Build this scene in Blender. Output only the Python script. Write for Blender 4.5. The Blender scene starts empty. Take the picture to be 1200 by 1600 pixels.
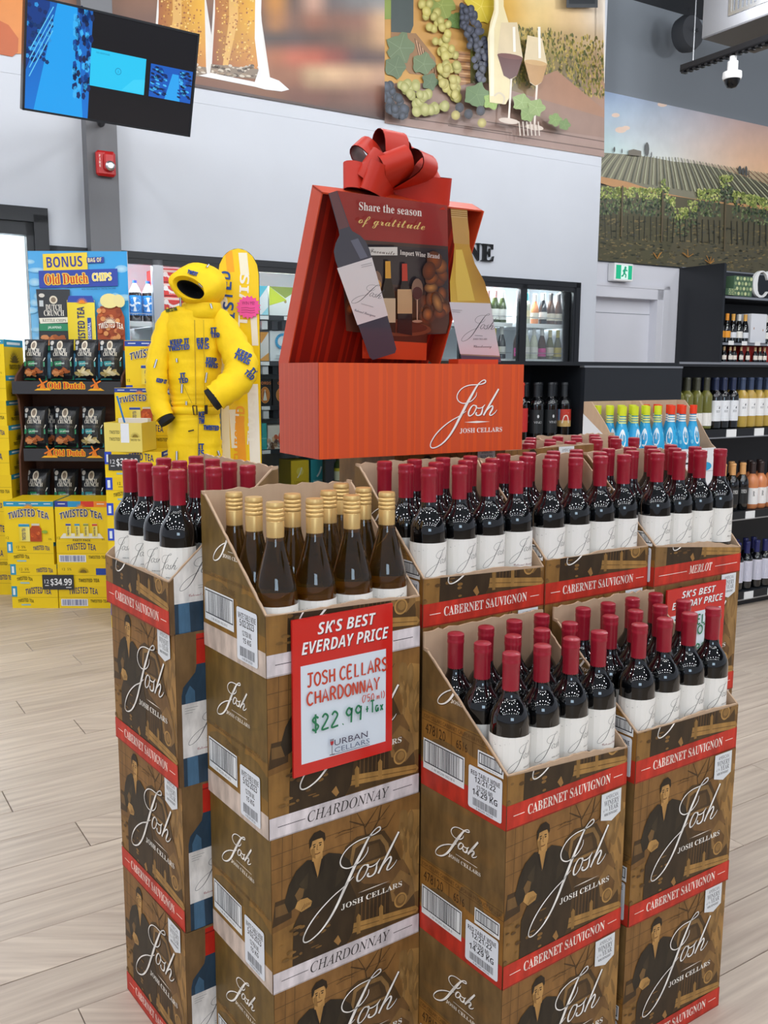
import bpy, bmesh, math, random
from math import sin, cos, pi, radians, sqrt, atan2, tan
from mathutils import Vector, Matrix
from mathutils.geometry import tessellate_polygon

SC = bpy.context.scene
COL = SC.collection
R = random.Random(7)

# ------------------------------------------------------------------ camera
FPX, PITCH, ROLL, CAMH = 1437.0, radians(8.72), radians(.26), 1.43
cd = bpy.data.cameras.new('camera'); cam = bpy.data.objects.new('camera', cd); COL.objects.link(cam)
cd.sensor_fit = 'VERTICAL'; cd.sensor_height = 24; cd.lens = 24*FPX/1600; cd.clip_start = .05
cam.matrix_world = Matrix.Translation((0, 0, CAMH)) @ Matrix.Rotation(pi/2-PITCH, 4, 'X') @ Matrix.Rotation(ROLL, 4, 'Z')
SC.camera = cam
# ------------------------------------------------------------------ world, lamps, exposure
wd = bpy.data.worlds.new('world'); SC.world = wd; wd.use_nodes = True
wd.node_tree.nodes['Background'].inputs[0].default_value = (.80, .86, 1, 1)
wd.node_tree.nodes['Background'].inputs[1].default_value = .42
SC.view_settings.view_transform = 'Standard'; SC.view_settings.look = 'None'
SC.view_settings.exposure = 0.0; SC.view_settings.gamma = 1.0
SC.view_settings.use_curve_mapping = False
LAMP_W = 43.5
for ix in range(8):
    for iy in range(10):
        p = (-6.5+ix*1.8+.35*(iy % 2), -4.3+iy*1.75, 4.5)
        if (p[0]+2.48)*.515-(p[1]-6.7)*.857 < 1.3: continue          # keep clear of the wall
        ld = bpy.data.lights.new('ceiling_lamp', 'POINT'); ld.shadow_soft_size = .085
        ld.energy = LAMP_W; ld.color = (.97, .985, 1)
        lo = bpy.data.objects.new('ceiling_lamp', ld); COL.objects.link(lo); lo.location = p

# daylight from the shop front behind the camera
ld = bpy.data.lights.new('shop_window', 'AREA'); ld.shape = 'RECTANGLE'; ld.size = 2.6; ld.size_y = 1.5; ld.energy = 75; ld.color = (.62, .82, 1)
lo = bpy.data.objects.new('shop_window', ld); COL.objects.link(lo); lo.location = (1.2, -6.5, 2.3); lo.rotation_euler = (radians(90), 0, radians(-8))

# ------------------------------------------------------------------ helpers
def lin(c):
    if isinstance(c, str):
        c = c.lstrip('#'); c = [int(c[i:i+2], 16) for i in (0, 2, 4)]
    o = []
    for v in c[:3]:
        v = v/255
        o.append(v/12.92 if v <= .04045 else ((v+.055)/1.055)**2.4)
    return tuple(o)+(1.0,)

def ray(px, py):
    du, dv = px-600, py-800; c, s = cos(ROLL), sin(ROLL)
    u = c*du+s*dv; v = -s*du+c*dv
    return Vector((u, FPX*cos(PITCH)-v*sin(PITCH), -FPX*sin(PITCH)-v*cos(PITCH)))
EYE = Vector((0, 0, CAMH))
def on_plane(px, py, p, n):
    r = ray(px, py); return EYE+r*((Vector(p)-EYE).dot(n)/r.dot(n))
WYAW = radians(31)
WU = Vector((cos(WYAW), sin(WYAW), 0)); WN = Vector((sin(WYAW), -cos(WYAW), 0)); WP = Vector((-2.48, 6.7, 0))
def wall(s, off, z): return WP+WU*s+WN*off+Vector((0, 0, z))
def wsz(px, py, off=0):
    q = on_plane(px, py, WP+WN*off, WN); return (q-WP).dot(WU), q.z
def front(px, py, Y):
    q = on_plane(px, py, (0, Y, 0), Vector((0, 1, 0))); return q.x, q.z

MATS = {}
def mat(name, col, rough=.5, metal=0, spec=.5, noise=0, nscale=30, coat=0, bump=0, stretch=None, trans=0, ior=1.45, emit=0, rand=0, col2=None):
    m = bpy.data.materials.new(name); m.use_nodes = True; nt = m.node_tree; b = nt.nodes['Principled BSDF']
    c = lin(col); b.inputs['Base Color'].default_value = c
    b.inputs['Roughness'].default_value = rough; b.inputs['Metallic'].default_value = metal
    b.inputs['Specular IOR Level'].default_value = spec; b.inputs['Coat Weight'].default_value = coat
    b.inputs['Transmission Weight'].default_value = trans; b.inputs['IOR'].default_value = ior
    if emit: b.inputs['Emission Color'].default_value = c; b.inputs['Emission Strength'].default_value = emit
    if noise or bump or rand:
        tc = nt.nodes.new('ShaderNodeTexCoord'); mp = nt.nodes.new('ShaderNodeMapping'); n = nt.nodes.new('ShaderNodeTexNoise')
        mp.inputs['Scale'].default_value = stretch or (1, 1, 1); n.inputs['Scale'].default_value = nscale; n.inputs['Detail'].default_value = 6
        nt.links.new(tc.outputs['Object'], mp.inputs[0]); nt.links.new(mp.outputs[0], n.inputs['Vector'])
        if noise or rand:
            rm = nt.nodes.new('ShaderNodeMapRange'); rm.inputs['From Min'].default_value = .25; rm.inputs['From Max'].default_value = .75
            mx = nt.nodes.new('ShaderNodeMix'); mx.data_type = 'RGBA'
            d = lin(col2) if col2 else tuple(v*(1-noise) for v in c[:3])+(1,)
            mx.inputs[6].default_value = d; mx.inputs[7].default_value = c if col2 else tuple(min(1, v*(1+noise*.5)) for v in c[:3])+(1,)
            nt.links.new(n.outputs['Fac'], rm.inputs[0]); nt.links.new(rm.outputs[0], mx.inputs[0])
            out = mx.outputs[2]
            if rand:
                oi = nt.nodes.new('ShaderNodeObjectInfo'); hs = nt.nodes.new('ShaderNodeHueSaturation')
                r2 = nt.nodes.new('ShaderNodeMapRange'); r2.inputs['To Min'].default_value = 1-rand; r2.inputs['To Max'].default_value = 1+rand
                nt.links.new(oi.outputs['Random'], r2.inputs[0]); nt.links.new(r2.outputs[0], hs.inputs['Value']); nt.links.new(out, hs.inputs['Color'])
                out = hs.outputs[0]
                ad = nt.nodes.new('ShaderNodeVectorMath'); ad.operation = 'SCALE'; ad.inputs[3].default_value = 37
                cb = nt.nodes.new('ShaderNodeCombineXYZ'); nt.links.new(oi.outputs['Random'], cb.inputs[0]); nt.links.new(oi.outputs['Random'], cb.inputs[1])
                nt.links.new(cb.outputs[0], ad.inputs[0]); nt.links.new(ad.outputs[0], mp.inputs['Location'])
            nt.links.new(out, b.inputs['Base Color'])
        if bump:
            bp = nt.nodes.new('ShaderNodeBump'); bp.inputs['Strength'].default_value = bump; bp.inputs['Distance'].default_value = .01
            nt.links.new(n.outputs['Fac'], bp.inputs['Height']); nt.links.new(bp.outputs[0], b.inputs['Normal'])
    MATS[name] = m
    return m

def inkmat(name, rough=.5, noise=0, nscale=25, stretch=(1, 1, 1), spec=.5, emit=0, metal=0, coat=0, bump=0, level=1):
    m = bpy.data.materials.new(name); m.use_nodes = True; nt = m.node_tree; b = nt.nodes['Principled BSDF']
    a = nt.nodes.new('ShaderNodeAttribute'); a.attribute_name = 'Col'
    b.inputs['Roughness'].default_value = rough; b.inputs['Specular IOR Level'].default_value = spec
    b.inputs['Metallic'].default_value = metal; b.inputs['Coat Weight'].default_value = coat
    out = a.outputs['Color']
    if noise or bump:
        tc = nt.nodes.new('ShaderNodeTexCoord'); mp = nt.nodes.new('ShaderNodeMapping'); n = nt.nodes.new('ShaderNodeTexNoise')
        mp.inputs['Scale'].default_value = stretch; n.inputs['Scale'].default_value = nscale; n.inputs['Detail'].default_value = 5
        nt.links.new(tc.outputs['Object'], mp.inputs[0]); nt.links.new(mp.outputs[0], n.inputs['Vector'])
        if noise:
            rm = nt.nodes.new('ShaderNodeMapRange'); rm.inputs['From Min'].default_value = .3; rm.inputs['From Max'].default_value = .7
            rm.inputs['To Min'].default_value = level*(1-noise); rm.inputs['To Max'].default_value = level*(1+noise)
            hs = nt.nodes.new('ShaderNodeHueSaturation')
            nt.links.new(n.outputs['Fac'], rm.inputs[0]); nt.links.new(rm.outputs[0], hs.inputs['Value']); nt.links.new(out, hs.inputs['Color'])
            out = hs.outputs[0]
        if bump:
            bp = nt.nodes.new('ShaderNodeBump'); bp.inputs['Strength'].default_value = bump; bp.inputs['Distance'].default_value = .01
            nt.links.new(n.outputs['Fac'], bp.inputs['Height']); nt.links.new(bp.outputs[0], b.inputs['Normal'])
    if emit:
        nt.links.new(out, b.inputs['Emission Color']); b.inputs['Emission Strength'].default_value = emit
        b.inputs['Base Color'].default_value = (.01, .01, .01, 1)
    else:
        nt.links.new(out, b.inputs['Base Color'])
    MATS[name] = m
    return m

INK = inkmat('printed_paper', .45)
INKCARD = inkmat('printed_cardboard', .5, noise=.28, nscale=14, stretch=(3, 3, 1), spec=.35)
INKGLOSS = inkmat('printed_gloss', .22, coat=.3)
INKWALL = inkmat('printed_mural', .42, noise=.06, nscale=6, level=.82)
INKSKY = inkmat('printed_vineyard', .42, noise=.06, nscale=6, level=1.05)
INKGLOW = inkmat('screen_image', .2, emit=1.0)
INKBAG = inkmat('printed_foil', .28, bump=.25, nscale=18)
INKCLOTH = inkmat('printed_cloth', .75)

def link(name, me, parent=None, **kw):
    o = bpy.data.objects.new(name, me); COL.objects.link(o)
    if parent is not None: o.parent = parent
    for k, v in kw.items(): o[k] = v
    return o

class M:
    """collects plain geometry and links it as one mesh"""
    def __init__(s): s.V = []; s.F = []; s.I = []; s.mi = 0
    def add(s, vs, fs):
        b = len(s.V); s.V += [tuple(v) for v in vs]; s.F += [tuple(b+i for i in f) for f in fs]; s.I += [s.mi]*len(fs); return s
    def box(s, x0, y0, z0, x1, y1, z1, mx=None):
        v = [(x0, y0, z0), (x1, y0, z0), (x1, y1, z0), (x0, y1, z0), (x0, y0, z1), (x1, y0, z1), (x1, y1, z1), (x0, y1, z1)]
        if mx: v = [mx @ Vector(p) for p in v]
        return s.add(v, [(3, 2, 1, 0), (4, 5, 6, 7), (0, 1, 5, 4), (1, 2, 6, 5), (2, 3, 7, 6), (3, 0, 4, 7)])
    def lathe(s, prof, n=20, c=(0, 0, 0), mx=None):
        vs = []; fs = []
        for r, z in prof:
            for k in range(n):
                p = Vector((c[0]+r*cos(2*pi*k/n), c[1]+r*sin(2*pi*k/n), c[2]+z)); vs.append(mx @ p if mx else p)
        for i in range(len(prof)-1):
            for k in range(n):
                k2 = (k+1) % n; fs.append((i*n+k, i*n+k2, (i+1)*n+k2, (i+1)*n+k))
        if prof[0][0] > 1e-6: fs.append(tuple(range(n-1, -1, -1)))
        if prof[-1][0] > 1e-6: fs.append(tuple((len(prof)-1)*n+k for k in range(n)))
        return s.add(vs, fs)
    def tube(s, pts, r, n=8, cap=True, up=(0, 0, 1)):
        pts = [Vector(p) for p in pts]; m = len(pts); rs = r if isinstance(r, (list, tuple)) else [r]*m
        vs = []; fs = []; up = Vector(up)
        for i, p in enumerate(pts):
            t = (pts[min(i+1, m-1)]-pts[max(i-1, 0)]).normalized()
            a = t.cross(up)
            if a.length < .1: a = t.cross(Vector((.3, 1, .2)))
            a.normalize(); b = a.cross(t)
            ri = rs[i]; ra, rb = ri if isinstance(ri, (list, tuple)) else (ri, ri)
            for k in range(n): vs.append(p+a*ra*cos(2*pi*k/n)+b*rb*sin(2*pi*k/n))
        for i in range(m-1):
            for k in range(n):
                k2 = (k+1) % n; fs.append((i*n+k, i*n+k2, (i+1)*n+k2, (i+1)*n+k))
        if cap: fs += [tuple(range(n-1, -1, -1)), tuple((m-1)*n+k for k in range(n))]
        return s.add(vs, fs)
    def prism(s, poly, f0, f1):
        """poly 2D; f0(x,y) / f1(x,y) give the two 3D faces"""
        n = len(poly); tri = tessellate_polygon([[Vector((p[0], p[1], 0)) for p in poly]])
        vs = [f0(*p) for p in poly]+[f1(*p) for p in poly]
        fs = [tuple(t) for t in tri]+[tuple(n+i for i in reversed(t)) for t in tri]
        fs += [(i, (i+1) % n, n+(i+1) % n, n+i) for i in range(n)]
        return s.add(vs, fs)
    def loft(s, rings, cap=True):
        n = len(rings[0]); vs = [p for r in rings for p in r]; fs = []
        for i in range(len(rings)-1):
            for k in range(n):
                k2 = (k+1) % n; fs.append((i*n+k, i*n+k2, (i+1)*n+k2, (i+1)*n+k))
        if cap: fs += [tuple(range(n-1, -1, -1)), tuple((len(rings)-1)*n+k for k in range(n))]
        return s.add(vs, fs)
    def mesh(s, name, mats, smooth=False, bevel=0):
        me = bpy.data.meshes.new(name); me.from_pydata(s.V, [], s.F)
        for m in (mats if isinstance(mats, (list, tuple)) else [mats]): me.materials.append(MATS[m] if isinstance(m, str) else m)
        me.polygons.foreach_set('material_index', s.I)
        bm = bmesh.new(); bm.from_mesh(me)
        bmesh.ops.recalc_face_normals(bm, faces=bm.faces)
        if bevel: bmesh.ops.bevel(bm, geom=[e for e in bm.edges if len(e.link_faces) == 2 and e.calc_face_angle(0) > .5], offset=bevel, segments=1, affect='EDGES')
        bm.to_mesh(me); bm.free()
        if smooth:
            me.polygons.foreach_set('use_smooth', [True]*len(me.polygons)); me.set_sharp_from_angle(angle=radians(smooth if smooth > 1 else 50))
        me.update(); return me
    def build(s, name, mats, parent=None, smooth=False, bevel=0, **kw): return link(name, s.mesh(name, mats, smooth, bevel), parent, **kw)

def thing(name, label, cat, loc=(0, 0, 0), rz=0, group=None):
    o = bpy.data.objects.new(name, None); COL.objects.link(o); o.empty_display_size = .05
    o.location = loc; o.rotation_euler = (0, 0, rz); o['label'] = label; o['category'] = cat
    if group: o['group'] = group
    return o
def tag(o, label, cat, group=None):
    o['label'] = label; o['category'] = cat
    if group: o['group'] = group
    return o
def structure(o): o['kind'] = 'structure'; return o
def dup(root, loc, rz, label, group=None):
    r = root.copy(); COL.objects.link(r); r.location = loc; r.rotation_euler = (0, 0, rz); r['label'] = label
    if group: r['group'] = group
    for ch in list(root.children):
        c = ch.copy(); COL.objects.link(c); c.parent = r
        for g in ch.children:
            d = g.copy(); COL.objects.link(d); d.parent = c
    return r

# ------------------------------------------------------------------ lettering and flat print
STY = {'sb': (0x1D400, 0x1D41A, 0x1D7CE), 'si': (0x1D434, 0x1D44E, None), 'sbi': (0x1D468, 0x1D482, 0x1D7CE), 'sans': (0x1D5D4, 0x1D5EE, 0x1D7EC),
       'sansi': (0x1D63C, 0x1D656, 0x1D7EC), 'frak': (0x1D56C, 0x1D586, 0x1D7CE), 'scr': (0x1D4D0, 0x1D4EA, 0x1D7CE), 'rm': (None, None, None)}
_txt = {}
def glyphs(s, sty):
    k = (s, sty)
    if k in _txt: return _txt[k]
    U, L, D = STY[sty]; o = ''
    for ch in s:
        if U and 'A' <= ch <= 'Z': o += chr(U+ord(ch)-65)
        elif L and 'a' <= ch <= 'z': o += '\u210e' if (sty == 'si' and ch == 'h') else chr(L+ord(ch)-97)
        elif D and ch.isdigit(): o += chr(D+ord(ch)-48)
        else: o += ch
    cu = bpy.data.curves.new('lettering', 'FONT'); cu.body = o; cu.size = 1; cu.resolution_u = 2; cu.fill_mode = 'FRONT'
    ob = bpy.data.objects.new('lettering', cu); me = ob.to_mesh()
    vs = [(v.co.x, v.co.y) for v in me.vertices]; fs = [tuple(p.vertices) for p in me.polygons]
    ob.to_mesh_clear(); bpy.data.objects.remove(ob); bpy.data.curves.remove(cu)
    if not vs: vs = [(0, 0)]
    x0 = min(v[0] for v in vs); x1 = max(v[0] for v in vs)
    _txt[k] = ([(v[0]-x0, v[1]) for v in vs], fs, x1-x0)
    return _txt[k]
CAPH = {'rm': .68}
def spline(pts, n=6):
    o = []; m = len(pts)
    for i in range(m-1):
        p0, p1, p2, p3 = pts[max(i-1, 0)], pts[i], pts[i+1], pts[min(i+2, m-1)]
        for k in range(n):
            t = k/n
            o.append(tuple(.5*(2*p1[j]+(p2[j]-p0[j])*t+(2*p0[j]-5*p1[j]+4*p2[j]-p3[j])*t*t+(3*p1[j]-p0[j]-3*p2[j]+p3[j])*t**3) for j in range(len(p1))))
    o.append(tuple(pts[-1])); return o

class Art:
    """flat print: coloured 2D shapes, later ones a hair's breadth above earlier ones"""
    def __init__(s): s.E = []
    def add(s, vs, fs, col):
        c = col if isinstance(col, list) else [col]*len(vs)
        s.E.append(([tuple(v) for v in vs], [tuple(f) for f in fs], [lin(k) if isinstance(k, str) or k[0] > 1.001 or len(k) == 3 else k for k in c])); return s
    def rect(s, x0, y0, x1, y1, col, top=None, nx=1, ny=1, right=None):
        vs = []; cs = []; a = lin(col); b = lin(top) if top else a; d = lin(right) if right else None
        for j in range(ny+1):
            for i in range(nx+1):
                vs.append((x0+(x1-x0)*i/nx, y0+(y1-y0)*j/ny)); t = j/ny; c = [a[k]*(1-t)+b[k]*t for k in range(4)]
                if d: q = i/nx; c = [c[k]*(1-q)+d[k]*q for k in range(4)]
                cs.append(tuple(c))
        fs = [(j*(nx+1)+i, j*(nx+1)+i+1, (j+1)*(nx+1)+i+1, (j+1)*(nx+1)+i) for j in range(ny) for i in range(nx)]
        return s.add(vs, fs, cs)
    def poly(s, pts, col):
        t = tessellate_polygon([[Vector((p[0], p[1], 0)) for p in pts]]); return s.add(pts, t, col if isinstance(col, list) else lin(col))
    def ell(s, cx, cy, rx, ry=None, col='#000', n=16, rot=0, edge=None):
        ry = rx if ry is None else ry
        vs = [(cx, cy)]+[(cx+rx*cos(a)*cos(rot)-ry*sin(a)*sin(rot), cy+rx*cos(a)*sin(rot)+ry*sin(a)*cos(rot)) for a in (2*pi*k/n for k in range(n))]
        c = lin(col); return s.add(vs, [(0, 1+k, 1+(k+1) % n) for k in range(n)], [c]+[lin(edge) if edge else c]*n)
    def grid(s, xs, ys, rows, k=4):
        """soft colour field: one colour per (x, y), blended between"""
        L = [[lin(c) for c in r] for r in rows]; vs = []; cs = []; fs = []
        nx, ny = (len(xs)-1)*k+1, (len(ys)-1)*k+1
        for j in range(ny):
            a, t = min(j//k, len(ys)-2), 0; t = j/k-a
            for i in range(nx):
                b = min(i//k, len(xs)-2); u = i/k-b; e = lambda w: w*w*(3-2*w); p, q = e(u), e(t)
                vs.append((xs[b]+(xs[b+1]-xs[b])*u, ys[a]+(ys[a+1]-ys[a])*t))
                cs.append(tuple((L[a][b][m]*(1-p)+L[a][b+1][m]*p)*(1-q)+(L[a+1][b][m]*(1-p)+L[a+1][b+1][m]*p)*q for m in range(4)))
        fs = [(j*nx+i, j*nx+i+1, (j+1)*nx+i+1, (j+1)*nx+i) for j in range(ny-1) for i in range(nx-1)]
        return s.add(vs, fs, cs)
    def blobs(s, items, n=7):
        """many small ellipses (cx,cy,rx,ry,rot,col) as one layer"""
        vs = []; fs = []; cs = []
        for cx, cy, rx, ry, rot, col in items:
            b = len(vs)
            for k in range(n):
                a = 2*pi*k/n; vs.append((cx+rx*cos(a)*cos(rot)-ry*sin(a)*sin(rot), cy+rx*cos(a)*sin(rot)+ry*sin(a)*cos(rot)))
            fs.append(tuple(range(b, b+n))); cs += [lin(col)]*n
        return s.add(vs, fs, cs)
    def line(s, pts, w, col, smooth=0):
        if smooth:
            if isinstance(w, (list, tuple)): q = spline([(p[0], p[1], k) for p, k in zip(pts, w)], smooth); pts = [(a, b) for a, b, _ in q]; w = [max(.0, c) for _, _, c in q]
            else: pts = spline(pts, smooth)
        m = len(pts); ws = w if isinstance(w, (list, tuple)) else [w]*m
        vs = []
        for i in range(m):
            a, b = pts[max(i-1, 0)], pts[min(i+1, m-1)]; dx, dy = b[0]-a[0], b[1]-a[1]; l = sqrt(dx*dx+dy*dy) or 1
            h = ws[i]/2; vs += [(pts[i][0]-dy/l*h, pts[i][1]+dx/l*h), (pts[i][0]+dy/l*h, pts[i][1]-dx/l*h)]
        return s.add(vs, [(2*i, 2*i+1, 2*i+3, 2*i+2) for i in range(m-1)], lin(col))
    def text(s, t, cx, cy, h, col, sty='sans', w=None, rot=0, al='c', skew=0, warp=None, outline=None, ow=0):
        """cy is the base line, h the height of a capital"""
        vs, fs, wd = glyphs(t, sty); k = h/CAPH.get(sty, .66); kx = (w/wd) if w else k
        o = []
        for x, y in vs:
            X = x*kx-(wd*kx/2 if al == 'c' else 0); Y = y*k; X += Y*skew
            if warp: X, Y = warp(X, Y)
            o.append((cx+X*cos(rot)-Y*sin(rot), cy+X*sin(rot)+Y*cos(rot)))
        if outline:
            for dx, dy in ((1, 0), (-1, 0), (0, 1), (0, -1), (.7, .7), (-.7, .7), (.7, -.7), (-.7, -.7)):
                s.add([(x+dx*ow, y+dy*ow) for x, y in o], fs, lin(outline))
        return s.add(o, fs, lin(col))
    def paste(s, a, x, y, sx=1, sy=None, rot=0):
        sy = sx if sy is None else sy
        for vs, fs, cs in a.E:
            s.E.append(([(x+vx*sx*cos(rot)-vy*sy*sin(rot), y+vx*sx*sin(rot)+vy*sy*cos(rot)) for vx, vy in vs], fs, cs))
        return s
    def clip(s, poly):
        """keep what lies inside a convex polygon (counter-clockwise)"""
        E = []
        for vs, fs, cs in s.E:
            nv = []; nf = []; nc = []
            for f in fs:
                P = [(vs[i][0], vs[i][1], cs[i]) for i in f]
                for i in range(len(poly)):
                    (ax, ay), (bx, by) = poly[i], poly[(i+1) % len(poly)]
                    d = [(bx-ax)*(p[1]-ay)-(by-ay)*(p[0]-ax) for p in P]; Q = []
                    for j in range(len(P)):
                        k = (j+1) % len(P)
                        if d[j] >= 0: Q.append(P[j])
                        if (d[j] >= 0) != (d[k] >= 0):
                            t = d[j]/(d[j]-d[k]); a, b = P[j], P[k]
                            Q.append((a[0]+(b[0]-a[0])*t, a[1]+(b[1]-a[1])*t, tuple(a[2][q]+(b[2][q]-a[2][q])*t for q in range(4))))
                    P = Q
                    if len(P) < 3: break
                if len(P) >= 3:
                    b = len(nv); nv += [(p[0], p[1]) for p in P]; nc += [p[2] for p in P]; nf.append(tuple(range(b, b+len(P))))
            if nf: E.append((nv, nf, nc))
        s.E = E; return s
    def mesh(s, name, f, m=None, eps=.000015, smooth=False):
        V = []; F = []; Cc = []
        for k, (vs, fs, cs) in enumerate(s.E):
            b = len(V); V += [tuple(f(x, y, (k+1)*eps)) for x, y in vs]; F += [tuple(b+i for i in q) for q in fs]; Cc += cs
        me = bpy.data.meshes.new(name); me.from_pydata(V, [], F)
        at = me.color_attributes.new('Col', 'FLOAT_COLOR', 'POINT'); at.data.foreach_set('color', [v for c in Cc for v in c])
        me.materials.append(m or INK)
        if smooth: me.polygons.foreach_set('use_smooth', [True]*len(me.polygons))
        me.update(); return me
    def build(s, name, f, parent=None, m=None, eps=.000015, smooth=False, **kw): return link(name, s.mesh(name, f, m, eps, smooth), parent, **kw)

def wall_map(off): return lambda x, y, z: on_plane(x, y, WP+WN*(off+z), WN)      # traced points land on the wall plane
def wall_sz(off): return lambda x, y, z: wall(x, off+z, y)
ORD = ['first', 'second', 'third', 'fourth', 'fifth', 'sixth', 'seventh', 'eighth', 'ninth', 'tenth', 'eleventh', 'twelfth', 'thirteenth', 'fourteenth', 'fifteenth', 'sixteenth']

def barcode(a, x0, y0, x1, y1, seed=1, col='#1a1a22'):
    r = random.Random(seed); x = x0
    while x < x1:
        w = (x1-x0)*r.choice((.008, .008, .016, .024)); a.rect(x, y0, min(x+w, x1), y1, col) if False else None
        a._bars = getattr(a, '_bars', [])+[(x, y0, min(x+w, x1), y1)]; x += w+(x1-x0)*r.choice((.008, .012, .022))
    vs = []; fs = []
    for q in a._bars: b = len(vs); vs += [(q[0], q[1]), (q[2], q[1]), (q[2], q[3]), (q[0], q[3])]; fs.append((b, b+1, b+2, b+3))
    a.add(vs, fs, lin(col)); a._bars = []

J_PEN = [(605, 255), (596, 300), (552, 350), (500, 375), (440, 382), (390, 350), (375, 298), (400, 240), (450, 195), (520, 170), (600, 165), (662, 158), (705, 138), (704, 114), (680, 112), (640, 140), (600, 190), (550, 280), (500, 370), (450, 470), (400, 570), (350, 670), (290, 765), (220, 842), (150, 885), (100, 893), (80, 868), (90, 820), (130, 750), (190, 680), (260, 620), (330, 572), (400, 535), (484, 475)]
J_W = [5, 9, 10, 10, 10, 11, 12, 11, 10, 10, 10, 11, 14, 13, 11, 12, 20, 27, 30, 30, 28, 25, 21, 16, 12, 11, 11, 12, 13, 13, 12, 11, 9, 5]
O_PEN = [(592, 412), (565, 408), (535, 440), (513, 490), (516, 526), (540, 530), (575, 500), (600, 450), (606, 420), (592, 410), (602, 432), (625, 443), (660, 440), (690, 420), (706, 402)]
S_PEN = [(706, 402), (680, 440), (674, 480), (660, 515), (630, 530), (606, 522), (600, 505), (612, 496)]
H_PEN = [(700, 515), (715, 490), (742, 458), (780, 422), (800, 424), (797, 455), (772, 500), (765, 525), (788, 531), (830, 500), (852, 468)]
def logo(a, x0, y0, sx, sy, col, wk=1.0):
    """hand-written wordmark; x0,y0 = foot of the J's tail"""
    def P(q): return [(x0+(x-80)*sx, y0+(893-y)*sy) for x, y in q]
    k = (sx+sy)/2*wk
    a.line(P(J_PEN), [w*k for w in J_W], col, 4)
    a.line(P(O_PEN), [v*k for v in (9, 11, 17, 20, 17, 11, 13, 16, 12, 8, 9, 11, 10, 9, 6)], col, 3)
    a.line(P(S_PEN), [v*k for v in (8, 12, 20, 20, 13, 16, 20, 16)], col, 3)
    a.line(P([(868, 216), (780, 370), (690, 530)]), [20*k, 24*k, 20*k], col)
    a.line(P(H_PEN), [v*k for v in (7, 9, 11, 14, 17, 21, 20, 14, 11, 9, 6)], col, 3)

# ------------------------------------------------------------------ materials
mat('white_paint', '#c4c8d0', .45, noise=.03, nscale=2)
mat('lilac_paint', '#d3d4dc', .5)
mat('grey_paint', '#767d85', .6)
mat('column_paint', '#6b6c70', .45)
mat('dark_paint', '#3d4046', .7)
mat('black_metal', '#1c1f24', .38)
mat('black_shelf', '#23272d', .42)
mat('black_plastic', '#0c0d10', .25)
mat('alu', '#b9bcc0', .3, metal=.9)
mat('white_plastic', '#e8e9ea', .35)
mat('red_plastic', '#c01a1c', .3)
mat('cooler_white', '#e9eef2', .35)
mat('kraft', '#8a6a42', .6, noise=.2, nscale=12)
mat('tan_card', '#c3a589', .7, noise=.08, nscale=10, stretch=(6, 6, 1))
mat('cut_edge', '#cdb598', .8)
mat('floor_base', '#8d7c69', .6)
mat('plank', '#d2c3b2', .40, noise=.2, nscale=2.6, stretch=(1.0, 16, 1), rand=.06, col2='#a8978a', bump=.05)
mat('bottle_black', '#060709', .035, spec=.7, coat=.8)
mat('capsule_red', '#9c1a2e', .34, coat=.3, noise=.1, nscale=40)
mat('gold_cap', '#e2bd7c', .36, metal=.55)
mat('amber_glass', '#6d5320', .02, trans=.9, ior=1.42, coat=.6)
mat('white_wine', '#dca022', .3)
mat('paper', '#eeeae4', .6)
mat('orange_card', '#c94420', .42)
mat('dark_edge', '#2a1a16', .7)
mat('yellow_cloth', '#fbd006', .7, noise=.14, nscale=9, bump=.9)
mat('dark_cloth', '#15151a', .85)
mat('ribbon_red', '#bd260c', .5)
mat('ribbon_dark', '#6a120c', .5)
mat('brown_card', '#5d3a2a', .7)
mat('shelf_label', '#f2f3f3', .5)
gl = bpy.data.materials.new('pane_glass'); gl.use_nodes = True; nt = gl.node_tree
for n in list(nt.nodes):
    if n.type != 'OUTPUT_MATERIAL': nt.nodes.remove(n)
tr = nt.nodes.new('ShaderNodeBsdfTransparent'); tr.inputs[0].default_value = (.93, .96, .96, 1)
gs = nt.nodes.new('ShaderNodeBsdfGlossy'); gs.inputs['Roughness'].default_value = .02
fr = nt.nodes.new('ShaderNodeFresnel'); mx = nt.nodes.new('ShaderNodeMixShader')
nt.links.new(fr.outputs[0], mx.inputs[0]); nt.links.new(tr.outputs[0], mx.inputs[1]); nt.links.new(gs.outputs[0], mx.inputs[2])
nt.links.new(mx.outputs[0], nt.nodes['Material Output'].inputs[0]); MATS['pane_glass'] = gl

# ------------------------------------------------------------------ the setting: floor
FYAW = radians(33)
fl = structure(M().box(-14, -8, -.12, 16, 18, -.012).build('floor', 'floor_base'))
PW, PL = .178, 1.22
pk = M().box(.0012, .0012, -.012, PL-.0012, PW-.0012, 0).mesh('plank', 'plank', bevel=.0015)
fu = Vector((cos(FYAW), sin(FYAW), 0)); fv = Vector((-sin(FYAW), cos(FYAW), 0))
cells = []
for j in range(-50, 70):
    o = (j*.437) % 1 * PL
    for i in range(-8, 13):
        p = fu*(i*PL+o)+fv*(j*PW); c = p+fu*PL/2
        if c.y < .3: continue
        x = 600+FPX*c.x/max(c.y, .3); d = c.y*cos(PITCH)+CAMH*sin(PITCH); y = 800+FPX*(CAMH*cos(PITCH)-c.y*sin(PITCH))/d
        seen = (-420 < x < 330 or 1050 < x < 1650) and 900 < y < 2100
        cells.append((not seen, c.length, p))
cells.sort(key=lambda t: t[:2])
rest = M()
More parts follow.
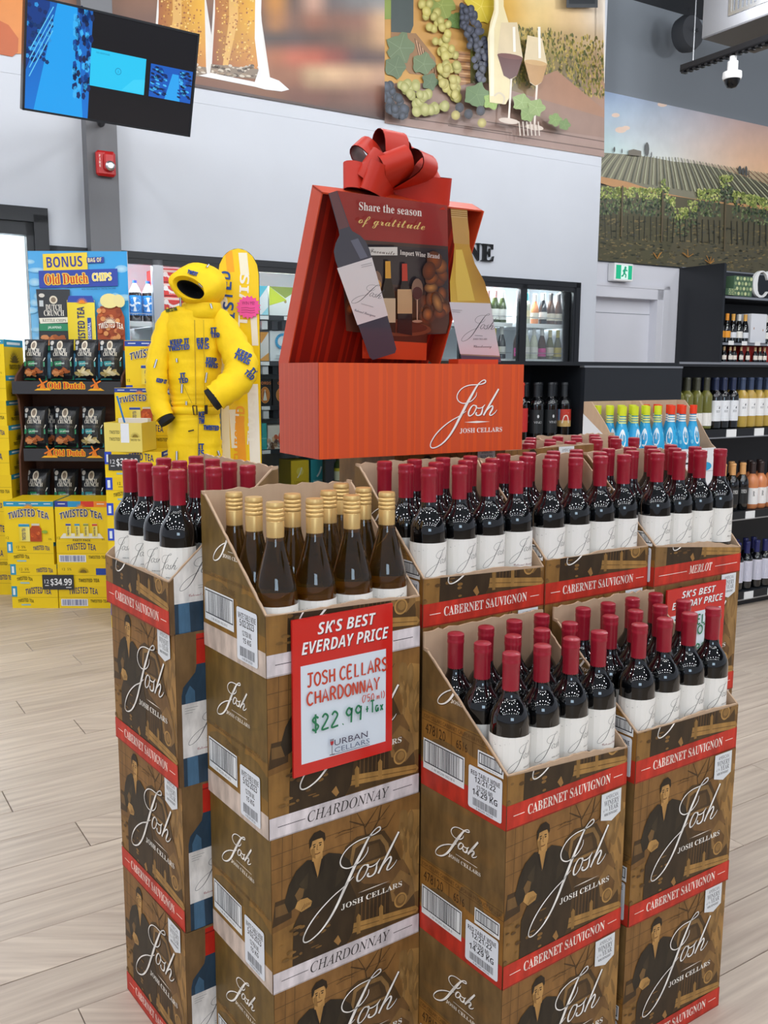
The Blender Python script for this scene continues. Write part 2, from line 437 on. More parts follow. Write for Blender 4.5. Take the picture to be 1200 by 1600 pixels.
for k, (un, d, p) in enumerate(cells):
    mx4 = Matrix.Translation(p) @ Matrix.Rotation(FYAW, 4, 'Z')
    if k < 296 and not un:
        o = link('plank', pk, fl); o.matrix_local = mx4
    else: rest.box(.0012, .0012, -.012, PL-.0012, PW-.0012, 0, mx4)
rest.build('distant_planks', 'plank', fl, kind='stuff')

# ------------------------------------------------------------------ walls, ceiling, column
def wbox(m, s0, s1, o0, o1, z0, z1):
    vs = [wall(s, o, z) for z in (z0, z1) for s, o in ((s0, o0), (s1, o0), (s1, o1), (s0, o1))]
    return m.add(vs, [(3, 2, 1, 0), (4, 5, 6, 7), (0, 1, 5, 4), (1, 2, 6, 5), (2, 3, 7, 6), (3, 0, 4, 7)])
CT, CE = 2.30, 5.135          # top and right end of the cooler opening
ww = M(); wbox(ww, -6, .1, -.12, 0, 2.55, 5.2); wbox(ww, .1, CE, -.12, 0, CT, 5.2); wbox(ww, CE, 5.37, -.4, 0, 0, 5.2); wbox(ww, -6, -1.6, -.12, 0, 0, 2.55)
wl = structure(ww.build('wall_left', 'white_paint'))
gw = M(); gw.mi = 0; wbox(gw, 6.74, 13, -.5, -.35, 0, 2.575); wbox(gw, 5.3, 6.74, -.5, -.35, 2.33, 2.575); gw.mi = 1; wbox(gw, 5.3, 13, -.5, -.35, 2.575, 5.2)
wr = structure(gw.build('wall_right', ['lilac_paint', 'grey_paint']))
structure(M().box(-14, -6, 5.2, 16, 20, 5.4).build('ceiling', 'dark_paint'))
cw = M(); wbox(cw, .365, .58, 0, .13, 0, 5.2); structure(cw.build('trim_1', 'column_paint'))
# wall seam below the mural: the panel joint
sm = M(); wbox(sm, -2, 5.37, 0, .003, 3.425, 3.431); structure(sm.build('trim_2', 'white_paint'))
# door in the recessed wall
d = M(); wbox(d, 5.42, 6.60, -.47, -.44, 0, 2.22); dr = structure(d.build('door_1', 'lilac_paint'))
f = M(); wbox(f, 6.60, 6.74, -.47, -.33, 0, 2.33); wbox(f, 5.40, 6.74, -.47, -.33, 2.22, 2.33); wbox(f, 6.69, 6.78, -.36, -.325, 0, 2.37); wbox(f, 5.40, 6.78, -.36, -.325, 2.33, 2.37)
f.build('door_frame', 'lilac_paint', dr)
f = M(); wbox(f, 5.62, 5.625, -.44, -.435, 0, 2.2); wbox(f, 5.42, 6.6, -.44, -.437, 2.06, 2.065); f.build('panel_joint', 'grey_paint', dr)

# ------------------------------------------------------------------ murals (flat prints on the walls)
a = Art()      # orange end of the beer print, left of the screen
a.rect(-420, -400, 60, 84, '#d8762a', right='#e08a3c', nx=6); a.blobs([(R.uniform(-400, 50), R.uniform(-300, 80), R.uniform(20, 60), R.uniform(14, 40), R.random(), R.choice(['#cf6a22', '#e59040', '#c45c1c'])) for _ in range(30)], 10)
pts = [(-420, 84-.17*470), (60, 95), (60, -400), (-420, -400)]
def mural(name, art, label, group=None, off=.006, m=None):
    o = art.build(name, wall_map(off), None, m or INKWALL, .0003); return tag(o, label, 'mural', group)
a.clip([(-420, -400), (60, -400), (60, 96), (-420, 8)])
mural('wall_mural', a, 'plain orange strip of wall print left of the hanging screen')
a = Art()
MB = lambda x: 96+.1735*(x-75)       # lower edge of the print in the photograph
a.rect(60, -420, 601, 190, '#7b4c36', top='#9a6446', nx=8, ny=6)
a.poly([(60, -420), (601, -420), (601, 45), (420, 10), (300, -15), (60, -60)], '#6e5348')
a.poly([(400, -40), (601, -60), (601, 110), (500, 78), (405, 40)], '#5d4a44')
for x, y, rx, ry, c, e in [(418, 14, 22, 18, '#e9a24a', '#a8703f'), (490, 8, 26, 22, '#d79a72', '#7a5848'), (590, 50, 30, 16, '#e3ab7c', '#80594a'), (470, 70, 60, 14, '#b06a44', '#80503c'), (510, 80, 50, 20, '#cb5f43', '#80503c'), (455, 70, 40, 18, '#c0673e', '#80503c'), (575, 52, 18, 17, '#f3c188', '#a8704f'), (490, -60, 60, 50, '#c98a5c', '#6e5348'), (380, -90, 50, 60, '#d9963f', '#7a5040')]:
    a.ell(x, y, rx, ry, c, 20, .25, edge=e)
a.poly([(405, 70), (601, 108), (601, 190), (405, 160)], '#96603f')
a.rect(480, 84, 600, 130, '#a06a44', right='#dcb184', nx=6)
a.poly([(480, 120), (601, 143), (601, 190), (480, 168)], '#7f4d37')
a.poly([(60, 118), (200, 118), (310, 132), (601, 184), (601, 205), (60, 105)], '#5b4442')
a.grid([60, 330, 400, 430, 460, 490, 520, 560, 602], [-420, -60, 0, 35, 60, 90, 115, 150, 185, 215],
 [['#7a5a48', '#7a5a48', '#6a5650', '#a87848', '#705e58', '#a08070', '#706a6a', '#787878', '#868686'], ['#8a6450', '#8a6450', '#70584e', '#b88048', '#6e5c56', '#c8a088', '#736a68', '#808080', '#909090'],
 ['#8a6450', '#8a6450', '#785040', '#c88a44', '#6e5a52', '#c8a08c', '#746c6c', '#828282', '#969696'], ['#8a6450', '#6a5048', '#544440', '#b07848', '#825f50', '#966450', '#8c6455', '#966e5f', '#dcb48c'],
 ['#8a6450', '#6a5048', '#4a4040', '#50423e', '#5a4a48', '#5f4a44', '#6e554b', '#8c6e5a', '#d4aa82'], ['#8a6048', '#7a5444', '#96603f', '#aa6440', '#c0664a', '#bb6048', '#965044', '#5f4c4c', '#705c56'],
 ['#8a5c44', '#865a42', '#966446', '#965f41', '#a0694b', '#c8a57d', '#dcb48c', '#cda582', '#be967a'], ['#7a5040', '#7a5040', '#82553c', '#82553c', '#784b3c', '#784b3c', '#734b3c', '#825a4b', '#96695a'],
 ['#5a4844', '#5a4844', '#6a4c40', '#64483e', '#5e463e', '#5a443e', '#58443e', '#584540', '#5e4a46'], ['#4a4040', '#4a4040', '#4a4040', '#4a4040', '#4a4040', '#4a4040', '#4a4040', '#4a4040', '#4a4040']])
a.poly([(60, 118), (200, 118), (310, 132), (601, 184), (601, 205), (60, 105)], '#564542')
for gx0, gx1, sh in ((248, 318, -3), (336, 400, 0)):      # two beer glasses
    y0, y1 = -420, 108+sh
    a.poly([(gx0-6, y0), (gx1+8, y0), (gx1+4, 0), (gx1+22, y1+14), (gx0-10, y1+10), (gx0-2, 0)], '#e8e4df')
    a.poly([(gx0, y0), (gx1-4, y0), (gx1+2, 20), (gx1+4, y1), (gx0-5, y1-6), (gx0, 20)], ['#d9962e', '#f0bd45', '#f3c64d', '#d99a3a', '#b06a35', '#c98a44'] and [lin(q) for q in ('#b8702c', '#f0b63c', '#eeb434', '#d0883a', '#8e4a2c', '#a8602f')])
    a.poly([(gx0+18, y0), (gx0+30, y0), (gx0+36, 30), (gx0+20, y1-4), (gx0+12, y1-6), (gx0+22, 30)], '#e2b060')
    a.blobs([(R.uniform(gx0+3, gx1-4), R.uniform(-60, y1-14), R.uniform(.8, 2), R.uniform(.8, 2.2), 0, R.choice(['#f3cf7a', '#a8642a', '#e8b850', '#96542a'])) for _ in range(260)], 5)
    a.poly([(gx0-6, y1-8), (gx1+4, y1), (gx1+6, y1+16), (gx0-8, y1+8)], '#8d7a68')
    a.blobs([(R.uniform(gx0-6, gx1+4), R.uniform(y1-6, y1+12), R.uniform(2, 6), R.uniform(1, 3), .2, R.choice(['#d8cbb8', '#5a4a3e', '#a89078'])) for _ in range(60)], 6)
a.poly([(404, -420), (410, -60), (408, 20), (412, 80), (420, 120), (436, 126), (452, 140), (440, 143), (415, 140), (400, 136), (340, 124), (310, 118), (330, 114), (398, 128), (404, 110), (398, 60)], '#f1eff0')
a.clip([(60, -420), (601, -420), (601, MB(601)), (60, MB(60))])
mural('wall_mural', a, 'wall print of tall foaming beer glasses right of the hanging screen')

a = Art()      # grapes and wine
GB = lambda x: 192+.1555*(x-600)
a.rect(601, -420, 948, 250, '#a58468', top='#d9a24a', ny=8)
a.poly([(601, -420), (948, -420), (948, 60), (880, 45), (790, 20), (740, -10), (601, -60)], ['#e7a93e', '#f0c985', '#f2ddb8', '#e3c08a', '#d9a94e', '#c99b45', '#8f8a3f'] and [lin(q) for q in ('#d79c38', '#f0c079', '#f4e0bf', '#e8c48c', '#e0a93f', '#d69a35', '#95873c')])
a.grid([735, 790, 840, 890, 950], [-420, -20, 25, 62, 95, 130, 165, 200], [['#d9a040', '#e8c070', '#f2e0b8', '#efd8b0', '#f0e6d8'], ['#d09a3a', '#e0b458', '#f0d8a0', '#ecd0a0', '#f2e8dc'], ['#c89838', '#d8a848', '#e8c888', '#e4c494', '#efe2d2'], ['#8f8a3c', '#a89448', '#b8a060', '#b89c70', '#d0b898'], ['#7a7a3c', '#8a8044', '#94844c', '#8c7c58', '#b89874'], ['#6e6a48', '#7a704c', '#86704e', '#7c6e60', '#b08a6c'], ['#8a7460', '#94765c', '#a87e62', '#8a746c', '#a88470'], ['#9c7f72', '#9c7f72', '#9c7f72', '#9c7f72', '#9c7f72']])
it = []
for _ in range(1500):
    x = R.uniform(775, 948); t = R.random()**.8; y = 34+(x-780)*.15+t*95
    it.append((x, y, R.uniform(.7, 1.8), R.uniform(1.5, 4.5), R.uniform(-.3, .3), R.choice(['#8a8440', '#6b6d38', '#b09c50', '#5f6440', '#c0a85a', '#7c6e50', '#9a8a4c'])))
a.blobs(it, 6)
a.poly([(845, 120), (870, 110), (948, 175), (948, 195), (830, 160)], '#a98068')
pass
a.poly([(601, 130), (760, 130), (948, 185), (948, 260), (601, 210)], '#9c7f72')
a.poly([(601, 165), (948, 216), (948, 260), (601, 210)], '#a58a80')
for q in ((760, 190, 948, 222), (700, 196, 948, 235), (640, 185, 800, 208)): a.line([(q[0], q[1]), (q[2], q[3])], 1.6, '#6e5850')
a.poly([(601, -100), (612, -100), (612, 30), (601, 30)], '#8a9a50'); a.poly([(611, -200), (646, -200), (646, 40), (640, 55), (611, 50)], '#4d5654')
a.poly([(611, 50), (650, 52), (680, 90), (684, 120), (640, 115), (611, 80)], '#9a7450')
for k in range(14): a.line([(648+k*2.4, 60+k*3), (655+k*2, 90+k*2)], 1.2, '#d2a888' if k % 2 else '#6d5038')
a.poly([(714, 80), (735, 82), (735, 130), (718, 134)], '#a9784a')
for k in range(8): a.line([(715, 84+k*6), (735, 86+k*6)], 2, '#cfa06c' if k % 2 else '#7c5230')
def leaf(cx, cy, r, c, c2):
    p = [(cx+r*(1+.13*cos(5*t))*cos(t)*R.uniform(.85, 1.1), cy+r*(1+.13*cos(5*t))*sin(t)*R.uniform(.85, 1.1)) for t in (2*pi*k/22 for k in range(22))]
    a.poly(p, c)
    for t in (0, 1.2, 2.4, 3.7, 5): a.line([(cx, cy), (cx+r*cos(t), cy+r*sin(t))], r*.022, c2)
leaf(625, 75, 22, '#6f8060', '#93a184'); leaf(618, 105, 17, '#66785a', '#8d9c7c'); leaf(662, 100, 17, '#71835f', '#98a884'); leaf(713, 32, 13, '#6d8a4c', '#93ab6c'); leaf(690, 8, 22, '#8f9c50', '#b0b870'); leaf(752, 10, 26, '#d9c23e', '#f0de78'); leaf(672, 128, 13, '#5f7455', '#7e946e')
def grapes(pts, n, r, cols, hl):
    for _ in range(n):
        (x0, y0, w0), (x1, y1, w1) = R.choice(list(zip(pts, pts[1:]))); t = R.random(); w = w0+(w1-w0)*t
        x = x0+(x1-x0)*t+R.uniform(-w, w); y = y0+(y1-y0)*t; q = r*R.uniform(.85, 1.1); c = R.choice(cols)
        a.ell(x, y, q*.9, q*1.1, hl, 12, R.uniform(-.4, .4), edge=c)
grapes([(668, -40, 10), (678, 25, 18), (700, 80, 16), (702, 130, 12), (715, 155, 5)], 75, 7, ['#a89a45', '#b5a84e', '#98903f'], '#d9cf86')
grapes([(635, 130, 12), (655, 150, 20), (655, 175, 16), (690, 165, 8)], 42, 7.5, ['#9a9a50', '#a5a45a'], '#cfca8e')
grapes([(728, 8, 6), (738, 40, 16), (750, 80, 14), (752, 125, 4)], 85, 5.5, ['#23252f', '#2f3140', '#1b1d26'], '#5d6274')
grapes([(606, 130, 8), (615, 165, 16), (632, 182, 8)], 34, 7, ['#23272f', '#1c2028', '#30353f'], '#566070')
leaf(745, 148, 19, '#5b7a45', '#84a066'); leaf(768, 158, 13, '#8fae52', '#b5cc7a')
for x, y in ((718, 168), (732, 178), (751, 173)): a.ell(x, y, 7, 8, '#3f4454', 12, edge='#15171d')
for x, y in ((712, 180), (753, 192)): a.ell(x, y, 7, 7.5, '#cfc47c', 12, edge='#a39450')
a.poly([(772, -420), (787, -420), (787, 10), (796, 40), (797, 150), (790, 163), (765, 160), (762, 60), (766, 35), (772, 15)], '#e6d6a8')
a.poly([(774, -420), (779, -420), (779, 20), (772, 45), (772, 150), (766, 150), (765, 50), (774, 20)], '#f3eacb')
a.line([(772, 150), (780, 145), (788, 152), (786, 163)], 3, '#d8c9ae', 4)
for gx, gy, w, cb, ct in ((797, 85, 20, '#5c2f2c', '#6d3d36'), (837, 95, 18, '#b98f5c', '#c9a36c')):
    a.poly([(gx-w*.7, 35 if gx < 810 else 55), (gx+w*.55, 35 if gx < 810 else 60), (gx+w, gy+6), (gx+w*.5, gy+34), (gx, gy+40), (gx-w*.5, gy+34), (gx-w, gy)], '#dcc9a4')
    a.poly([(gx-w, gy), (gx+w, gy+6), (gx+w*.55, gy+33), (gx, gy+39), (gx-w*.5, gy+33)], cb); a.ell(gx, gy+3, w, 4, ct, 16, .15)
    a.line([(gx+2, gy+38), (gx-2, gy+102)], 3, '#e8ddd0'); a.ell(gx-2, gy+104, w*.8, 4.5, '#d8c8ba', 16, .15)
    a.line([(gx+w*.3, 42), (gx+w*.35, gy-4)], 4, '#f3eee2')
leaf(815, 160, 14, '#8fa763', '#b5c88c'); leaf(825, 178, 12, '#86a05c', '#aec084'); leaf(838, 168, 13, '#93aa68', '#bccb94'); leaf(867, 187, 10, '#7f9a58', '#a8bb80'); leaf(882, 195, 9, '#6f8a50', '#98ad74')
for k in range(6): a.line([(811+k*6, 190), (813+k*6, 212)], 1.6, '#e0d3c6')
a.rect(885, -420, 934, 12, '#4a4d50'); a.rect(889, -420, 930, 6, '#33373b')
a.poly([(936, -420), (948, -420), (948, 130), (944, 130)], '#efe3d4')
a.clip([(601, -420), (948, -420), (944, GB(944)), (601, GB(601))])
mural('wall_mural', a, 'wall print of grapes, wine bottle and two filled wine glasses')

a = Art()      # vineyard on the recessed wall
VT = lambda x: 142.5+.2176*(x-945); VB = lambda x: 407+.081*(x-937)
sky = [('#8aa0c0', '#9fa9bb', '#b79f9c', '#bb9684'), ('#a3b7c8', '#b9bbbf', '#d6b196', '#dfa97c'), ('#b5cfd0', '#cfd2c8', '#e9c59a', '#f0c184'), ('#c3dcd8', '#dbdcc8', '#f2ddb0', '#f3d9a2')]
vs = []; cs = []; fs = []
for j in range(4):
    for i in range(4): x = 935+i*110; vs.append((x, VT(x)-2+j*(44+i*7))); cs.append(lin(sky[j][i]))
for j in range(3):
    for i in range(3): fs.append((4*j+i, 4*j+i+1, 4*j+i+5, 4*j+i+4))
a.add(vs, fs, cs)
for x, y, r in ((970, 203, 7), (978, 200, 5), (962, 180, 5), (1035, 163, 6)): a.ell(x, y, r*1.3, r*.7, '#d8bfae', 10)
hill = [(935, 238), (975, 241), (1020, 246), (1050, 252), (1090, 256), (1120, 262), (1160, 275), (1200, 288), (1270, 312), (1270, 330), (1200, 322), (1130, 316), (1080, 310), (1030, 300), (980, 284), (935, 275)]
a.poly(hill, '#7d7a66')
for k in range(64):
    t = k/63; x0 = 936+t*300; x1 = 900+t*420; y0 = 239+max(0, x0-940)*.05+max(0, x0-1060)*.13; y1 = 276+(x1-935)*.155
    a.line([(x0, y0+1), ((x0*.55+x1*.45), (y0+y1)/2-3), (x1, y1)], [1.0, 1.6, 2.4], '#56584a' if k % 2 else '#a3a487', 3)
a.poly([(935, 275), (980, 284), (1030, 300), (1080, 310), (1130, 316), (1200, 322), (1270, 330), (1270, 345), (1200, 336), (1120, 332), (1050, 322), (1000, 305), (935, 285)], '#b98a5c')
for x, y, h, w in ((1011, 244, 22, 3.4), (1156, 272, 13, 2.6), (1161, 274, 12, 2.4), (1166, 276, 17, 2), (972, 240, 8, .8), (960, 238, 9, 1.4), (1018, 246, 9, .8), (1170, 278, 12, .7)): a.ell(x, y-h/2, w, h/2, '#4d4f4e', 10)
a.poly([(982, 235), (990, 233), (1002, 236), (1002, 244), (982, 242)], '#6a6458')
a.poly([(935, 288), (1270, 340), (1270, 450), (935, 420)], '#55503c')
a.poly([(935, 330), (1000, 335), (1060, 345), (1040, 420), (935, 412)], '#4d4a34')
it = []
for _ in range(1900):
    x = R.uniform(935, 1270); top = 293+(x-935)*.02+ (12 if 1040 < x < 1075 else 0)+(18 if 1055 < x < 1090 else 0)-(22 if abs(x-1135) < 10 else 0)-(14 if abs(x-1040) < 6 else 0)+max(0, x-1140)*.22
    t = R.random()**1.4; y = top+t*42
    it.append((x, y, R.uniform(.8, 2.2), R.uniform(1.2, 3.4), R.uniform(-.8, .8), R.choice(['#a7b45c', '#8c9c52', '#c2c67a', '#6f8048']) if t < .4 else R.choice(['#5f7048', '#3f4c3a', '#4f5c48', '#78855a', '#36412f'])))
a.blobs(it, 6)
it = []
for _ in range(900):
    x = R.uniform(935, 1270); y = VB(x)-R.uniform(0, 70); it.append((x, y, R.uniform(1, 4), R.uniform(.6, 1.6), R.uniform(-.3, .3), R.choice(['#3f3a28', '#6d6242', '#57503a', '#2f3226', '#7d6d48', '#4a4a40'])))
a.blobs(it, 6)
for x in range(945, 1260, 9): a.line([(x, 335+(x-945)*.05), (x+R.uniform(-2, 2), 372+(x-945)*.05)], 1.2, '#2d2e26')
for x, y0 in ((973, 290), (1036, 298), (1134, 312)): a.line([(x, y0), (x-2, y0+80)], 2.2, '#5e523c')
for x, y in ((1027, 400), (1110, 408), (1075, 398)):
    for k in range(6): a.line([(x, y+4), (x+R.uniform(-9, 9), y-R.uniform(0, 9))], 1.0, R.choice(['#a87430', '#8a6430', '#b98440']))
a.clip([(920, VT(920)), (1290, VT(1290)), (1290, VB(1290)), (920, VB(920))])
mural('wall_mural', a, 'wall print of a hillside vineyard at sunset above the door', off=-.344, m=INKSKY)

# ------------------------------------------------------------------ ceiling services
def along(s, d, z): return wall(s, d, z)
t = thing('ceiling_duct', 'grey box duct with a slotted grille near the ceiling corner', 'duct', wall(5.55, 1.0, 4.35))
t.rotation_euler = (0, 0, WYAW)
M().box(0, -2.3, 0, .72, 0, .5).build('casing', 'column_paint', t, bevel=.01)
g = M(); g.box(-.012, -1.75, .1, 0, -.32, .13); g.box(-.012, -1.75, .42, 0, -.32, .45); g.box(-.012, -1.78, .1, 0, -1.75, .45); g.box(-.012, -.32, .1, 0, -.29, .45); g.build('grille_frame', 'alu', t)
sl = M().box(-.01, -.012, .12, 0, .012, .43).mesh('slat', 'alu'); M().box(-.002, -1.75, .12, 0, -.3, .43).build('grille_back', 'dark_paint', t)
for k in range(34): link('slat', sl, t).location = (0, -1.73+k*.0425, 0)
t = thing('ceiling_track', 'black slotted rail hung from wires below the ceiling', 'rail', wall(4.47, 1.78, 3.7)); t.rotation_euler = (0, 0, WYAW)
m = M(); m.box(-.025, -2.2, 0, .025, 0, .012); m.box(-.025, -2.2, 0, -.018, 0, .05); m.box(.018, -2.2, 0, .025, 0, .05); m.build('rail', 'black_metal', t)
th = M()
for k in range(40): th.box(-.024, -2.18+k*.055, -.012, .024, -2.155+k*.055, 0)
th.build('rail_teeth', 'black_metal', t)
for y in (-.1, -1.9): M().tube([(0, y, .01), (0, y, 1.5)], .004, 6).build('hanger_wire', 'alu', t)
t = thing('security_camera', 'white dome security camera hanging under the black rail', 'camera', wall(4.47, 2.25, 3.7)); t.scale = (.82, .82, .92)
M().lathe([(.03, -.012), (.03, -.05), (.045, -.05), (.045, -.13)], 20).build('stem', 'white_plastic', t, smooth=True)
M().lathe([(.05, -.12), (.08, -.13), (.083, -.17), (.075, -.185), (.05, -.185)], 24).build('housing', 'white_plastic', t, smooth=True)
M().lathe([(.068, -.185), (.06, -.215), (.04, -.24), (.001, -.25)], 24).build('dome', 'black_plastic', t, smooth=True)
t = thing('duct_shade_disc', 'dark round speaker standing for the shadow-like duct end by the grey wall', 'disc', wall(6.55, -.05, 4.88)); t.rotation_euler = (0, 0, WYAW); t.scale = (.7, .7, .7)  # added disc stands in for the dim shadow-like ring of a duct end
M().lathe([(.02, .2), (.03, .12), (.22, .1), (.26, 0), (.24, -.1), (.02, -.12)], 24, mx=Matrix.Rotation(pi/2, 4, 'X')).build('shell', 'dark_paint', t, smooth=True)
M().tube([(0, 0, .2), (0, 0, .352)], .012, 8).build('hanger', 'black_metal', t)

# ------------------------------------------------------------------ exit sign, fire alarm, wall letters
def wthing(name, label, cat, s, off, z, group=None):
    t = thing(name, label, cat, wall(s, off, z), WYAW, group); return t       # local x along the wall, -y towards the room
s0, z1 = wsz(955, 411, -.3); s1, z0 = wsz(983, 441, -.3)
t = wthing('exit_sign', 'green and white running-man exit sign above the grey door', 'sign', s0, -.345, z0)
W_, H_ = s1-s0, z1-z0
M().box(0, -.1, 0, W_, 0, H_).build('housing', 'white_plastic', t, bevel=.006)
a = Art(); a.rect(.02, .02, W_-.02, H_-.02, '#12b886'); a.rect(W_*.34, .02, W_*.72, H_-.02, '#d8f6ee')
a.ell(W_*.56, H_*.75, .016, .016, '#12a078', 10); a.line([(W_*.54, H_*.68), (W_*.5, H_*.45)], .03, '#12a078'); a.line([(W_*.5, H_*.46), (W_*.6, H_*.35), (W_*.58, H_*.2)], .018, '#12a078'); a.line([(W_*.5, H_*.46), (W_*.44, H_*.3), (W_*.36, H_*.27)], .018, '#12a078'); a.line([(W_*.42, H_*.55), (W_*.54, H_*.66), (W_*.66, H_*.58)], .015, '#12a078')
a.build('sign_face', lambda x, y, z: (x, -.1-z, y), t, INKGLOW, .0005)
s0, z1 = wsz(148, 235, .14); s1, z0 = wsz(180, 278, .14)
t = wthing('fire_alarm', 'red fire alarm strobe on the grey column', 'alarm', s0, .13, z0); W_, H_ = s1-s0, z1-z0
M().box(0, -.05, 0, W_, 0, H_).build('housing', 'red_plastic', t, bevel=.015)
M().box(W_*.35, -.075, H_*.2, W_*.9, -.05, H_*.9).build('cover', 'red_plastic', t, bevel=.012)
M().lathe([(.035, 0), (.033, .012), (.02, .02)], 12, mx=Matrix.Translation((W_*.63, -.075, H_*.38)) @ Matrix.Rotation(pi/2, 4, 'X')).build('strobe_lens', 'alu', t)
a = Art()
for k, ch in enumerate('FIRE'): a.text(ch, W_*.17, H_*(.72-k*.13), H_*.09, '#f5e6e0', 'sans')
a.build('lettering', lambda x, y, z: (x, -.051-z, y), t)
def letters3d(txt, sty, h, depth):
    U = STY[sty][0]; cu = bpy.data.curves.new('letter', 'FONT'); cu.body = ''.join(chr(U+ord(c)-65) for c in txt); cu.size = h/.66; cu.extrude = depth/2; cu.resolution_u = 3
    ob = bpy.data.objects.new('letter', cu); me = bpy.data.meshes.new_from_object(ob); bpy.data.objects.remove(ob); return me
def letter_sign(label, txt, s, off, z, h, matn, adv):
    t = wthing('wall_sign', label, 'sign', s, off, z)
    x = 0
    for ch, w in zip(txt, adv):
        me = letters3d(ch, 'sb', h, .03); me.materials.clear(); me.materials.append(MATS[matn]); x0 = min(v.co.x for v in me.vertices)
        o = link('letter', me, t); o.rotation_euler = (pi/2, 0, 0); o.location = (x-x0, -.016, 0); x += w
    return t
sE, zE = wsz(771, 411, .02); sN, _ = wsz(737, 411, .02); hL = wsz(745, 381, .02)[1]-wsz(745, 408, .02)[1]
letter_sign('black serif WINE lettering on the white wall above the coolers', 'WINE', sE-hL*4.0, .0, zE+.012, hL*.97, 'black_plastic', [hL*1.42, hL*.58, hL*1.08, 0])

# ------------------------------------------------------------------ hanging screen
t = thing('hanging_screen', 'flat black wall screen showing blue camera views, hung on the column', 'screen', (-1.518, 5.443, 3.079))
t.rotation_euler = (radians(17.3), 0, radians(36.1)); w, h = .485, .28
M().box(-w, 0, -h, w, .05, h).build('case', 'black_plastic', t, bevel=.004)
b = M(); e = .011
for q in ((-w, -h, w, -h+e), (-w, h-e, w, h), (-w, -h, -w+e, h), (w-e, -h, w, h)): b.box(q[0], -.004, q[1], q[2], 0, q[3])
b.build('bezel', 'black_metal', t)
a = Art(); w -= e; h -= e; X = lambda u: -w+2*w*u; Y = lambda v: -h+2*h*v
a.rect(-w, -h, w, h, '#020410')
a.rect(X(0), Y(0), X(.36), Y(1), '#0a78d8', top='#0c5fb8', ny=4)
a.poly([(X(.05), Y(0)), (X(.33), Y(0)), (X(.27), Y(1)), (X(.16), Y(1))], '#1aa2f2')
a.poly([(X(0), Y(.35)), (X(.12), Y(.95)), (X(.12), Y(1)), (X(0), Y(1))], '#0a3a86')
a.blobs([(X(R.uniform(.26, .36)), Y(R.uniform(.2, 1)), .012, .02, 0, R.choice(['#0b2a66', '#3cb4f8', '#0a4a9c', '#07204c'])) for _ in range(90)], 5)
a.blobs([(X(R.uniform(0, .14)), Y(.45+R.random()*.5), .012, .012, 0, R.choice(['#0b2a66', '#2c94e0', '#07346e'])) for _ in range(50)], 5)
for k in range(4): a.line([(X(.02), Y(.3+k*.08)), (X(.14), Y(.75+k*.07))], .005, '#63c8f8')
a.rect(X(.36), Y(.32), X(.69), Y(.67), '#25c8f6'); a.text('NO RESPONSE', X(.43), Y(.63), .008, '#0b6a9c', 'rm'); a.ell(X(.525), Y(.5), .018, .018, '#1494c8', 16); a.ell(X(.525), Y(.5), .014, .014, '#25c8f6', 16); a.text('1', X(.525), Y(.485), .014, '#0d7ab0', 'rm')
a.poly([(X(.55), Y(.33)), (X(.69), Y(.33)), (X(.69), Y(.47)), (X(.62), Y(.45))], '#3ad2fa')
a.rect(X(.72), Y(.32), X(.99), Y(.64), '#0d5cc0'); a.poly([(X(.82), Y(.32)), (X(.92), Y(.32)), (X(.9), Y(.58)), (X(.86), Y(.58))], '#2aa6f4')
a.blobs([(X(R.uniform(.73, .82) if R.random() < .5 else R.uniform(.91, .98)), Y(R.uniform(.35, .62)), .014, .006, -.2, R.choice(['#06225a', '#48bcf8', '#0a3f90', '#041838'])) for _ in range(110)], 5)
a.build('screen_image', lambda x, y, z: (x, -.0012-z, y), t, INKGLOW, .0002)
M().box(-.12, .05, -.1, .12, .09, .1).build('mount_plate', 'black_metal', t)
q = wall(.47, .13, 3.15); qi = t.matrix_basis.inverted() @ q
M().tube([(0, .08, 0), tuple(Vector((0, .08, 0)).lerp(qi, .5)), tuple(qi)], .028, 8).build('mount_arm', 'black_metal', t)

# ------------------------------------------------------------------ bottles (shared kinds)
def prof_bordeaux(R0=.037, h=.30): return [(R0*.8, 0), (R0, .006), (R0, h*.6), (R0*.985, h*.63), (R0*.9, h*.67), (R0*.7, h*.705), (R0*.5, h*.735), (R0*.41, h*.765), (R0*.385, h*.82), (R0*.385, h*.985)]
def prof_burgundy(R0=.04, h=.295): return [(R0*.8, 0), (R0, .007), (R0, h*.42), (R0*.97, h*.48), (R0*.86, h*.56), (R0*.68, h*.645), (R0*.5, h*.725), (R0*.41, h*.79), (R0*.38, h*.86), (R0*.38, h*.985)]
def prof_champ(R0=.043, h=.31): return [(R0*.8, 0), (R0, .007), (R0, h*.45), (R0*.93, h*.53), (R0*.75, h*.63), (R0*.5, h*.74), (R0*.36, h*.83), (R0*.34, h*.98)]
def prof_round(R0=.04, h=.29): return [(R0*.8, 0), (R0, .01), (R0, h*.55), (R0*.95, h*.62), (R0*.7, h*.69), (R0*.42, h*.74), (R0*.36, h*.8), (R0*.36, h*.985)]
def lathe_mesh(name, prof, m, n=24, z0=0): return M().lathe([(r, z+z0) for r, z in prof], n).mesh(name, m, smooth=46)
def label_mesh(art, r, half, z0, m=None):
    """art in metres around the bottle (x = 0 the middle, y = 0 the foot of the label)"""
    return art.mesh('label', lambda x, y, z: ((r+.0004+z)*sin(x/r), -(r+.0004+z)*cos(x/r), z0+y), m or INK, .00002)
def colmat(c, rough=.3, **k):
    n = 'tint_%s_%d' % (c, int(rough*100))+''.join(sorted(k))
    return MATS.get(n) or mat(n, c, rough, **k)
KINDS = {}
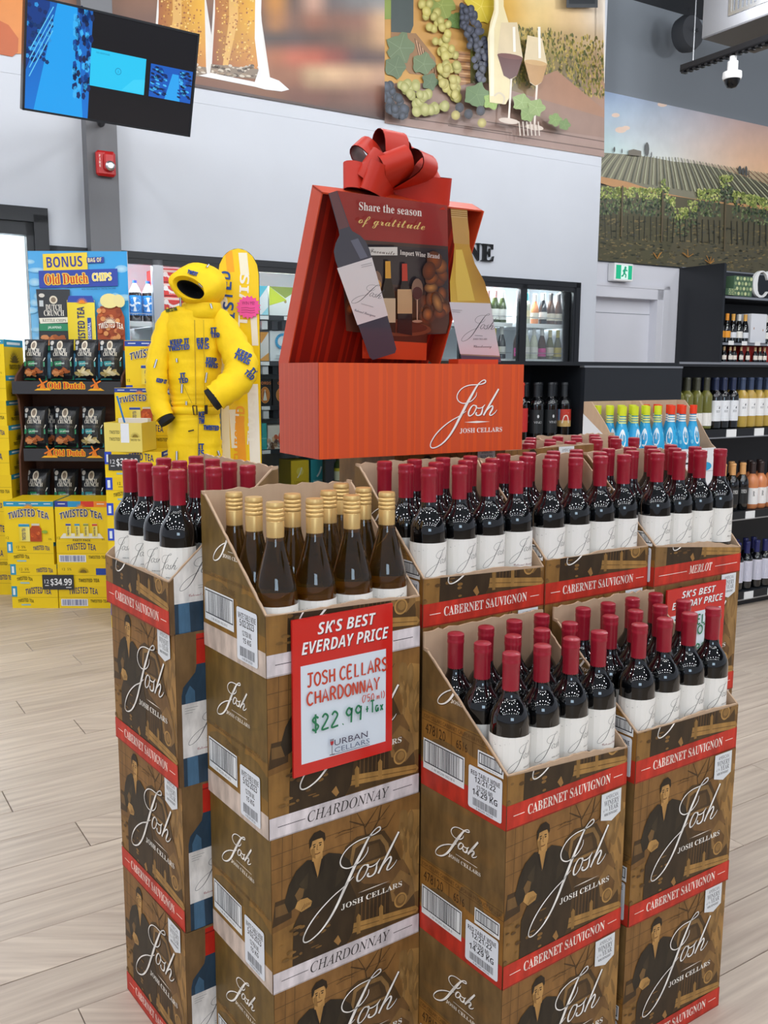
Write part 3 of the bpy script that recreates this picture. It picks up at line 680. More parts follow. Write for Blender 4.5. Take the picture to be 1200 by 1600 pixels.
def bottle_kind(key, prof, glass, cap, capz, capr, label=None, seg=20):
    """key -> list of (part name, mesh)"""
    parts = [('glass', lathe_mesh('bottle_glass', prof, glass, seg))]
    h = prof[-1][1]
    if cap: parts.append(('capsule', lathe_mesh('bottle_capsule', [(capr*1.0, capz), (capr*.98, h*.96), (capr*1.08, h*.965), (capr*1.08, h*.99), (capr*.9, h+.003), (.001, h+.0035)], cap, seg)))
    if label: parts.append(('label', label))
    KINDS[key] = parts; return parts
def put_bottle(key, name, loc, rz, label, group=None, cat='bottle'):
    t = thing(name, label, cat, Vector(loc)+Vector((0, 0, .0012)), rz, group)
    for n, me in KINDS[key]: link(n, me, t)
    return t
def simple_label(r, z0, h, col, half=1.5, deco=None):
    a = Art(); w = r*half; a.rect(-w, 0, w, h, col, nx=10)
    if deco: deco(a, w, h)
    return label_mesh(a, r, half, z0)

# ------------------------------------------------------------------ glass-front coolers in the white wall
ck = thing('drinks_cooler', 'long run of black framed glass door coolers in the white wall', 'cooler', wall(0, 0, 0), WYAW)
c = M(); c.box(.1, .75, .0, CE, .8, CT+.1); c.box(.1, .12, CT, CE, .8, CT+.1); c.box(.1, .06, 0, CE, .8, .12); c.box(CE-.002, .12, 0, CE+.1, .8, CT+.1); c.box(.012, .12, 0, .1, .8, CT+.1)
c.build('cabinet', 'cooler_white', ck)
f = M(); f.box(.1, -.03, CT-.05, CE, .1, CT); f.box(CE-.06, -.03, 0, CE, .1, CT); f.box(.1, -.03, 0, CE, .1, .14); f.box(.1, -.03, 0, .15, .1, CT)
f.build('frame', 'black_metal', ck)
ED = [.15, .88, 1.62, 2.33, 3.03, 3.73, 4.42, CE-.05]
for i in range(7):
    x0, x1 = ED[i], ED[i+1]
    d = M(); e = .04
    for q in ((x0, .14, x1, .22), (x0, CT-.05-e, x1, CT-.05), (x0, .14, x0+e, CT-.05), (x1-e, .14, x1, CT-.05)):
        d.mi = 1 if (i == 0 and q[0] > x0) or (i == 1 and q[2] < x0+.1) else 0; d.box(q[0], -.025, q[1], q[2], .03, q[3])
    dm = d.build('glass_door', ['black_metal', 'alu'], ck)
    M().box(x0+e, 0, .22, x1-e, .004, CT-.05-e).build('pane', 'pane_glass', dm)
    M().box(x0+e+.02, -.05, .9, x0+e+.035, -.03, 1.4).build('handle', 'black_plastic', dm)
    ld = bpy.data.lights.new('cooler_lamp', 'AREA'); ld.shape = 'RECTANGLE'; ld.size = .6; ld.size_y = .12; ld.energy = 30; ld.color = (.95, .98, 1)
    lo = bpy.data.objects.new('cooler_lamp', ld); COL.objects.link(lo); lo.parent = ck; lo.location = ((x0+x1)/2, .2, CT-.02)
    lo.rotation_euler = (radians(-25), 0, 0)
def shelf_z(px, py): return wsz(px, py, -.12)[1]
TAG3 = M().box(0, 0, 0, .1, .0035, .03).mesh('price_tag', 'shelf_label')
def bay_shelf(x0, x1, z, m='cooler_white'):
    s = M(); s.box(x0, .12, z-.03, x1, .74, z).build('shelf', m, ck)
    s = M(); s.box(x0, .112, z-.036, x1, .12, z+.004); s.build('price_strip', 'shelf_label' if m == 'cooler_white' else 'black_shelf', ck)
    if m != 'cooler_white':
        for k in range(3): o = link('price_tag', TAG3, ck); o.location = (x0+.1+k*.24, .108, z-.032)
    else: M().box(x0, .118, z+.06, x1, .121, z+.066).build('shelf_rail', 'alu', ck)
# bays with wine (right end)
Zc = [shelf_z(850, 507), shelf_z(850, 562)]
Zc += [Zc[1]-(Zc[0]-Zc[1]), Zc[1]-2*(Zc[0]-Zc[1])]
for x0, x1 in ((ED[5]+.02, ED[6]-.02), (ED[6]+.02, ED[7]-.0)):
    for z in Zc: bay_shelf(x0, x1, z)
mat('clear_pink', '#d9a79a', .08, coat=.3); mat('clear_pale', '#d8d9c4', .08, coat=.3); mat('frost_white', '#eef0ee', .2)
mat('green_glass', '#3d4a22', .06, coat=.4); mat('olive_glass', '#6d6c30', .06, coat=.4); mat('brown_glass', '#4a2c16', .07, coat=.4); mat('rose_wine', '#d98a5a', .08, coat=.3)
PB, PU, PC, PR = prof_bordeaux(), prof_burgundy(), prof_champ(), prof_round()
for k, (p, g, c_, lc, lz, lh) in {'frost': (PC, 'frost_white', '#f2f2ef', '#f4efe2', .04, .06), 'teal': (PB, 'clear_pale', '#4fc3cf', '#f2e3b4', .05, .08), 'rose': (PU, 'rose_wine', '#e9e4dd', '#f4ece0', .05, .06), 'dark': (PC, 'bottle_black', '#d7d7d2', '#e9e6e0', .05, .07),
        'brown': (PC, 'brown_glass', '#2a2624', '#e9dfca', .04, .07), 'pale': (PC, 'clear_pale', '#e9e9e4', '#f3efe6', .05, .07), 'olive': (PU, 'olive_glass', '#e9d9a0', '#f2ead2', .04, .08), 'green': (PU, 'green_glass', '#3a4a4a', '#f0ece2', .03, .1), 'pinkfoil': (PC, 'green_glass', '#e8a9a4', '#f4f0ea', .03, .1),
        'whitefoil': (PC, 'green_glass', '#eceae6', '#f3f0ec', .03, .1), 'lemon': (PU, 'olive_glass', '#e8d44a', '#f2d648', .03, .09), 'magenta': (PC, 'brown_glass', '#f1eeea', '#df3f98', .03, .08), 'orangelab': (PC, 'bottle_black', '#e8962e', '#f0a02c', .05, .07), 'goldtop': (PC, 'bottle_black', '#d9a24a', '#dfe3ea', .05, .06)}.items():
    r = p[1][0]; bottle_kind(k, p, g, colmat(c_, .4), p[-1][1]*.74, r*.47, simple_label(r, lz, lh, lc), 14)
COLN = {'frost': 'frosted white', 'teal': 'clear teal-capped', 'rose': 'rose', 'dark': 'black white-foiled', 'brown': 'brown', 'pale': 'clear pale', 'olive': 'olive', 'green': 'green', 'pinkfoil': 'pink-foiled', 'whitefoil': 'white-foiled', 'lemon': 'lemon-yellow', 'magenta': 'magenta-labelled', 'orangelab': 'orange-labelled', 'goldtop': 'gold-topped'}
def row_of(keys, x0, x1, y, z, where, group, frame=None, cat='bottle'):
    n = len(keys); seen = {}
    for i, k in enumerate(keys):
        x = x0+(x1-x0)*(i+.5)/n; p = wall(x, -y, z) if frame is None else frame(x, y, z)
        put_bottle(k, 'wine_bottle', p, WYAW+R.uniform(-.3, .3)-.25, '%s bottle, %s from left, %s' % (COLN[k], ORD[i], where), group)
row_of(['green', 'whitefoil', 'green', 'pinkfoil', 'pinkfoil', 'whitefoil'], ED[5]+.1, ED[6]-.06, .17, Zc[0], 'upper shelf of the left wine cooler door', 'upper shelf bottles in the left wine cooler')
row_of(['dark', 'green', 'dark', 'dark', 'lemon', 'dark'], ED[5]+.1, ED[6]-.06, .17, Zc[1], 'lower shelf of the left wine cooler door', 'lower shelf bottles in the left wine cooler')
row_of(['frost', 'teal', 'rose', 'dark', 'brown', 'brown'], ED[6]+.04, ED[7]+.0, .17, Zc[0], 'upper shelf of the end cooler door', 'upper shelf bottles in the end cooler')
row_of(['magenta', 'pale', 'pale', 'magenta', 'olive', 'lemon'], ED[6]+.04, ED[7]+.0, .17, Zc[1], 'lower shelf of the end cooler door', 'lower shelf bottles in the end cooler')
# bays with packs behind the snowsuit
Zb = [shelf_z(440, 494), shelf_z(440, 565), shelf_z(440, 634), shelf_z(440, 702)]
for i in (2, 3, 4):
    for z in Zb: bay_shelf(ED[i]+.02, ED[i+1]-.02, z, 'black_shelf')
def pack(name, label, art_fn, x, y, z, w, h, d, base, cat='box', rz=WYAW, at=None, m=None, group=None):
    t = thing(name, label, cat, Vector(at if at is not None else wall(x, -y, z))+Vector((0, 0, .0015)), rz, group)
    M().box(0, 0, 0, w, d, h).build('carton', colmat(base, .45), t, bevel=.003)
    if art_fn:
        a = Art(); art_fn(a, w, h); a.build('front_print', lambda p, q, k: (p, -.0006-k, q), t, m or INK, .0002)
    return t
def px_s(px, py=500): return wsz(px, py, -.2)[0]
def a_lime(a, w, h):
    a.rect(0, 0, w, h, '#e9ecea'); a.poly([(0, h), (w*.55, h*.55), (0, h*.35)], '#c8d62e'); a.poly([(0, h), (w, h), (w*.5, h*.62)], '#8a9a3c'); a.poly([(w, h*.35), (w, 0), (w*.5, 0)], '#c2d22c'); a.poly([(w*.45, 0), (w*.8, 0), (w, h*.2)], '#8e9c40'); a.ell(w*.5, h*.5, .012, .012, '#a08a5a', 10)
def a_aqua(a, w, h): a.rect(0, 0, w, h, '#e8eef0'); a.poly([(0, h), (w, h), (0, h*.45)], '#56c3d8'); a.poly([(w, h*.3), (w, 0), (w*.3, 0)], '#9ad8e4')
def a_swirl(a, w, h):
    a.rect(0, 0, w, h, '#eef3f5')
    for k in range(90):
        t = k/90*5.2; r = w*.36*(1-k/110); x = w*.5+r*cos(t+1); y = h*.6+r*sin(t+1); a.ell(x, y, .012, .012, R.choice(['#1c9ad0', '#47b4de', '#1a86bc']), 8)
    a.rect(w*.2, h*.1, w*.85, h*.22, '#d3dde0')
def a_orange(a, w, h): a.rect(0, 0, w, h, '#eceae4'); a.poly([(0, h), (w, h), (w*.3, h*.6)], '#f0a030'); a.poly([(0, 0), (w, 0), (w, h*.3)], '#e9a238')
def a_cable(a, w, h):
    a.rect(0, 0, w, h, '#1d1b1c'); a.text('CORDS', w*.5, h*.8, .022, '#d87a34', 'sans')
    for k in range(4): a.line([(w*.5+(w*.34-k*.008)*cos(t), h*.4+(h*.3-k*.008)*sin(t)) for t in (2*pi*j/20 for j in range(21))], .006, '#e0802c' if k % 2 else '#f0a04c')
def a_lampbox(a, w, h):
    a_cable(a, w, h); a.poly([(w*.35, h*.2), (w*.65, h*.2), (w*.55, h*.5), (w*.45, h*.5)], '#efe9d9'); a.rect(w*.47, h*.5, w*.53, h*.6, '#efe9d9')
def a_teal(a, w, h): a.rect(0, 0, w, h, '#3fb9b4'); a.rect(0, h*.4, w, h*.44, '#8fdcd6')
def a_photo(a, w, h):
    a.rect(0, 0, w, h, '#efe6d8'); a.blobs([(R.uniform(0, w), R.uniform(0, h*.6), .02, .025, R.random(), R.choice(['#d8643a', '#8a5a3c', '#efc49a', '#6d4a44', '#f3ede4'])) for _ in range(26)], 8); a.ell(w*.62, h*.45, .03, .06, '#e0562e', 14)
b2 = px_s(404); GP = 'packs on the black cooler shelves'
for zi, items in enumerate(([('aqua striped', a_aqua, .1, .24, '#dfe8ea'), ('lime and white', a_lime, .29, .24, '#e2e6d8')], [('orange and white', a_orange, .1, .24, '#e4e0d8'), ('white blue swirl', a_swirl, .22, .25, '#e8eef0')], [('black lamp', a_lampbox, .12, .22, '#1d1b1c'), ('black orange cable', a_cable, .2, .22, '#1d1b1c')], [('turquoise', a_teal, .07, .22, '#3fb9b4'), ('cream fruit picture', a_photo, .2, .2, '#efe6d8')])):
    x = b2-.03
    for nm, fn, w_, h_, bc in items:
        pack('carton_pack', '%s carton on the %s black cooler shelf right of the snowboard' % (nm, ORD[zi]), fn, x, .16, Zb[zi], w_, h_, .3, bc, group=GP); x += w_+.012
# yellow-capped gap fillers: small grey trays hanging below the shelves
for zi in range(3):
    t = thing('shelf_divider', 'row of grey dividers under the %s black cooler shelf' % ORD[zi], 'divider', wall(b2, -.13, Zb[zi+1]+.262), WYAW)
    for k in range(7): M().box(k*.09, 0, 0, k*.09+.05, .2, .07).build('divider_block', 'white_plastic' if k % 3 == 0 else 'black_shelf', t)
# first bay: big bottles and red packs
Za = [shelf_z(220, 503), shelf_z(220, 529)]
for z in (Za[0], Za[0]-.45, Za[0]-.9): bay_shelf(ED[0]+.02, ED[1]-.02, z); bay_shelf(ED[1]+.02, b2-.045, z)
def a_soda(a, w, h):
    a.rect(0, 0, w, h, '#1668b4', top='#1b8ad6', nx=8); a.ell(w*.5, h*.55, h*.36, h*.36, '#f2f4f6', 24)
    a.poly([(w*.5+h*.3*cos(t), h*.55+h*.3*sin(t)) for t in [pi*k/12+.25 for k in range(13)]], '#d8312e'); a.poly([(w*.5+h*.3*cos(t), h*.55+h*.3*sin(t)) for t in [pi+pi*k/12+.0 for k in range(13)]], '#1f4fa8')
    a.line([(w*.5-h*.3, h*.55), (w*.5-h*.1, h*.48), (w*.5+h*.1, h*.62), (w*.5+h*.3, h*.6)], h*.1, '#f2f4f6', 5); a.text('pepsi', w*.5, h*.04, h*.1, '#f2f4f6', 'rm')
r = .05; a = Art(); w = r*2.4; a.rect(-w, 0, w, .15, '#1a7fcc', nx=14)
b = Art(); a_soda(b, .12, .15); a.paste(b, -.06, 0)
sodap = [(.04, 0), (.05, .01), (.05, .2), (.046, .225), (.03, .26), (.014, .29), (.014, .3)]
mat('soda_dark', '#1a0d0a', .08, coat=.4); mat('clear_plastic', '#dfe9ee', .1, coat=.3)
KINDS['soda'] = [('body', M().lathe(sodap[:4], 20).mesh('bottle_body', 'soda_dark', smooth=46)), ('shoulder', M().lathe(sodap[3:], 20).mesh('bottle_shoulder', 'clear_plastic', smooth=46)), ('cap', M().lathe([(.017, .295), (.017, .315), (.001, .316)], 14).mesh('bottle_cap', colmat('#1f4fa8', .4), smooth=46)), ('label', label_mesh(a, r, 2.4, .05))]
for i in range(5): put_bottle('soda', 'soda_bottle', wall(px_s(238, 470)-.03-i*.104, -.2, Za[0]), WYAW-.35, 'big blue-labelled soda bottle, %s from the right behind the cooler glass' % ORD[i], 'soda bottles behind the glass')
def a_redpack(a, w, h):
    a.rect(0, 0, w, h, '#c8281f'); a.rect(0, h*.72, w, h*.9, '#e8c9c0'); a.line([(w*.05, h*.3), (w*.3, h*.5), (w*.6, h*.25), (w*.95, h*.5)], h*.16, '#f3e6e2', 5); a.ell(w*.3, h*.55, h*.2, h*.2, '#efe4e0', 12); a.text('COLA', w*.62, h*.1, h*.2, '#f5ebe8', 'scr', w=w*.4)
for k in range(4):
    for j in range(3): pack('drinks_pack', 'red soda carton, %s from the left in layer %s of the pile behind glass' % (ORD[j], ORD[k]), a_redpack, px_s(243)+.02+j*.2, .16, Za[0]+k*.105, .19, .1, .3, '#c8281f', group='red soda cartons behind the glass')
for k in range(5): pack('drinks_tray', 'white wrapped drinks tray on the cooler shelf below the soda, %s from the left' % ORD[k], lambda a, w, h: (a.rect(0, 0, w, h, '#dfe4ea'), a.rect(0, h*.3, w, h*.6, '#c9545a' if k > 2 else '#9fb2c4'), a.text('SODA', w*.5, h*.35, h*.2, '#f3f3f3', 'sans', w=w*.7)), px_s(206)-.02+k*.125, .16, Za[0]-.45, .118, .16, .3, '#dfe4ea', group='white trays below the soda')

# ------------------------------------------------------------------ walk-in cooler at the far left
wi = thing('walk_in_cooler', 'tall black framed walk-in cooler opening at the left wall end', 'cooler', wall(0, 0, 0), WYAW)
c = M(); c.box(-3.2, 2.2, 0, .0, 2.25, 2.8); c.box(-3.2, .12, 2.6, 0, 2.25, 2.65); c.box(-.04, .12, 0, -.0, 2.2, 2.65); c.box(-3.2, .12, 0, -3.15, 2.2, 2.65)
c.build('cold_room', 'cooler_white', wi)
f = M(); f.box(-1.6, -.04, 2.45, .098, .1, 2.55); f.box(0, -.04, 0, .098, .1, 2.5); f.build('frame', 'black_metal', wi)
f = M(); f.box(-1.6, -.02, 2.36, 0, .06, 2.45); f.box(-.05, -.02, 0, 0, .06, 2.45); d = f.build('glass_door', 'black_metal', wi)
M().box(-1.6, .0, 0, -.05, .005, 2.36).build('pane', 'pane_glass', d)
u0 = M(); u0.box(-.44, 1.9, 2.2, -.1, 2.2, 2.5, None); u0.build('fan_unit', 'white_plastic', wi, bevel=.02)
for x in (-.8, -2.2):
    ld = bpy.data.lights.new('cold_room_lamp', 'AREA'); ld.size = .7; ld.energy = 55; ld.color = (.93, .97, 1)
    lo = bpy.data.objects.new('cold_room_lamp', ld); COL.objects.link(lo); lo.parent = wi; lo.location = (x, 1.0, 2.56)
def a_beer(a, w, h, c1='#1f7a55'):
    a.rect(0, 0, w, h, '#eef0ee'); a.rect(w*.06, h*.08, w*.94, h*.92, c1); a.poly([(w*.06, h*.2), (w*.94, h*.42), (w*.94, h*.75), (w*.06, h*.55)], '#c4262c'); a.text('Lager', w*.5, h*.38, h*.17, '#f6f1ea', 'scr')
SH = M(); SH.box(-1.2, .6, 1.575, -.06, 1.1, 1.6); SH.build('shelf', 'alu', wi)
for k in range(4):
    for j in range(2): pack('beer_case', 'white %s beer case, %s from the right in the %s layer of the walk-in cooler' % (('green' if (k+j) % 2 else 'purple'), ORD[k], ('lower', 'upper')[j]), (lambda a, w, h: a_beer(a, w, h, '#1f7a55')) if (k+j) % 2 else (lambda a, w, h: a_beer(a, w, h, '#8a3a78')), -.34-k*.28, .62, 1.15+j*.205+(.2 if False else 0), .26, .2, .3, '#e9ecec', group='beer cases in the walk-in cooler')
for k in range(5): pack('beer_case', 'plain white beer case under the patterned ones, %s from the right' % ORD[k], a_beer, -.34-k*.28, .62, 0, .27, 1.148, .3, '#e4e7e7', group='beer case columns in the walk-in cooler') if False else None
M().box(-1.5, .58, 1.1, -.06, 1.1, 1.148).build('shelf', 'alu', wi)
M().box(-1.5, 1.06, 0, -.06, 1.1, 1.148).build('shelf_back', 'alu', wi)

# ------------------------------------------------------------------ the wine cases
def sepia(a, W, H, warm):
    """the brown photograph printed on the case: young man beside an old truck"""
    P = lambda pts: [(u*W, v*H) for u, v in pts]
    K = (lambda o, b: o) if not warm else (lambda o, b: b)
    bg = K('#8a6234', '#7a5a34')
    a.rect(0, 0, W, H, K('#6d4d26', '#6b4d2b'), top=bg, ny=3, nx=2)
    a.poly(P([(.0, .13), (.0, .4), (.2, .43), (.45, .3), (.5, .13)]), K('#8f6835', '#86653b'))
    for v in (.72, .81, .9): a.line(P([(0, v), (.4, v+.01), (.75, v)]), .0012, '#5a4022')
    for u in (.06, .12, .5): a.line(P([(u, .55), (u+.01, 1)]), .0014, '#604524')
    a.poly(P([(.84, .38), (.88, .62), (.86, .82), (.93, .9), (1, .88), (1, .3), (.93, .3)]), K('#a37a44', '#9a7748'))
    for _ in range(22): a.ell(R.uniform(.84, 1)*W, R.uniform(.3, .88)*H, R.uniform(.003, .009), R.uniform(.01, .03), R.choice(['#7a5a30', '#a07c4a', '#6b4c28', '#8f6c3c']), 9, R.uniform(-.3, .3), edge='#86653a')
    for q in ([(.62, .78), (.6, .9), (.55, 1)], [(.6, .88), (.66, .95), (.7, 1)], [(.63, .8), (.7, .9), (.78, .98)], [(.66, .82), (.76, .84), (.82, .92)], [(.6, .9), (.5, .96)], [(.7, .9), (.72, 1)]): a.line(P(q), [.0035, .002, .001][:len(q)], '#4d371e')
    a.poly(P([(.0, .44), (.12, .46), (.12, .6), (.02, .6)]), '#43311c'); a.poly(P([(.02, .5), (.1, .5), (.1, .57), (.02, .57)]), '#6d512e')
    a.poly(P([(.42, .18), (.42, .62), (.47, .8), (.55, .84), (.74, .82), (.8, .72), (.86, .58), (.93, .45), (.97, .25), (.97, .14), (.42, .14)]), '#4f3a20')
    a.poly(P([(.49, .62), (.52, .79), (.57, .815), (.72, .8), (.77, .72), (.79, .62)]), '#8b6a3e'); a.poly(P([(.515, .64), (.54, .765), (.58, .78), (.71, .77), (.745, .71), (.76, .64)]), '#4a3720')
    a.poly(P([(.56, .65), (.58, .75), (.7, .75), (.72, .66)]), '#5d4528')
    a.poly(P([(.5, .6), (.88, .57), (.93, .47), (.9, .4), (.8, .43), (.6, .5)]), '#745430'); a.poly(P([(.78, .42), (.86, .5), (.95, .42), (.97, .3), (.9, .24), (.8, .3)]), '#8a673a'); a.poly(P([(.81, .36), (.87, .43), (.93, .36), (.92, .3), (.85, .28)]), '#684a28')
    a.poly(P([(.56, .22), (.57, .45), (.78, .4), (.78, .2)]), '#3b2b18')
    for k in range(7): a.line(P([(.58+k*.028, .24), (.585+k*.028, .42)]), .0018, '#6a4d2a')
    a.ell(.863*W, .285*H, .047*W, .047*W, '#b58a4c', 20); a.ell(.863*W, .285*H, .037*W, .037*W, '#7a5a32', 20); a.ell(.868*W, .29*H, .026*W, .026*W, '#9a7440', 16)
    a.poly(P([(.4, .22), (.42, .27), (.98, .2), (1, .17), (.98, .145), (.42, .2)]), '#a57c42'); a.line(P([(.42, .235), (.98, .168)]), .0015, '#6b4c28')
    for u in (.56, .72): a.poly(P([(u-.012, .17), (u-.015, .29), (u, .31), (u+.015, .29), (u+.014, .17)]), '#9d763f')
    a.poly(P([(.12, .1), (.13, .4), (.2, .52), (.5, .56), (.55, .42), (.52, .2), (.46, .1)]), '#3a2c1b')     # trousers
    a.poly(P([(.22, .8), (.15, .755), (.105, .68), (.075, .58), (.1, .5), (.17, .53), (.2, .55), (.22, .46), (.45, .48), (.5, .54), (.53, .6), (.5, .7), (.44, .765), (.36, .8), (.3, .78)]), '#2f271b')    # shirt
    a.poly(P([(.2, .6), (.17, .66), (.23, .72), (.22, .62)]), '#3c3222'); a.poly(P([(.4, .55), (.47, .6), (.44, .7), (.41, .64)]), '#3a3021')
    a.poly(P([(.255, .82), (.25, .765), (.285, .66), (.32, .76), (.32, .82)]), '#b0844a')                        # neck
    a.poly(P([(.24, .79), (.262, .775), (.288, .66), (.26, .7)]), '#221b12'); a.poly(P([(.335, .79), (.312, .775), (.288, .66), (.325, .71)]), '#241d13')
    a.ell(.285*W, .862*H, .043*W, .073*H, '#b98d52', 18, -.04); a.poly(P([(.245, .86), (.25, .81), (.275, .79), (.268, .87)]), '#8d6838')
    a.poly(P([(.235, .87), (.235, .925), (.265, .962), (.305, .968), (.335, .94), (.34, .9), (.332, .885), (.32, .915), (.285, .915), (.255, .912), (.248, .88)]), '#2c2114')   # hair
    a.line(P([(.257, .885), (.275, .887)]), .0022, '#3a2a16'); a.line(P([(.295, .887), (.315, .885)]), .0022, '#3a2a16')
    a.ell(.267*W, .872*H, .0026, .0015, '#2c2012', 8); a.ell(.305*W, .872*H, .0026, .0015, '#2c2012', 8)
    a.line(P([(.287, .88), (.283, .848), (.292, .845)]), .0016, '#7d5a30'); a.line(P([(.27, .822), (.287, .819), (.304, .823)]), .002, '#6b4224')
    a.poly(P([(.14, .515), (.16, .56), (.22, .555), (.25, .52), (.24, .49), (.18, .475)]), '#b58a4e')
    for k in range(4): a.line(P([(.18+k*.016, .485+k*.006), (.205+k*.014, .52)]), .0012, '#6a4a26')
    a.poly(P([(.14, .6), (.17, .64), (.2, .62), (.19, .57), (.16, .55)]), '#6d5230'); a.poly(P([(.39, .19), (.42, .22), (.44, .17), (.42, .15)]), '#a57a44')
    for _ in range(18): a.ell(R.uniform(0, .4)*W, R.uniform(.16, .42)*H, R.uniform(.003, .01), R.uniform(.001, .004), R.choice(['#5f4424', '#8a6636', '#7a5a30']), 8)
    a.line(P([(.42, .905), (.46, .915), (.5, .905), (.53, .915)]), .001, '#4d371e', 3); a.line(P([(.4, .885), (.45, .893), (.52, .89)]), .001, '#4d371e', 3)

def front_art(kind, W, H):
    a = Art(); cab = kind != 'chardonnay'
    sepia(a, W, H, kind == 'merlot')
    band, ink = ('#c03323', '#f3e7dc') if cab else ('#d7ced0', '#2a2422')
    bh = .152*H if cab else .135*H
    a.rect(0, 0, W, bh, band)
    if kind == 'cabernet': a.text('CABERNET SAUVIGNON', .505*W, bh*.36, .018, ink, 'sb', w=.69*W); q = ((.05, .135), (.88, .96))
    elif kind == 'merlot': a.text('MERLOT', .52*W, bh*.36, .019, ink, 'sbi', w=.27*W); q = ((.05, .36), (.69, .96))
    else: a.text('CHARDONNAY', .51*W, bh*.3, .019, ink, 'si', w=.55*W); q = ((.05, .22), (.81, .95))
    for u0, u1 in q: a.line([(u0*W, bh*.52), (u1*W, bh*.52)], .0013, ink)
    a.line([(0, .0015), (W, .0015)], .002, '#8a2a1c' if cab else '#b5a9a8')
    b = Art(); x0, y0, sx, sy = .19*W, .262*H, W*.00083, H*.00076
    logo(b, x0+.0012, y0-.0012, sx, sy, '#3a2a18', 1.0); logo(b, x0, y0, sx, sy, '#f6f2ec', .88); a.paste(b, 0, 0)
    a.poly([(.55*W, .455*H), (.66*W, .4585*H), (.78*W, .455*H), (.66*W, .4515*H)], '#f0e8dc')
    a.text('JOSH CELLARS', .655*W, .385*H, .034*H, '#f4efe6', 'sb', w=.43*W)
    return a.clip([(0, 0), (W, 0), (W, H), (0, H)])

def barcode_art(w, h, seed):
    a = Art(); a.rect(0, 0, w, h, '#eef0f1'); e = .003
    a.rect(e, h*.2, w-e, h-e, '#20222a'); a.rect(e+.0022, h*.2+.0022, w-e-.0022, h-e-.0022, '#eef0f1')
    barcode(a, e+w*.08, h*.23, w-e-w*.08, h-e*1.8, seed, '#33363e'); a.text('1 00 85200 00218 0', w*.5, h*.06, h*.075, '#55585e', 'rm', w=w*.55)
    return a
def ship_art(w, h, lines, seed):
    a = Art(); r = .005; pts = []
    for cx, cy, t0 in ((w-r, h-r, 0), (r, h-r, pi/2), (r, r, pi), (w-r, r, 3*pi/2)): pts += [(cx+r*cos(t0+k*pi/8), cy+r*sin(t0+k*pi/8)) for k in range(5)]
    a.poly(pts, '#e9edf4')
    y = .80
    for t, hh, ww in lines: a.text(t, w*.5, h*y, h*hh, '#23252c', 'sans', w=w*ww); y -= hh+.045
    barcode(a, w*.14, h*.09, w*.86, h*.27, seed, '#33363e'); a.text('0 85200 00220', w*.5, h*.025, h*.045, '#44474e', 'rm', w=w*.5)
    return a
def side_left_art(kind, D, H):
    a = Art(); cab = kind != 'chardonnay'
    a.rect(0, 0, D, H, '#93662d' if cab else '#8a6428'); a.rect(0, H*.5, D, H, '#6d5330' if cab else '#6b5326', top='#755a35' if cab else '#725829', ny=1)
    for _ in range(14): a.ell(R.uniform(0, D), R.uniform(H*.2, H), R.uniform(.02, .06), R.uniform(.008, .03), R.choice(['#7d5c32', '#745832'] if cab else ['#775a2a', '#6c5424']), 10, R.uniform(-.1, .1), edge='#745832' if cab else '#725829')
    if cab:
        a.rect(0, H*.498, D, H*.505, '#80602f')
        a.text('JOSH CELLARS CABERNET CALIFORNIA PRODUCT OF U.S.A.', D*.5, H*.452, H*.024, '#54371a', 'rm', w=D*.96)
        a.rect(0, H*.438, D, H*.441, '#54371a'); a.rect(0, H*.492, D, H*.495, '#54371a')
        for t, u0, u1, hh in (('478120', .05, .3, .065), ('6516', .43, .56, .055), ('11219', .68, .9, .06)): a.text(t, D*(u0+u1)/2, H*.355, H*hh, '#3f2814', 'rm', w=D*(u1-u0))
        for u in (.37, .62): a.rect(D*u, H*.345, D*u+.001, H*.438, '#54371a')
        a.rect(0, 0, D, H*.152, '#b93222')
    else:
        a.text('JOSH CELLARS CHARDONNAY CALIFORNIA PRODUCT OF U.S.A.', D*.5, H*.475, H*.024, '#5d4424', 'rm', w=D*.96); a.text('LIGHT WINE', D*.42, H*.4, H*.04, '#5d4424', 'rm', w=D*.26)
        a.rect(0, 0, D, H*.15, '#cdbbae')
    x0, y0, sx, sy = .2*D, .585*H, D*.00064, H*.00037
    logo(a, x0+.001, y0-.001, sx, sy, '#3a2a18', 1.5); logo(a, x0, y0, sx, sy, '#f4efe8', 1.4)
    a.line([(D*.45, H*.67), (D*.7, H*.67)], .001, '#efe6da'); a.text('JOSH CELLARS', .55*D, .625*H, .022*H, '#f0e9de', 'sb', w=.38*D)
    return a.clip([(0, 0), (D, 0), (D, H), (0, H)])
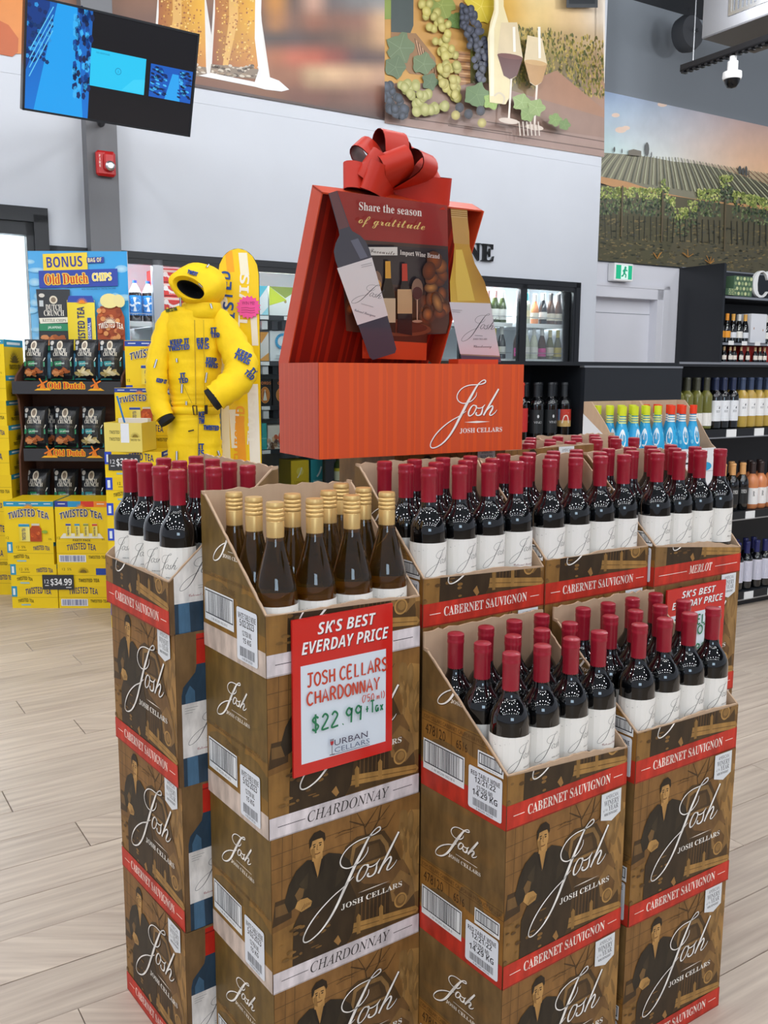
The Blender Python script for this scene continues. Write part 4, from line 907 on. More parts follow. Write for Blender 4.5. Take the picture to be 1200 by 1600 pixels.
def side_right_art(D, H):
    """big printed bottle on the other end of a cabernet case"""
    a = Art(); a.rect(0, 0, D, H, '#6d5236', top='#7a5e3c'); cx = .064
    a.poly([(cx-.054, 0), (cx-.054, H*.6), (cx-.05, H*.655), (cx-.036, H*.7), (cx-.024, H*.74), (cx-.02, H*.8), (cx+.02, H*.8), (cx+.024, H*.74), (cx+.036, H*.7), (cx+.05, H*.655), (cx+.054, H*.6), (cx+.054, 0)], '#2c4255')
    a.poly([(cx-.046, 0), (cx-.046, H*.6), (cx-.036, H*.66), (cx-.026, H*.62), (cx-.022, 0)], '#4a6f8d')
    a.poly([(cx+.014, 0), (cx+.014, H*.6), (cx+.03, H*.66), (cx+.054, H*.6), (cx+.054, 0)], '#1c2a38')
    a.poly([(cx-.021, H*.79), (cx-.02, H*.985), (cx+.02, H*.985), (cx+.021, H*.79)], '#c2281a'); a.rect(cx+.004, H*.79, cx+.02, H*.985, '#7d1418'); a.rect(cx-.0205, H*.945, cx+.0205, H*.955, '#8e1a18')
    a.rect(cx-.054, H*.19, cx+.054, H*.545, '#e6e2de', nx=1)
    logo(a, cx-.042, H*.27, .000105, .000085, '#4a4a4c', .75); a.text('Cabernet Sauvignon', cx+.006, H*.225, H*.018, '#9a3a40', 'scr', w=.06)
    for k in range(3): a.line([(cx-.048, H*(.515-k*.016)), (cx-.02+k*-.006, H*(.515-k*.016))], .0008, '#8a8a88')
    for k in range(2): a.line([(cx-.004, H*(.29-k*.015)), (cx+.032, H*(.29-k*.015))], .0008, '#9a9a98')
    a.rect(D*.62, H*.1, D*.95, H*.3, '#e4e2dc'); barcode(a, D*.66, H*.14, D*.91, H*.27, 5)
    return a
def sticker_art(w, h):
    a = Art(); a.poly([(0, h*.14), (w*.55, 0), (w, h*.2), (w, h), (0, h)], '#e4e7ea')
    for t, y, hh, ww, st in (('AMERICAN', .78, .13, .62, 'rm'), ('WINERY', .56, .17, .76, 'sb'), ('YEAR', .37, .16, .5, 'sb')): a.text(t, w*.52+(w*.1 if t == 'YEAR' else 0), h*y, h*hh, '#6d7074', 'sb' if st == 'sb' else 'rm', w=w*ww)
    a.text('of the', w*.22, h*.4, h*.1, '#8a8c90', 'scr', w=w*.22); a.text('WINE ENTHUSIAST', w*.5, h*.23, h*.075, '#3c3e42', 'sans', w=w*.66)
    return a
DIM = {'cabernet': (.327, .242, .31), 'merlot': (.327, .242, .31), 'chardonnay': (.335, .249, .301)}
FR = {}; 
for k in DIM: W, D, H = DIM[k]; FR[k] = (front_art(k, W, H), side_left_art(k, D, H), side_right_art(D, H))
BARS = barcode_art(.122, .062, 3); BARS2 = barcode_art(.068, .032, 8)
SHIP = {'cabernet': ship_art(.09, .082, [('RED TABLE WINE', .1, .86), ('12/21/22', .12, .62), ('12/750 ML', .1, .5), ('14.29 KG', .13, .74)], 4), 'chardonnay': ship_art(.078, .098, [('WHITE TABLE WINE', .1, .86), ('5/02/2023', .12, .7), ('12/750 ML', .09, .46), ('15 KG', .09, .4)], 6)}
SHIP['merlot'] = SHIP['cabernet']
STK = sticker_art(.058, .062)
fmap = lambda x, y, z: (x, -z-.0006, y)
def lmap(D): return lambda x, y, z: (-z-.0006, D-x, y)
def rmap(W): return lambda x, y, z: (W+z+.0006, x, y)
def sheet(name, art, f, off, parent): return art.build(name, lambda x, y, z: f(x, y, z+off), parent, INK)
_cm = {}
def case_root(kind, label, loc, rz, group=None): return thing('wine_case', label, 'case', loc, rz, group)
def closed_case(kind, label, loc, rz, group=None, sticker=True):
    W, D, H = DIM[kind]; t = case_root(kind, label, loc, rz, group)
    if kind not in _cm:
        m = M(); m.box(0, 0, 0, W, D, H-.002); q = {'carton': m.mesh('carton', 'kraft', bevel=.0025)}
        m = M(); m.box(.004, .003, H-.002, W-.004, D/2-.002, H); m.box(.004, D/2+.002, H-.002, W-.004, D-.003, H); q['top_flap'] = m.mesh('top_flap', 'tan_card')
        q['front_print'] = FR[kind][0].mesh('front_print', fmap, INKCARD); q['side_print'] = FR[kind][1].mesh('side_print', lmap(D), INKCARD); q['bottle_print'] = FR[kind][2].mesh('bottle_print', rmap(W), INKCARD)
        bx, by = (.008, .037) if kind != 'chardonnay' else (.01, .055)
        q['barcode_label'] = BARS.mesh('barcode_label', lambda x, y, z: lmap(D)(x+bx, y+by, z+.0014), INK)
        sx = D-.1 if kind != 'chardonnay' else D-.105; q['shipping_label'] = SHIP[kind].mesh('shipping_label', lambda x, y, z: lmap(D)(x+sx, y+.01, z+.0016), INK)
        if kind != 'chardonnay':
            q['small_barcode'] = BARS2.mesh('small_barcode', lambda x, y, z: lmap(D)(x+D-.076, y+.096, z+.0014), INK)
            q['award_sticker'] = STK.mesh('award_sticker', lambda x, y, z: fmap(x+W*.77, y+H-.0625, z+.0024), INK)
        _cm[kind] = q
    for n, me in _cm[kind].items():
        if n == 'award_sticker' and not sticker: continue
        link(n, me, t)
    return t
def torn(pts, j, seed):
    r = random.Random(seed); o = []
    for (x0, y0), (x1, y1) in zip(pts, pts[1:]):
        n = max(2, int(sqrt((x1-x0)**2+(y1-y0)**2)/.012))
        for k in range(n): t = k/n; o.append((x0+(x1-x0)*t+(r.uniform(-j, j)*.5 if k else 0), y0+(y1-y0)*t+(r.uniform(-j, j) if k else 0)))
    return o+[pts[-1]]
def open_case(kind, label, loc, rz, hf, seed, hr=None, back=None, jit=.003, sticker=False, left=True, sb=1.0):
    """case cut open for display: low front panel, sloping sides, tall torn back"""
    W, D, H = DIM[kind]; t = case_root(kind, label, loc, rz); hr = hr or hf; th = .004; bk = back or H
    r = random.Random(seed)
    M().box(0, 0, 0, W, D, .004).build('base_panel', 'tan_card', t)
    top = torn([(W, hr), (W*.6, hr*.35+hf*.65+.004), (W*.3, hf-.003), (0, hf)], jit*.5, seed)
    M().prism([(0, 0), (W, 0)]+top, lambda x, y: (x, 0, y), lambda x, y: (x, th, y)).build('front_panel', 'tan_card', t)
    bs = bk*sb; e0 = (D*.94, bs*.985)
    sp = [(0, 0), (D, 0), (D, bs), (D*.94, bs)]+torn([e0, (0, hf)], jit*.4, seed+1)
    M().prism(sp, lambda x, y: (0, x, y), lambda x, y: (th, x, y)).build('side_panel', 'tan_card', t)
    sq = [(0, 0), (D, 0), (D, bs), (D*.94, bs)]+torn([e0, (0, hr)], jit*.4, seed+2)
    M().prism(sq, lambda x, y: (W, x, y), lambda x, y: (W-th, x, y)).build('side_panel', 'tan_card', t)
    bt = torn([(W, bk*.985), (W*.7, bk), (W*.35, bk*1.0), (0, bk)], jit, seed+3)
    M().prism([(0, 0), (W, 0)]+bt, lambda x, y: (x, D, y), lambda x, y: (x, D-th, y)).build('back_panel', 'tan_card', t)
    cf = Art(); cf.E = list(FR[kind][0].E); cf.clip([(0, 0), (W, 0), (W, hr-.002), (0, hf-.002)]); cf.build('front_print', fmap, t, INKCARD)
    if left:
        cs = Art(); cs.E = list(FR[kind][1].E); PLY = [(0, 0), (D, 0), (D, hf-.003), (D*.06, bs*.985-.003), (0, bs*.985)]; cs.clip(PLY); cs.build('side_print', lmap(D), t, INKCARD)
        bx, by = (.008, .037) if kind != 'chardonnay' else (.01, .055)
        for nm, ar, x0, y0, o in (('barcode_label', BARS, bx, by, .0014), ('shipping_label', SHIP[kind], (D-.1 if kind != 'chardonnay' else D-.105), .01, .0016), ('small_barcode', BARS2, D-.076, .096, .0014)):
            if kind == 'chardonnay' and nm == 'small_barcode': continue
            c2 = Art(); c2.paste(ar, x0, y0); c2.clip(PLY); c2.build(nm, lambda x, y, z: lmap(D)(x, y, z+o), t, INK)
    else:
        cs = Art(); cs.E = list(FR[kind][2].E); cs.clip([(0, 0), (D, 0), (D, bs*.98), (D*.94, bs*.985-.003), (0, hr-.003)]); cs.build('bottle_print', rmap(W), t, INKCARD)
    return t

# wine label on the display bottles
def josh_label(r, half, h, z0, kind):
    a = Art(); w = r*half; a.rect(-w, 0, w, h, '#f3f0ea', nx=14)
    logo(a, -.024, h*.2, .000073, .000073, '#4c4a48', .62)
    for k in range(3): a.line([(-.052+k*.001, h*(.87-k*.035)), (-.02-k*.008, h*(.875-k*.035))], .0006, '#8a8884')
    a.line([(.01, h*.38), (.032, h*.385)], .0005, '#8a8884'); a.text('JOSH CELLARS', .02, h*.3, .0022, '#6a6866', 'sb'); a.text({'r': 'Cabernet Sauvignon', 'm': 'Merlot', 'c': 'Chardonnay'}[kind], .013, h*.15, .0042, '#8a4a4c' if kind == 'r' else '#6a5a54', 'scr')
    a.line([(-.03, h*.07), (.035, h*.075)], .0004, '#a8a6a2')
    return label_mesh(a, r, half, z0)
capz = [(.0153, .232), (.0153, .2335), (.0157, .285), (.0164, .2865), (.0166, .292), (.0157, .2945), (.0166, .297), (.0163, .3035), (.014, .3055), (.001, .3055)]
BG = lathe_mesh('bottle_glass', [(.03, 0), (.0365, .004), (.0372, .01), (.0372, .176), (.0368, .184), (.0348, .194), (.0305, .204), (.0248, .2125), (.0195, .2205), (.0162, .2285), (.015, .24), (.0148, .30)], 'bottle_black', 30)
CG = lathe_mesh('bottle_capsule', capz, 'capsule_red', 22)
for k, kk in (('cab', 'r'), ('mer', 'm')): KINDS[k] = [('glass', BG), ('capsule', CG), ('label', josh_label(.0372, 2.0, .085, .074, kk))]
gp = [(.03, 0), (.0378, .004), (.0389, .012), (.0389, .118), (.0384, .13), (.0365, .148), (.031, .17), (.0255, .19), (.0205, .208), (.017, .222), (.0153, .236), (.0148, .285)]
gcap = [(.0156, .226), (.0158, .228), (.0158, .259)]+[(q, z) for i in range(4) for q, z in ((.0151, .261+i*.0075), (.0164, .263+i*.0075), (.0164, .2665+i*.0075))]+[(.0156, .292), (.0152, .294), (.001, .294)]
wine = [(.001, .006), (.035, .007), (.0374, .014), (.0374, .118), (.0371, .124), (.001, .1242)]
KINDS['char'] = [('glass', lathe_mesh('bottle_glass', gp, 'amber_glass', 30)), ('wine', lathe_mesh('wine_fill', wine, 'white_wine', 24)), ('screw_cap', lathe_mesh('screw_cap', gcap, 'gold_cap', 24)), ('label', josh_label(.0389, 1.95, .085, .029, 'c'))]

ROWN = ('front', 'middle', 'back')
def fill_case(kind, key, loc, rz, name, face, skip=(), desc='red-capped', group=None):
    """4 x 3 bottles; face = the way the labels look (world angle)"""
    W, D, H = DIM[kind]; pu = (W-.012)/4; pv = (D-.012)/3
    for j in range(3):
        for i in range(4):
            if (j, i) in skip: continue
            p = Vector(loc)+Matrix.Rotation(rz, 3, 'Z') @ Vector((.006+pu*(i+.5)+R.uniform(-.0006, .0006), .006+pv*(j+.5)+R.uniform(-.0005, .0005), .0045))
            put_bottle(key, 'wine_bottle', p, face+R.uniform(-.22, .22), '%s bottle, %s from left, %s row, %s' % (desc, ORD[i], ROWN[j], name), group or 'bottles in the '+name)

UA, VA = radians(35), None
ST = {'A': (-.400, 1.697, 37.1), 'B': (-.199, 1.531, 35.7), 'C': (.218, 1.533, 36.3), 'D': (.501, 1.726, 34.2), 'E': (.077, 1.754, 34.9), 'F': (.3492, 1.9416, 33.7), 'G': (.6348, 2.1120, 33.9)}
def stack(key, kind, n, where, jit, names=None):
    """n closed cases, then the open one's place; jit = per-level nudge (x,y,rot)"""
    x, y, a = ST[key]; W, D, H = DIM[kind]; rz = radians(a)
    if key == 'A':
        x, y = x-sin(rz)*W, y+cos(rz)*W; rz -= pi/2
    out = []
    for k in range(n+1):
        dx, dy, dr = jit[k] if k < len(jit) else (0, 0, 0)
        out.append(((x+dx, y+dy, k*H), rz+dr))
    return out
LV = ['bottom', 'second', 'third', 'fourth']
def build_stack(key, kind, n, openname, where, jit, hf, seed, hr=None, left=True, key_b='cab', face=0, skip=(), desc='red-capped', back=None, sb=1.0):
    P = stack(key, kind, n, where, jit)
    for k in range(n):
        closed_case(kind, '%s %s, %s from the floor' % ('closed '+kind+' case,', where, ('lowest', 'second', 'third')[k]), P[k][0], P[k][1], 'cases of the '+where)
    loc, rz = P[n]
    open_case(kind, 'cut-open %s case of bottles topping the %s' % (kind, where), loc, rz, hf, seed, hr, left=left, back=back, sb=sb)
    fill_case(kind, key_b, loc, rz, openname, face, skip, desc)
J0 = [(0, 0, 0)]*4
build_stack('A', 'cabernet', 3, 'left cabernet case', 'left stack facing sideways', [(.004, 0, 0), (.004, .002, .008), (.002, 0, 0), (-.006, -.002, 0)], .105, 11, left=False, face=radians(-33))
build_stack('B', 'chardonnay', 3, 'chardonnay case', 'pale-banded chardonnay stack', [(.002, -.002, 0), (0, -.002, 0), (-.003, -.001, 0), (-.003, -.003, .002)], .112, 23, .1, key_b='char', face=radians(25), skip=((2, 1), (2, 2)), desc='gold-capped')
build_stack('C', 'cabernet', 2, 'lower left cabernet case', 'short stack nearest the price sign', [(.002, -.002, 0), (.002, -.001, 0), (.002, 0, 0)], .105, 31, .078, face=radians(22), sb=.9)
build_stack('D', 'cabernet', 2, 'lower right cabernet case', 'short stack at the right end', [(-.003, 0, 0), (0, 0, 0), (0, 0, .004)], .107, 43, .1, face=radians(26), sb=.92)
build_stack('E', 'cabernet', 3, 'upper cabernet case beside chardonnay', 'tall stack behind the chardonnay case', J0, .1, 57, .086, face=radians(22), back=.305)
build_stack('F', 'cabernet', 3, 'middle upper cabernet case', 'tall stack behind the short stacks', J0, .1, 61, .097, face=radians(30), back=.3)
build_stack('G', 'merlot', 3, 'merlot case', 'tall stack behind the right end', J0, .098, 71, .064, key_b='mer', face=radians(30), back=.3)
# stacks that carry the gift box, and the torn case behind
OB = Vector((-.199, 1.531, 0)); UB = Vector((cos(UA), sin(UA), 0)); VB_ = Vector((-sin(UA), cos(UA), 0))
def uv(u, v, z=0): return OB+UB*u+VB_*v+Vector((0, 0, z))
for k in range(4): closed_case('cabernet', 'closed cabernet case under the red gift box, %s from the floor' % ('lowest', 'second', 'third', 'fourth')[k], uv(.535, .374, k*.31), UA, 'cases under the gift box')
for nm, u, kk in (('back stack right of the gift box', .881, 1), ('back stack behind the merlot', 1.225, 2)):
    for k in range(3): closed_case('cabernet', 'closed cabernet case, %s, %s from the floor' % (nm, ('lowest', 'second', 'third')[k]), uv(u, .374, k*.31), UA, 'cases of the '+nm)
t = open_case('cabernet', 'tall torn-open case with award sticker in the back stack', uv(.881, .374, .93), UA, .302, 83, .305, back=.306, jit=.004)
STK.build('award_sticker', lambda x, y, z: fmap(x+.19, y+.24, z+.0024), t)
fill_case('cabernet', 'cab', uv(.881, .374, .93), UA, 'torn back case', .4)
open_case('cabernet', 'cut-open cabernet case with wine bottles on top of the back stack behind the merlot', uv(1.225, .374, .93), UA, .12, 91, .1)
fill_case('cabernet', 'cab', uv(1.225, .374, .93), UA, 'case behind the merlot', .4, skip=((0, 3), (1, 3), (2, 3)))

# ------------------------------------------------------------------ price signs
def on_front(px, py, key, off): 
    x, y, a = ST[key]; n = Vector((sin(radians(a)), -cos(radians(a)), 0)); u = Vector((cos(radians(a)), sin(radians(a)), 0)); p = Vector((x, y, 0))+n*off
    q = on_plane(px, py, p, n); return (q-Vector((x, y, 0))).dot(u), q.z
PENS = {'J': [[(.1, 1), (.75, 1)], [(.45, 1), (.45, .2), (.3, 0), (.1, .1)]], 'O': [[(.4, 1), (.1, .75), (.08, .3), (.35, 0), (.65, .2), (.7, .7), (.4, 1)]], 'S': [[(.65, .85), (.4, 1), (.12, .8), (.3, .55), (.6, .4), (.6, .1), (.3, 0), (.05, .12)]], 'H': [[(.1, 1), (.12, 0)], [(.65, 1), (.66, 0)], [(.1, .5), (.65, .52)]],
 'C': [[(.65, .88), (.4, 1), (.1, .7), (.1, .25), (.38, 0), (.68, .14)]], 'E': [[(.6, 1), (.12, .98), (.12, 0), (.62, .03)], [(.12, .52), (.5, .54)]], 'L': [[(.15, 1), (.14, .02), (.6, .02)]], 'A': [[(.02, 0), (.36, 1), (.7, 0)], [(.14, .36), (.58, .36)]], 'R': [[(.12, 0), (.12, 1), (.5, .98), (.62, .74), (.45, .52), (.14, .5)], [(.36, .5), (.66, 0)]],
 'D': [[(.12, 0), (.12, 1), (.45, .95), (.68, .5), (.45, .06), (.12, 0)]], 'N': [[(.1, 0), (.12, 1), (.6, .02), (.64, 1)]], 'Y': [[(.05, 1), (.36, .5), (.68, 1)], [(.36, .5), (.34, 0)]], 'M': [[(.05, 0), (.14, 1), (.4, .4), (.66, 1), (.76, 0)]], 'T': [[(.02, 1), (.7, 1)], [(.36, 1), (.36, 0)]], '(': [[(.5, 1.05), (.3, .7), (.3, .3), (.5, -.1)]], ')': [[(.2, 1.05), (.42, .7), (.42, .3), (.2, -.1)]],
 '7': [[(.08, 1), (.62, 1), (.25, 0)]], '5': [[(.6, 1), (.16, 1), (.12, .55), (.45, .6), (.62, .3), (.4, 0), (.1, .08)]], '0': [[(.36, 1), (.1, .6), (.18, .1), (.42, 0), (.64, .4), (.56, .88), (.36, 1)]], '2': [[(.1, .8), (.34, 1), (.6, .76), (.35, .4), (.06, .02), (.66, .03)]], '9': [[(.6, .8), (.35, 1), (.12, .75), (.3, .5), (.58, .62), (.62, .95), (.56, 0)]], '$': [[(.62, .82), (.38, .95), (.12, .76), (.36, .52), (.62, .28), (.36, .05), (.08, .2)], [(.37, 1.12), (.37, -.12)]],
 '.': [[(.2, .0), (.26, .05)]], '+': [[(.05, .4), (.5, .4)], [(.28, .15), (.28, .65)]], 'a': [[(.5, .45), (.2, .5), (.08, .2), (.3, 0), (.5, .3), (.52, 0)]], 'x': [[(.08, .5), (.5, 0)], [(.5, .5), (.08, 0)]], 'm': [[(.06, 0), (.08, .5)], [(.08, .4), (.25, .5), (.3, 0)], [(.3, .4), (.5, .5), (.54, 0)]], 'l': [[(.2, 1), (.22, 0)]]}
def pen(a, t, x0, y0, h, w, lw, col):
    """hand lettering, drawn as marker strokes; w = whole width"""
    adv = [.42 if c in ' .l()' else .86 for c in t]; k = w/sum(adv); x = x0
    for c, d in zip(t, adv):
        for st in PENS.get(c, []): a.line([(x+px*k*1.0, y0+py*h+R.uniform(-.01, .01)*h) for px, py in st], lw, col, 4 if len(st) > 3 else 0)
        x += d*k
def price_sign(label, key, TL, BR, wine_, hand, off, left_h=None):
    u0, z1 = on_front(*TL, key, off); u1, z0 = on_front(*BR, key, off); W, H = u1-u0, z1-z0
    x, y, an = ST[key]; a = radians(an); p = Vector((x, y, 0))+Vector((cos(a), sin(a), 0))*u0+Vector((sin(a), -cos(a), 0))*off
    t = thing('price_sign', label, 'sign', (p.x, p.y, z0), a)
    M().box(0, 0, 0, W, .004, H).build('board', 'red_plastic', t)
    b = Art(); b.rect(0, 0, W, H, '#d0241c'); b.rect(W*.075, H*.075, W*.93, H*.705, '#dde6f0')
    for q, c in ((.0016, '#6d1414'), (0, '#f6f3f4')):
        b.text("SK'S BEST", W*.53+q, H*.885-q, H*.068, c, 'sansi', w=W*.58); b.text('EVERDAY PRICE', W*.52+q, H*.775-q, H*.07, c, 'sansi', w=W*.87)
    for s, xx, yy, hh, ww, lw, c in hand: pen(b, s, W*xx, H*yy, H*hh, W*ww, W*lw, c)
    b.text('URBAN', W*.55, H*.15, H*.04, '#3a3450', 'rm', w=W*.34); b.text('CELLARS', W*.56, H*.105, H*.032, '#5a6a88', 'rm', w=W*.36); b.line([(W*.36, H*.095), (W*.74, H*.095)], W*.006, '#6a7688')
    b.poly([(W*.335, H*.2), (W*.34, H*.165), (W*.355, H*.155), (W*.37, H*.165), (W*.375, H*.2)], '#8a8a96'); b.poly([(W*.337, H*.185), (W*.342, H*.166), (W*.355, H*.157), (W*.368, H*.166), (W*.373, H*.185)], '#b01e28'); b.line([(W*.355, H*.157), (W*.355, H*.1)], W*.006, '#4a4450'); b.line([(W*.33, H*.098), (W*.38, H*.098)], W*.007, '#4a4450')
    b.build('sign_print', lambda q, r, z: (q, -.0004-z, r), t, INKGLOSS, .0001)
    return t
RD, GN = '#c9432c', '#12784f'
price_sign('red and white hand-lettered chardonnay price sign on the chardonnay cases', 'B', (456, 970), (612, 1172), 0, [('JOSH CELLARS', .13, .565, .083, .82, .017, RD), ('CHARDONNAY', .125, .45, .08, .74, .017, RD), ('(750 ml)', .66, .385, .045, .24, .008, RD), ('$22.99', .16, .275, .1, .52, .018, GN), ('+Tax', .7, .305, .08, .2, .014, GN)], .012)
price_sign('red and white price sign stuck below the merlot case', 'G', (1043, 923), (1126, 1040), 0, [('JOSH CELLARS', .13, .56, .1, .82, .018, GN), ('MERLOT', .125, .445, .1, .6, .018, GN), ('(750 ml)', .66, .36, .06, .24, .01, GN), ('$22.99', .16, .24, .1, .52, .018, GN)], .012)

# ------------------------------------------------------------------ the red gift box display
GY = radians(31); GO = Vector((-.141, 1.981, 1.24)); GU = Vector((cos(GY), sin(GY), 0)); GV = Vector((-sin(GY), cos(GY), 0)); GW, GD, GH = .56, .20, .207
def stripes(a, x0, x1, y0, y1, c1, c2, n, lean=0):
    a.poly([(x0, y0), (x1, y0), (x1+lean, y1), (x0+lean, y1)], c1); w = (x1-x0)/n
    for k in range(0, n, 2): a.poly([(x0+w*k, y0), (x0+w*(k+.55), y0), (x0+w*(k+.55)+lean, y1), (x0+w*k+lean, y1)], c2)
    for k in range(1, n, 4): a.poly([(x0+w*k, y0), (x0+w*(k+.25), y0), (x0+w*(k+.25)+lean, y1), (x0+w*k+lean, y1)], c2)
gt = thing('gift_box_display', 'big red-orange cardboard gift box display with its lid standing open', 'display', GO, GY)
th = .004; m = M(); m.box(0, 0, 0, GW, th, GH); m.box(0, GD-th, 0, GW, GD, GH); m.box(0, 0, 0, th, GD, GH); m.box(GW-th, 0, 0, GW, GD, GH); m.box(0, 0, 0, GW, GD, th); m.box(0, .0, GH-.004, GW, GD, GH)
m.build('box_base', 'orange_card', gt)
a = Art(); stripes(a, 0, GW, 0, GH, '#d44e22', '#df541c', 30)
b = Art(); x0, y0, sx, sy = GW*.515, .014, .000248, .000199
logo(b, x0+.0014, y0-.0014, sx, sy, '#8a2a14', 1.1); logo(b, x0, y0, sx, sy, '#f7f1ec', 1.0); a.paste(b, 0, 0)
a.poly([(GW*.685, .071), (GW*.75, .0735), (GW*.82, .071), (GW*.75, .0685)], '#f7efe8'); a.text('JOSH CELLARS', GW*.775, .046, .0105, '#f7efe8', 'sb', w=GW*.225)
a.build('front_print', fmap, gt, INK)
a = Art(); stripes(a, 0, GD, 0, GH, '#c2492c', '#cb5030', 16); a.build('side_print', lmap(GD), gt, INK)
# lid: leans forward over the base from the hinge at the rear edge
LS, LH, LW = .18, .365, .412
inv = Matrix.Rotation(-GY, 3, 'Z')
hb = GO+GV*GD+Vector((0, 0, GH)); lt = (GV*-LS+Vector((0, 0, LH))); ltn = lt.normalized(); lin_ = (GV*-LH-Vector((0, 0, LS))).normalized()      # up the lid / into the lid
L = lambda u, t, n: tuple(inv @ (hb+GU*u+lt*t+lin_*n-GO))
def slab(m, f, u0, u1, t0, t1, n0, n1):
    vs = [f(u, t, n) for n in (n0, n1) for u, t in ((u0, t0), (u1, t0), (u1, t1), (u0, t1))]
    return m.add(vs, [(3, 2, 1, 0), (4, 5, 6, 7), (0, 1, 5, 4), (1, 2, 6, 5), (2, 3, 7, 6), (3, 0, 4, 7)])
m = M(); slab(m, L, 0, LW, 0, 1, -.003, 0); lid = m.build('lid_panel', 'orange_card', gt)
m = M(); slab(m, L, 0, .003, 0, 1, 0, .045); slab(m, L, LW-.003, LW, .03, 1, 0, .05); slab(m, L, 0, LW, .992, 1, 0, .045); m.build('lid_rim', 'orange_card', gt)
a = Art(); stripes(a, 0.003, LW-.003, 0, 1, '#8e1a0c', '#b8280f', 22); a.build('lid_lining', lambda x, y, z: L(x, y, z+.0004), gt, INK)  # striped print in darker reds: the lid's inner shade is in the colour
def lidpx(off, par=None): 
    p = hb+lin_*off; return lambda x, y, z: tuple(inv @ (on_plane(x, y, p+lin_*z, lin_)-GO))
# poster in the lid
pq = [(527, 298), (699, 321), (702, 521), (664, 523), (666, 563), (566, 560), (566, 520), (541, 517)]
pm = lidpx(.045); m = M(); m.prism(pq, lambda x, y: pm(x, y, -.003), lambda x, y: pm(x, y, 0)); m.build('poster_card', 'white_plastic', gt)
a = Art(); a.poly(pq, '#5f4438'); a.poly([(527, 298), (699, 321), (700, 385), (532, 372)], '#9c2f2c'); a.poly([(532, 372), (700, 385), (702, 521), (664, 523), (541, 517)], '#4a3834')
a.poly([(560, 380), (700, 390), (701, 452), (562, 440)], '#3a3438'); a.poly([(541, 440), (700, 470), (702, 521), (541, 517)], '#5a3a2a')
for _ in range(46):
    x = R.choice((R.uniform(536, 575), R.uniform(662, 700))); y = R.uniform(400, 510); a.ell(x, y, R.uniform(6, 12), R.uniform(8, 18), R.choice(['#a85a2c', '#c8783a', '#8a4a2c', '#b96a34', '#d99a54']), 14, R.uniform(-.5, .5), edge='#5a3a2c')
a.clip([(502, 563), (502, 290), (710, 290), (704, 563)])
a.poly([(566, 505), (668, 512), (666, 545), (566, 535)], '#4d2a20'); a.ell(618, 512, 56, 13, '#7a4630', 20, .06); a.ell(618, 510, 50, 10, '#5a2e22', 20, .06)
a.poly([(566, 530), (667, 536), (666, 563), (566, 560)], '#d4512c')
for bx, top, capc, body, ly in ((606, 408, '#e0a63e', '#2a241c', 492), (632, 412, '#c03a2a', '#231c1e', 478)):
    a.poly([(bx-4, top), (bx+4, top), (bx+5, top+28), (bx-4, top+28)], capc); a.poly([(bx-4, top+27), (bx+5, top+27), (bx+11, top+55), (bx+12, top+112), (bx-11, top+108), (bx-10, top+54)], body)
    a.rect(bx-11, ly-26, bx+12, ly+12, '#d8c2a0' if bx < 620 else '#caa67a'); logo(a, bx-8, ly-4, .017, -.017, '#4a3a30', .8)
for gx, gy, c in ((588, 440, '#d9a05a'), (652, 452, '#4a1418')):
    a.ell(gx, gy, 9, 17, '#8a6a58', 14); a.ell(gx, gy+6, 8, 10, c, 14); a.line([(gx, gy+16), (gx, gy+48)], 1.8, '#c9a48a'); a.ell(gx, gy+50, 8, 2.2, '#b89078', 12)
ang = .128; up = lambda t, px, py, h, c, s, w=None: a.text(t, px, py, -h, c, s, w=w, rot=ang)
def ptext(t, px, py, h, c, s, w):
    q = Art(); q.text(t, 0, 0, h, c, s, w=w); a.paste(q, px, py, 1, -1, 0)
    vs, fs, cs = a.E[-1]; a.E[-1] = ([(x, y+(x-px)*.105) for x, y in vs], fs, cs)
ptext('Share the season', 610, 333, 12, '#f4ece6', 'sb', 98); ptext('of gratitude', 612, 354, 13, '#e9c878', 'scr', 104)
a.rect(573, 386, 621, 399, '#e4e0da'); ptext('Favourite', 597, 396.5, 6.5, '#5a4a44', 'scr', 40); ptext("'s", 568, 394, 6.5, '#ece6e0', 'sb', 7); ptext('Import Wine Brand', 656, 401, 7, '#ece6e0', 'sb', 62)
a.build('poster_print', lambda x, y, z: pm(x, y, z+.0004), gt, INKGLOSS, .0001)
# cut-out bottles
def cutout(name, outline, artf, f, parent=gt):
    m = M(); m.prism(outline, lambda x, y: f(x, y, 0), lambda x, y: f(x, y, .004)); o = m.build(name, 'white_plastic', parent)
    a = Art(); artf(a); b_ = a.build('cutout_print', lambda x, y, z: f(x, y, z+.0044), o, INKGLOSS, .0001); return o
def tilt(pts, ax=(600, 557), top=(520, 300)):
    dx, dy = ax[0]-top[0], ax[1]-top[1]; l = sqrt(dx*dx+dy*dy); d = (dx/l, dy/l); n = (d[1], -d[0])
    return [(top[0]+d[0]*t*l+n[0]*w, top[1]+d[1]*t*l+n[1]*w) for t, w in pts]
ol = tilt([(0, -7), (0, 7), (.22, 9), (.25, 11), (.29, 21), (.33, 26), (.38, 28), (.98, 22), (1, 18), (1, -18), (.98, -22), (.38, -28), (.33, -26), (.29, -20), (.25, -10), (.22, -9)])
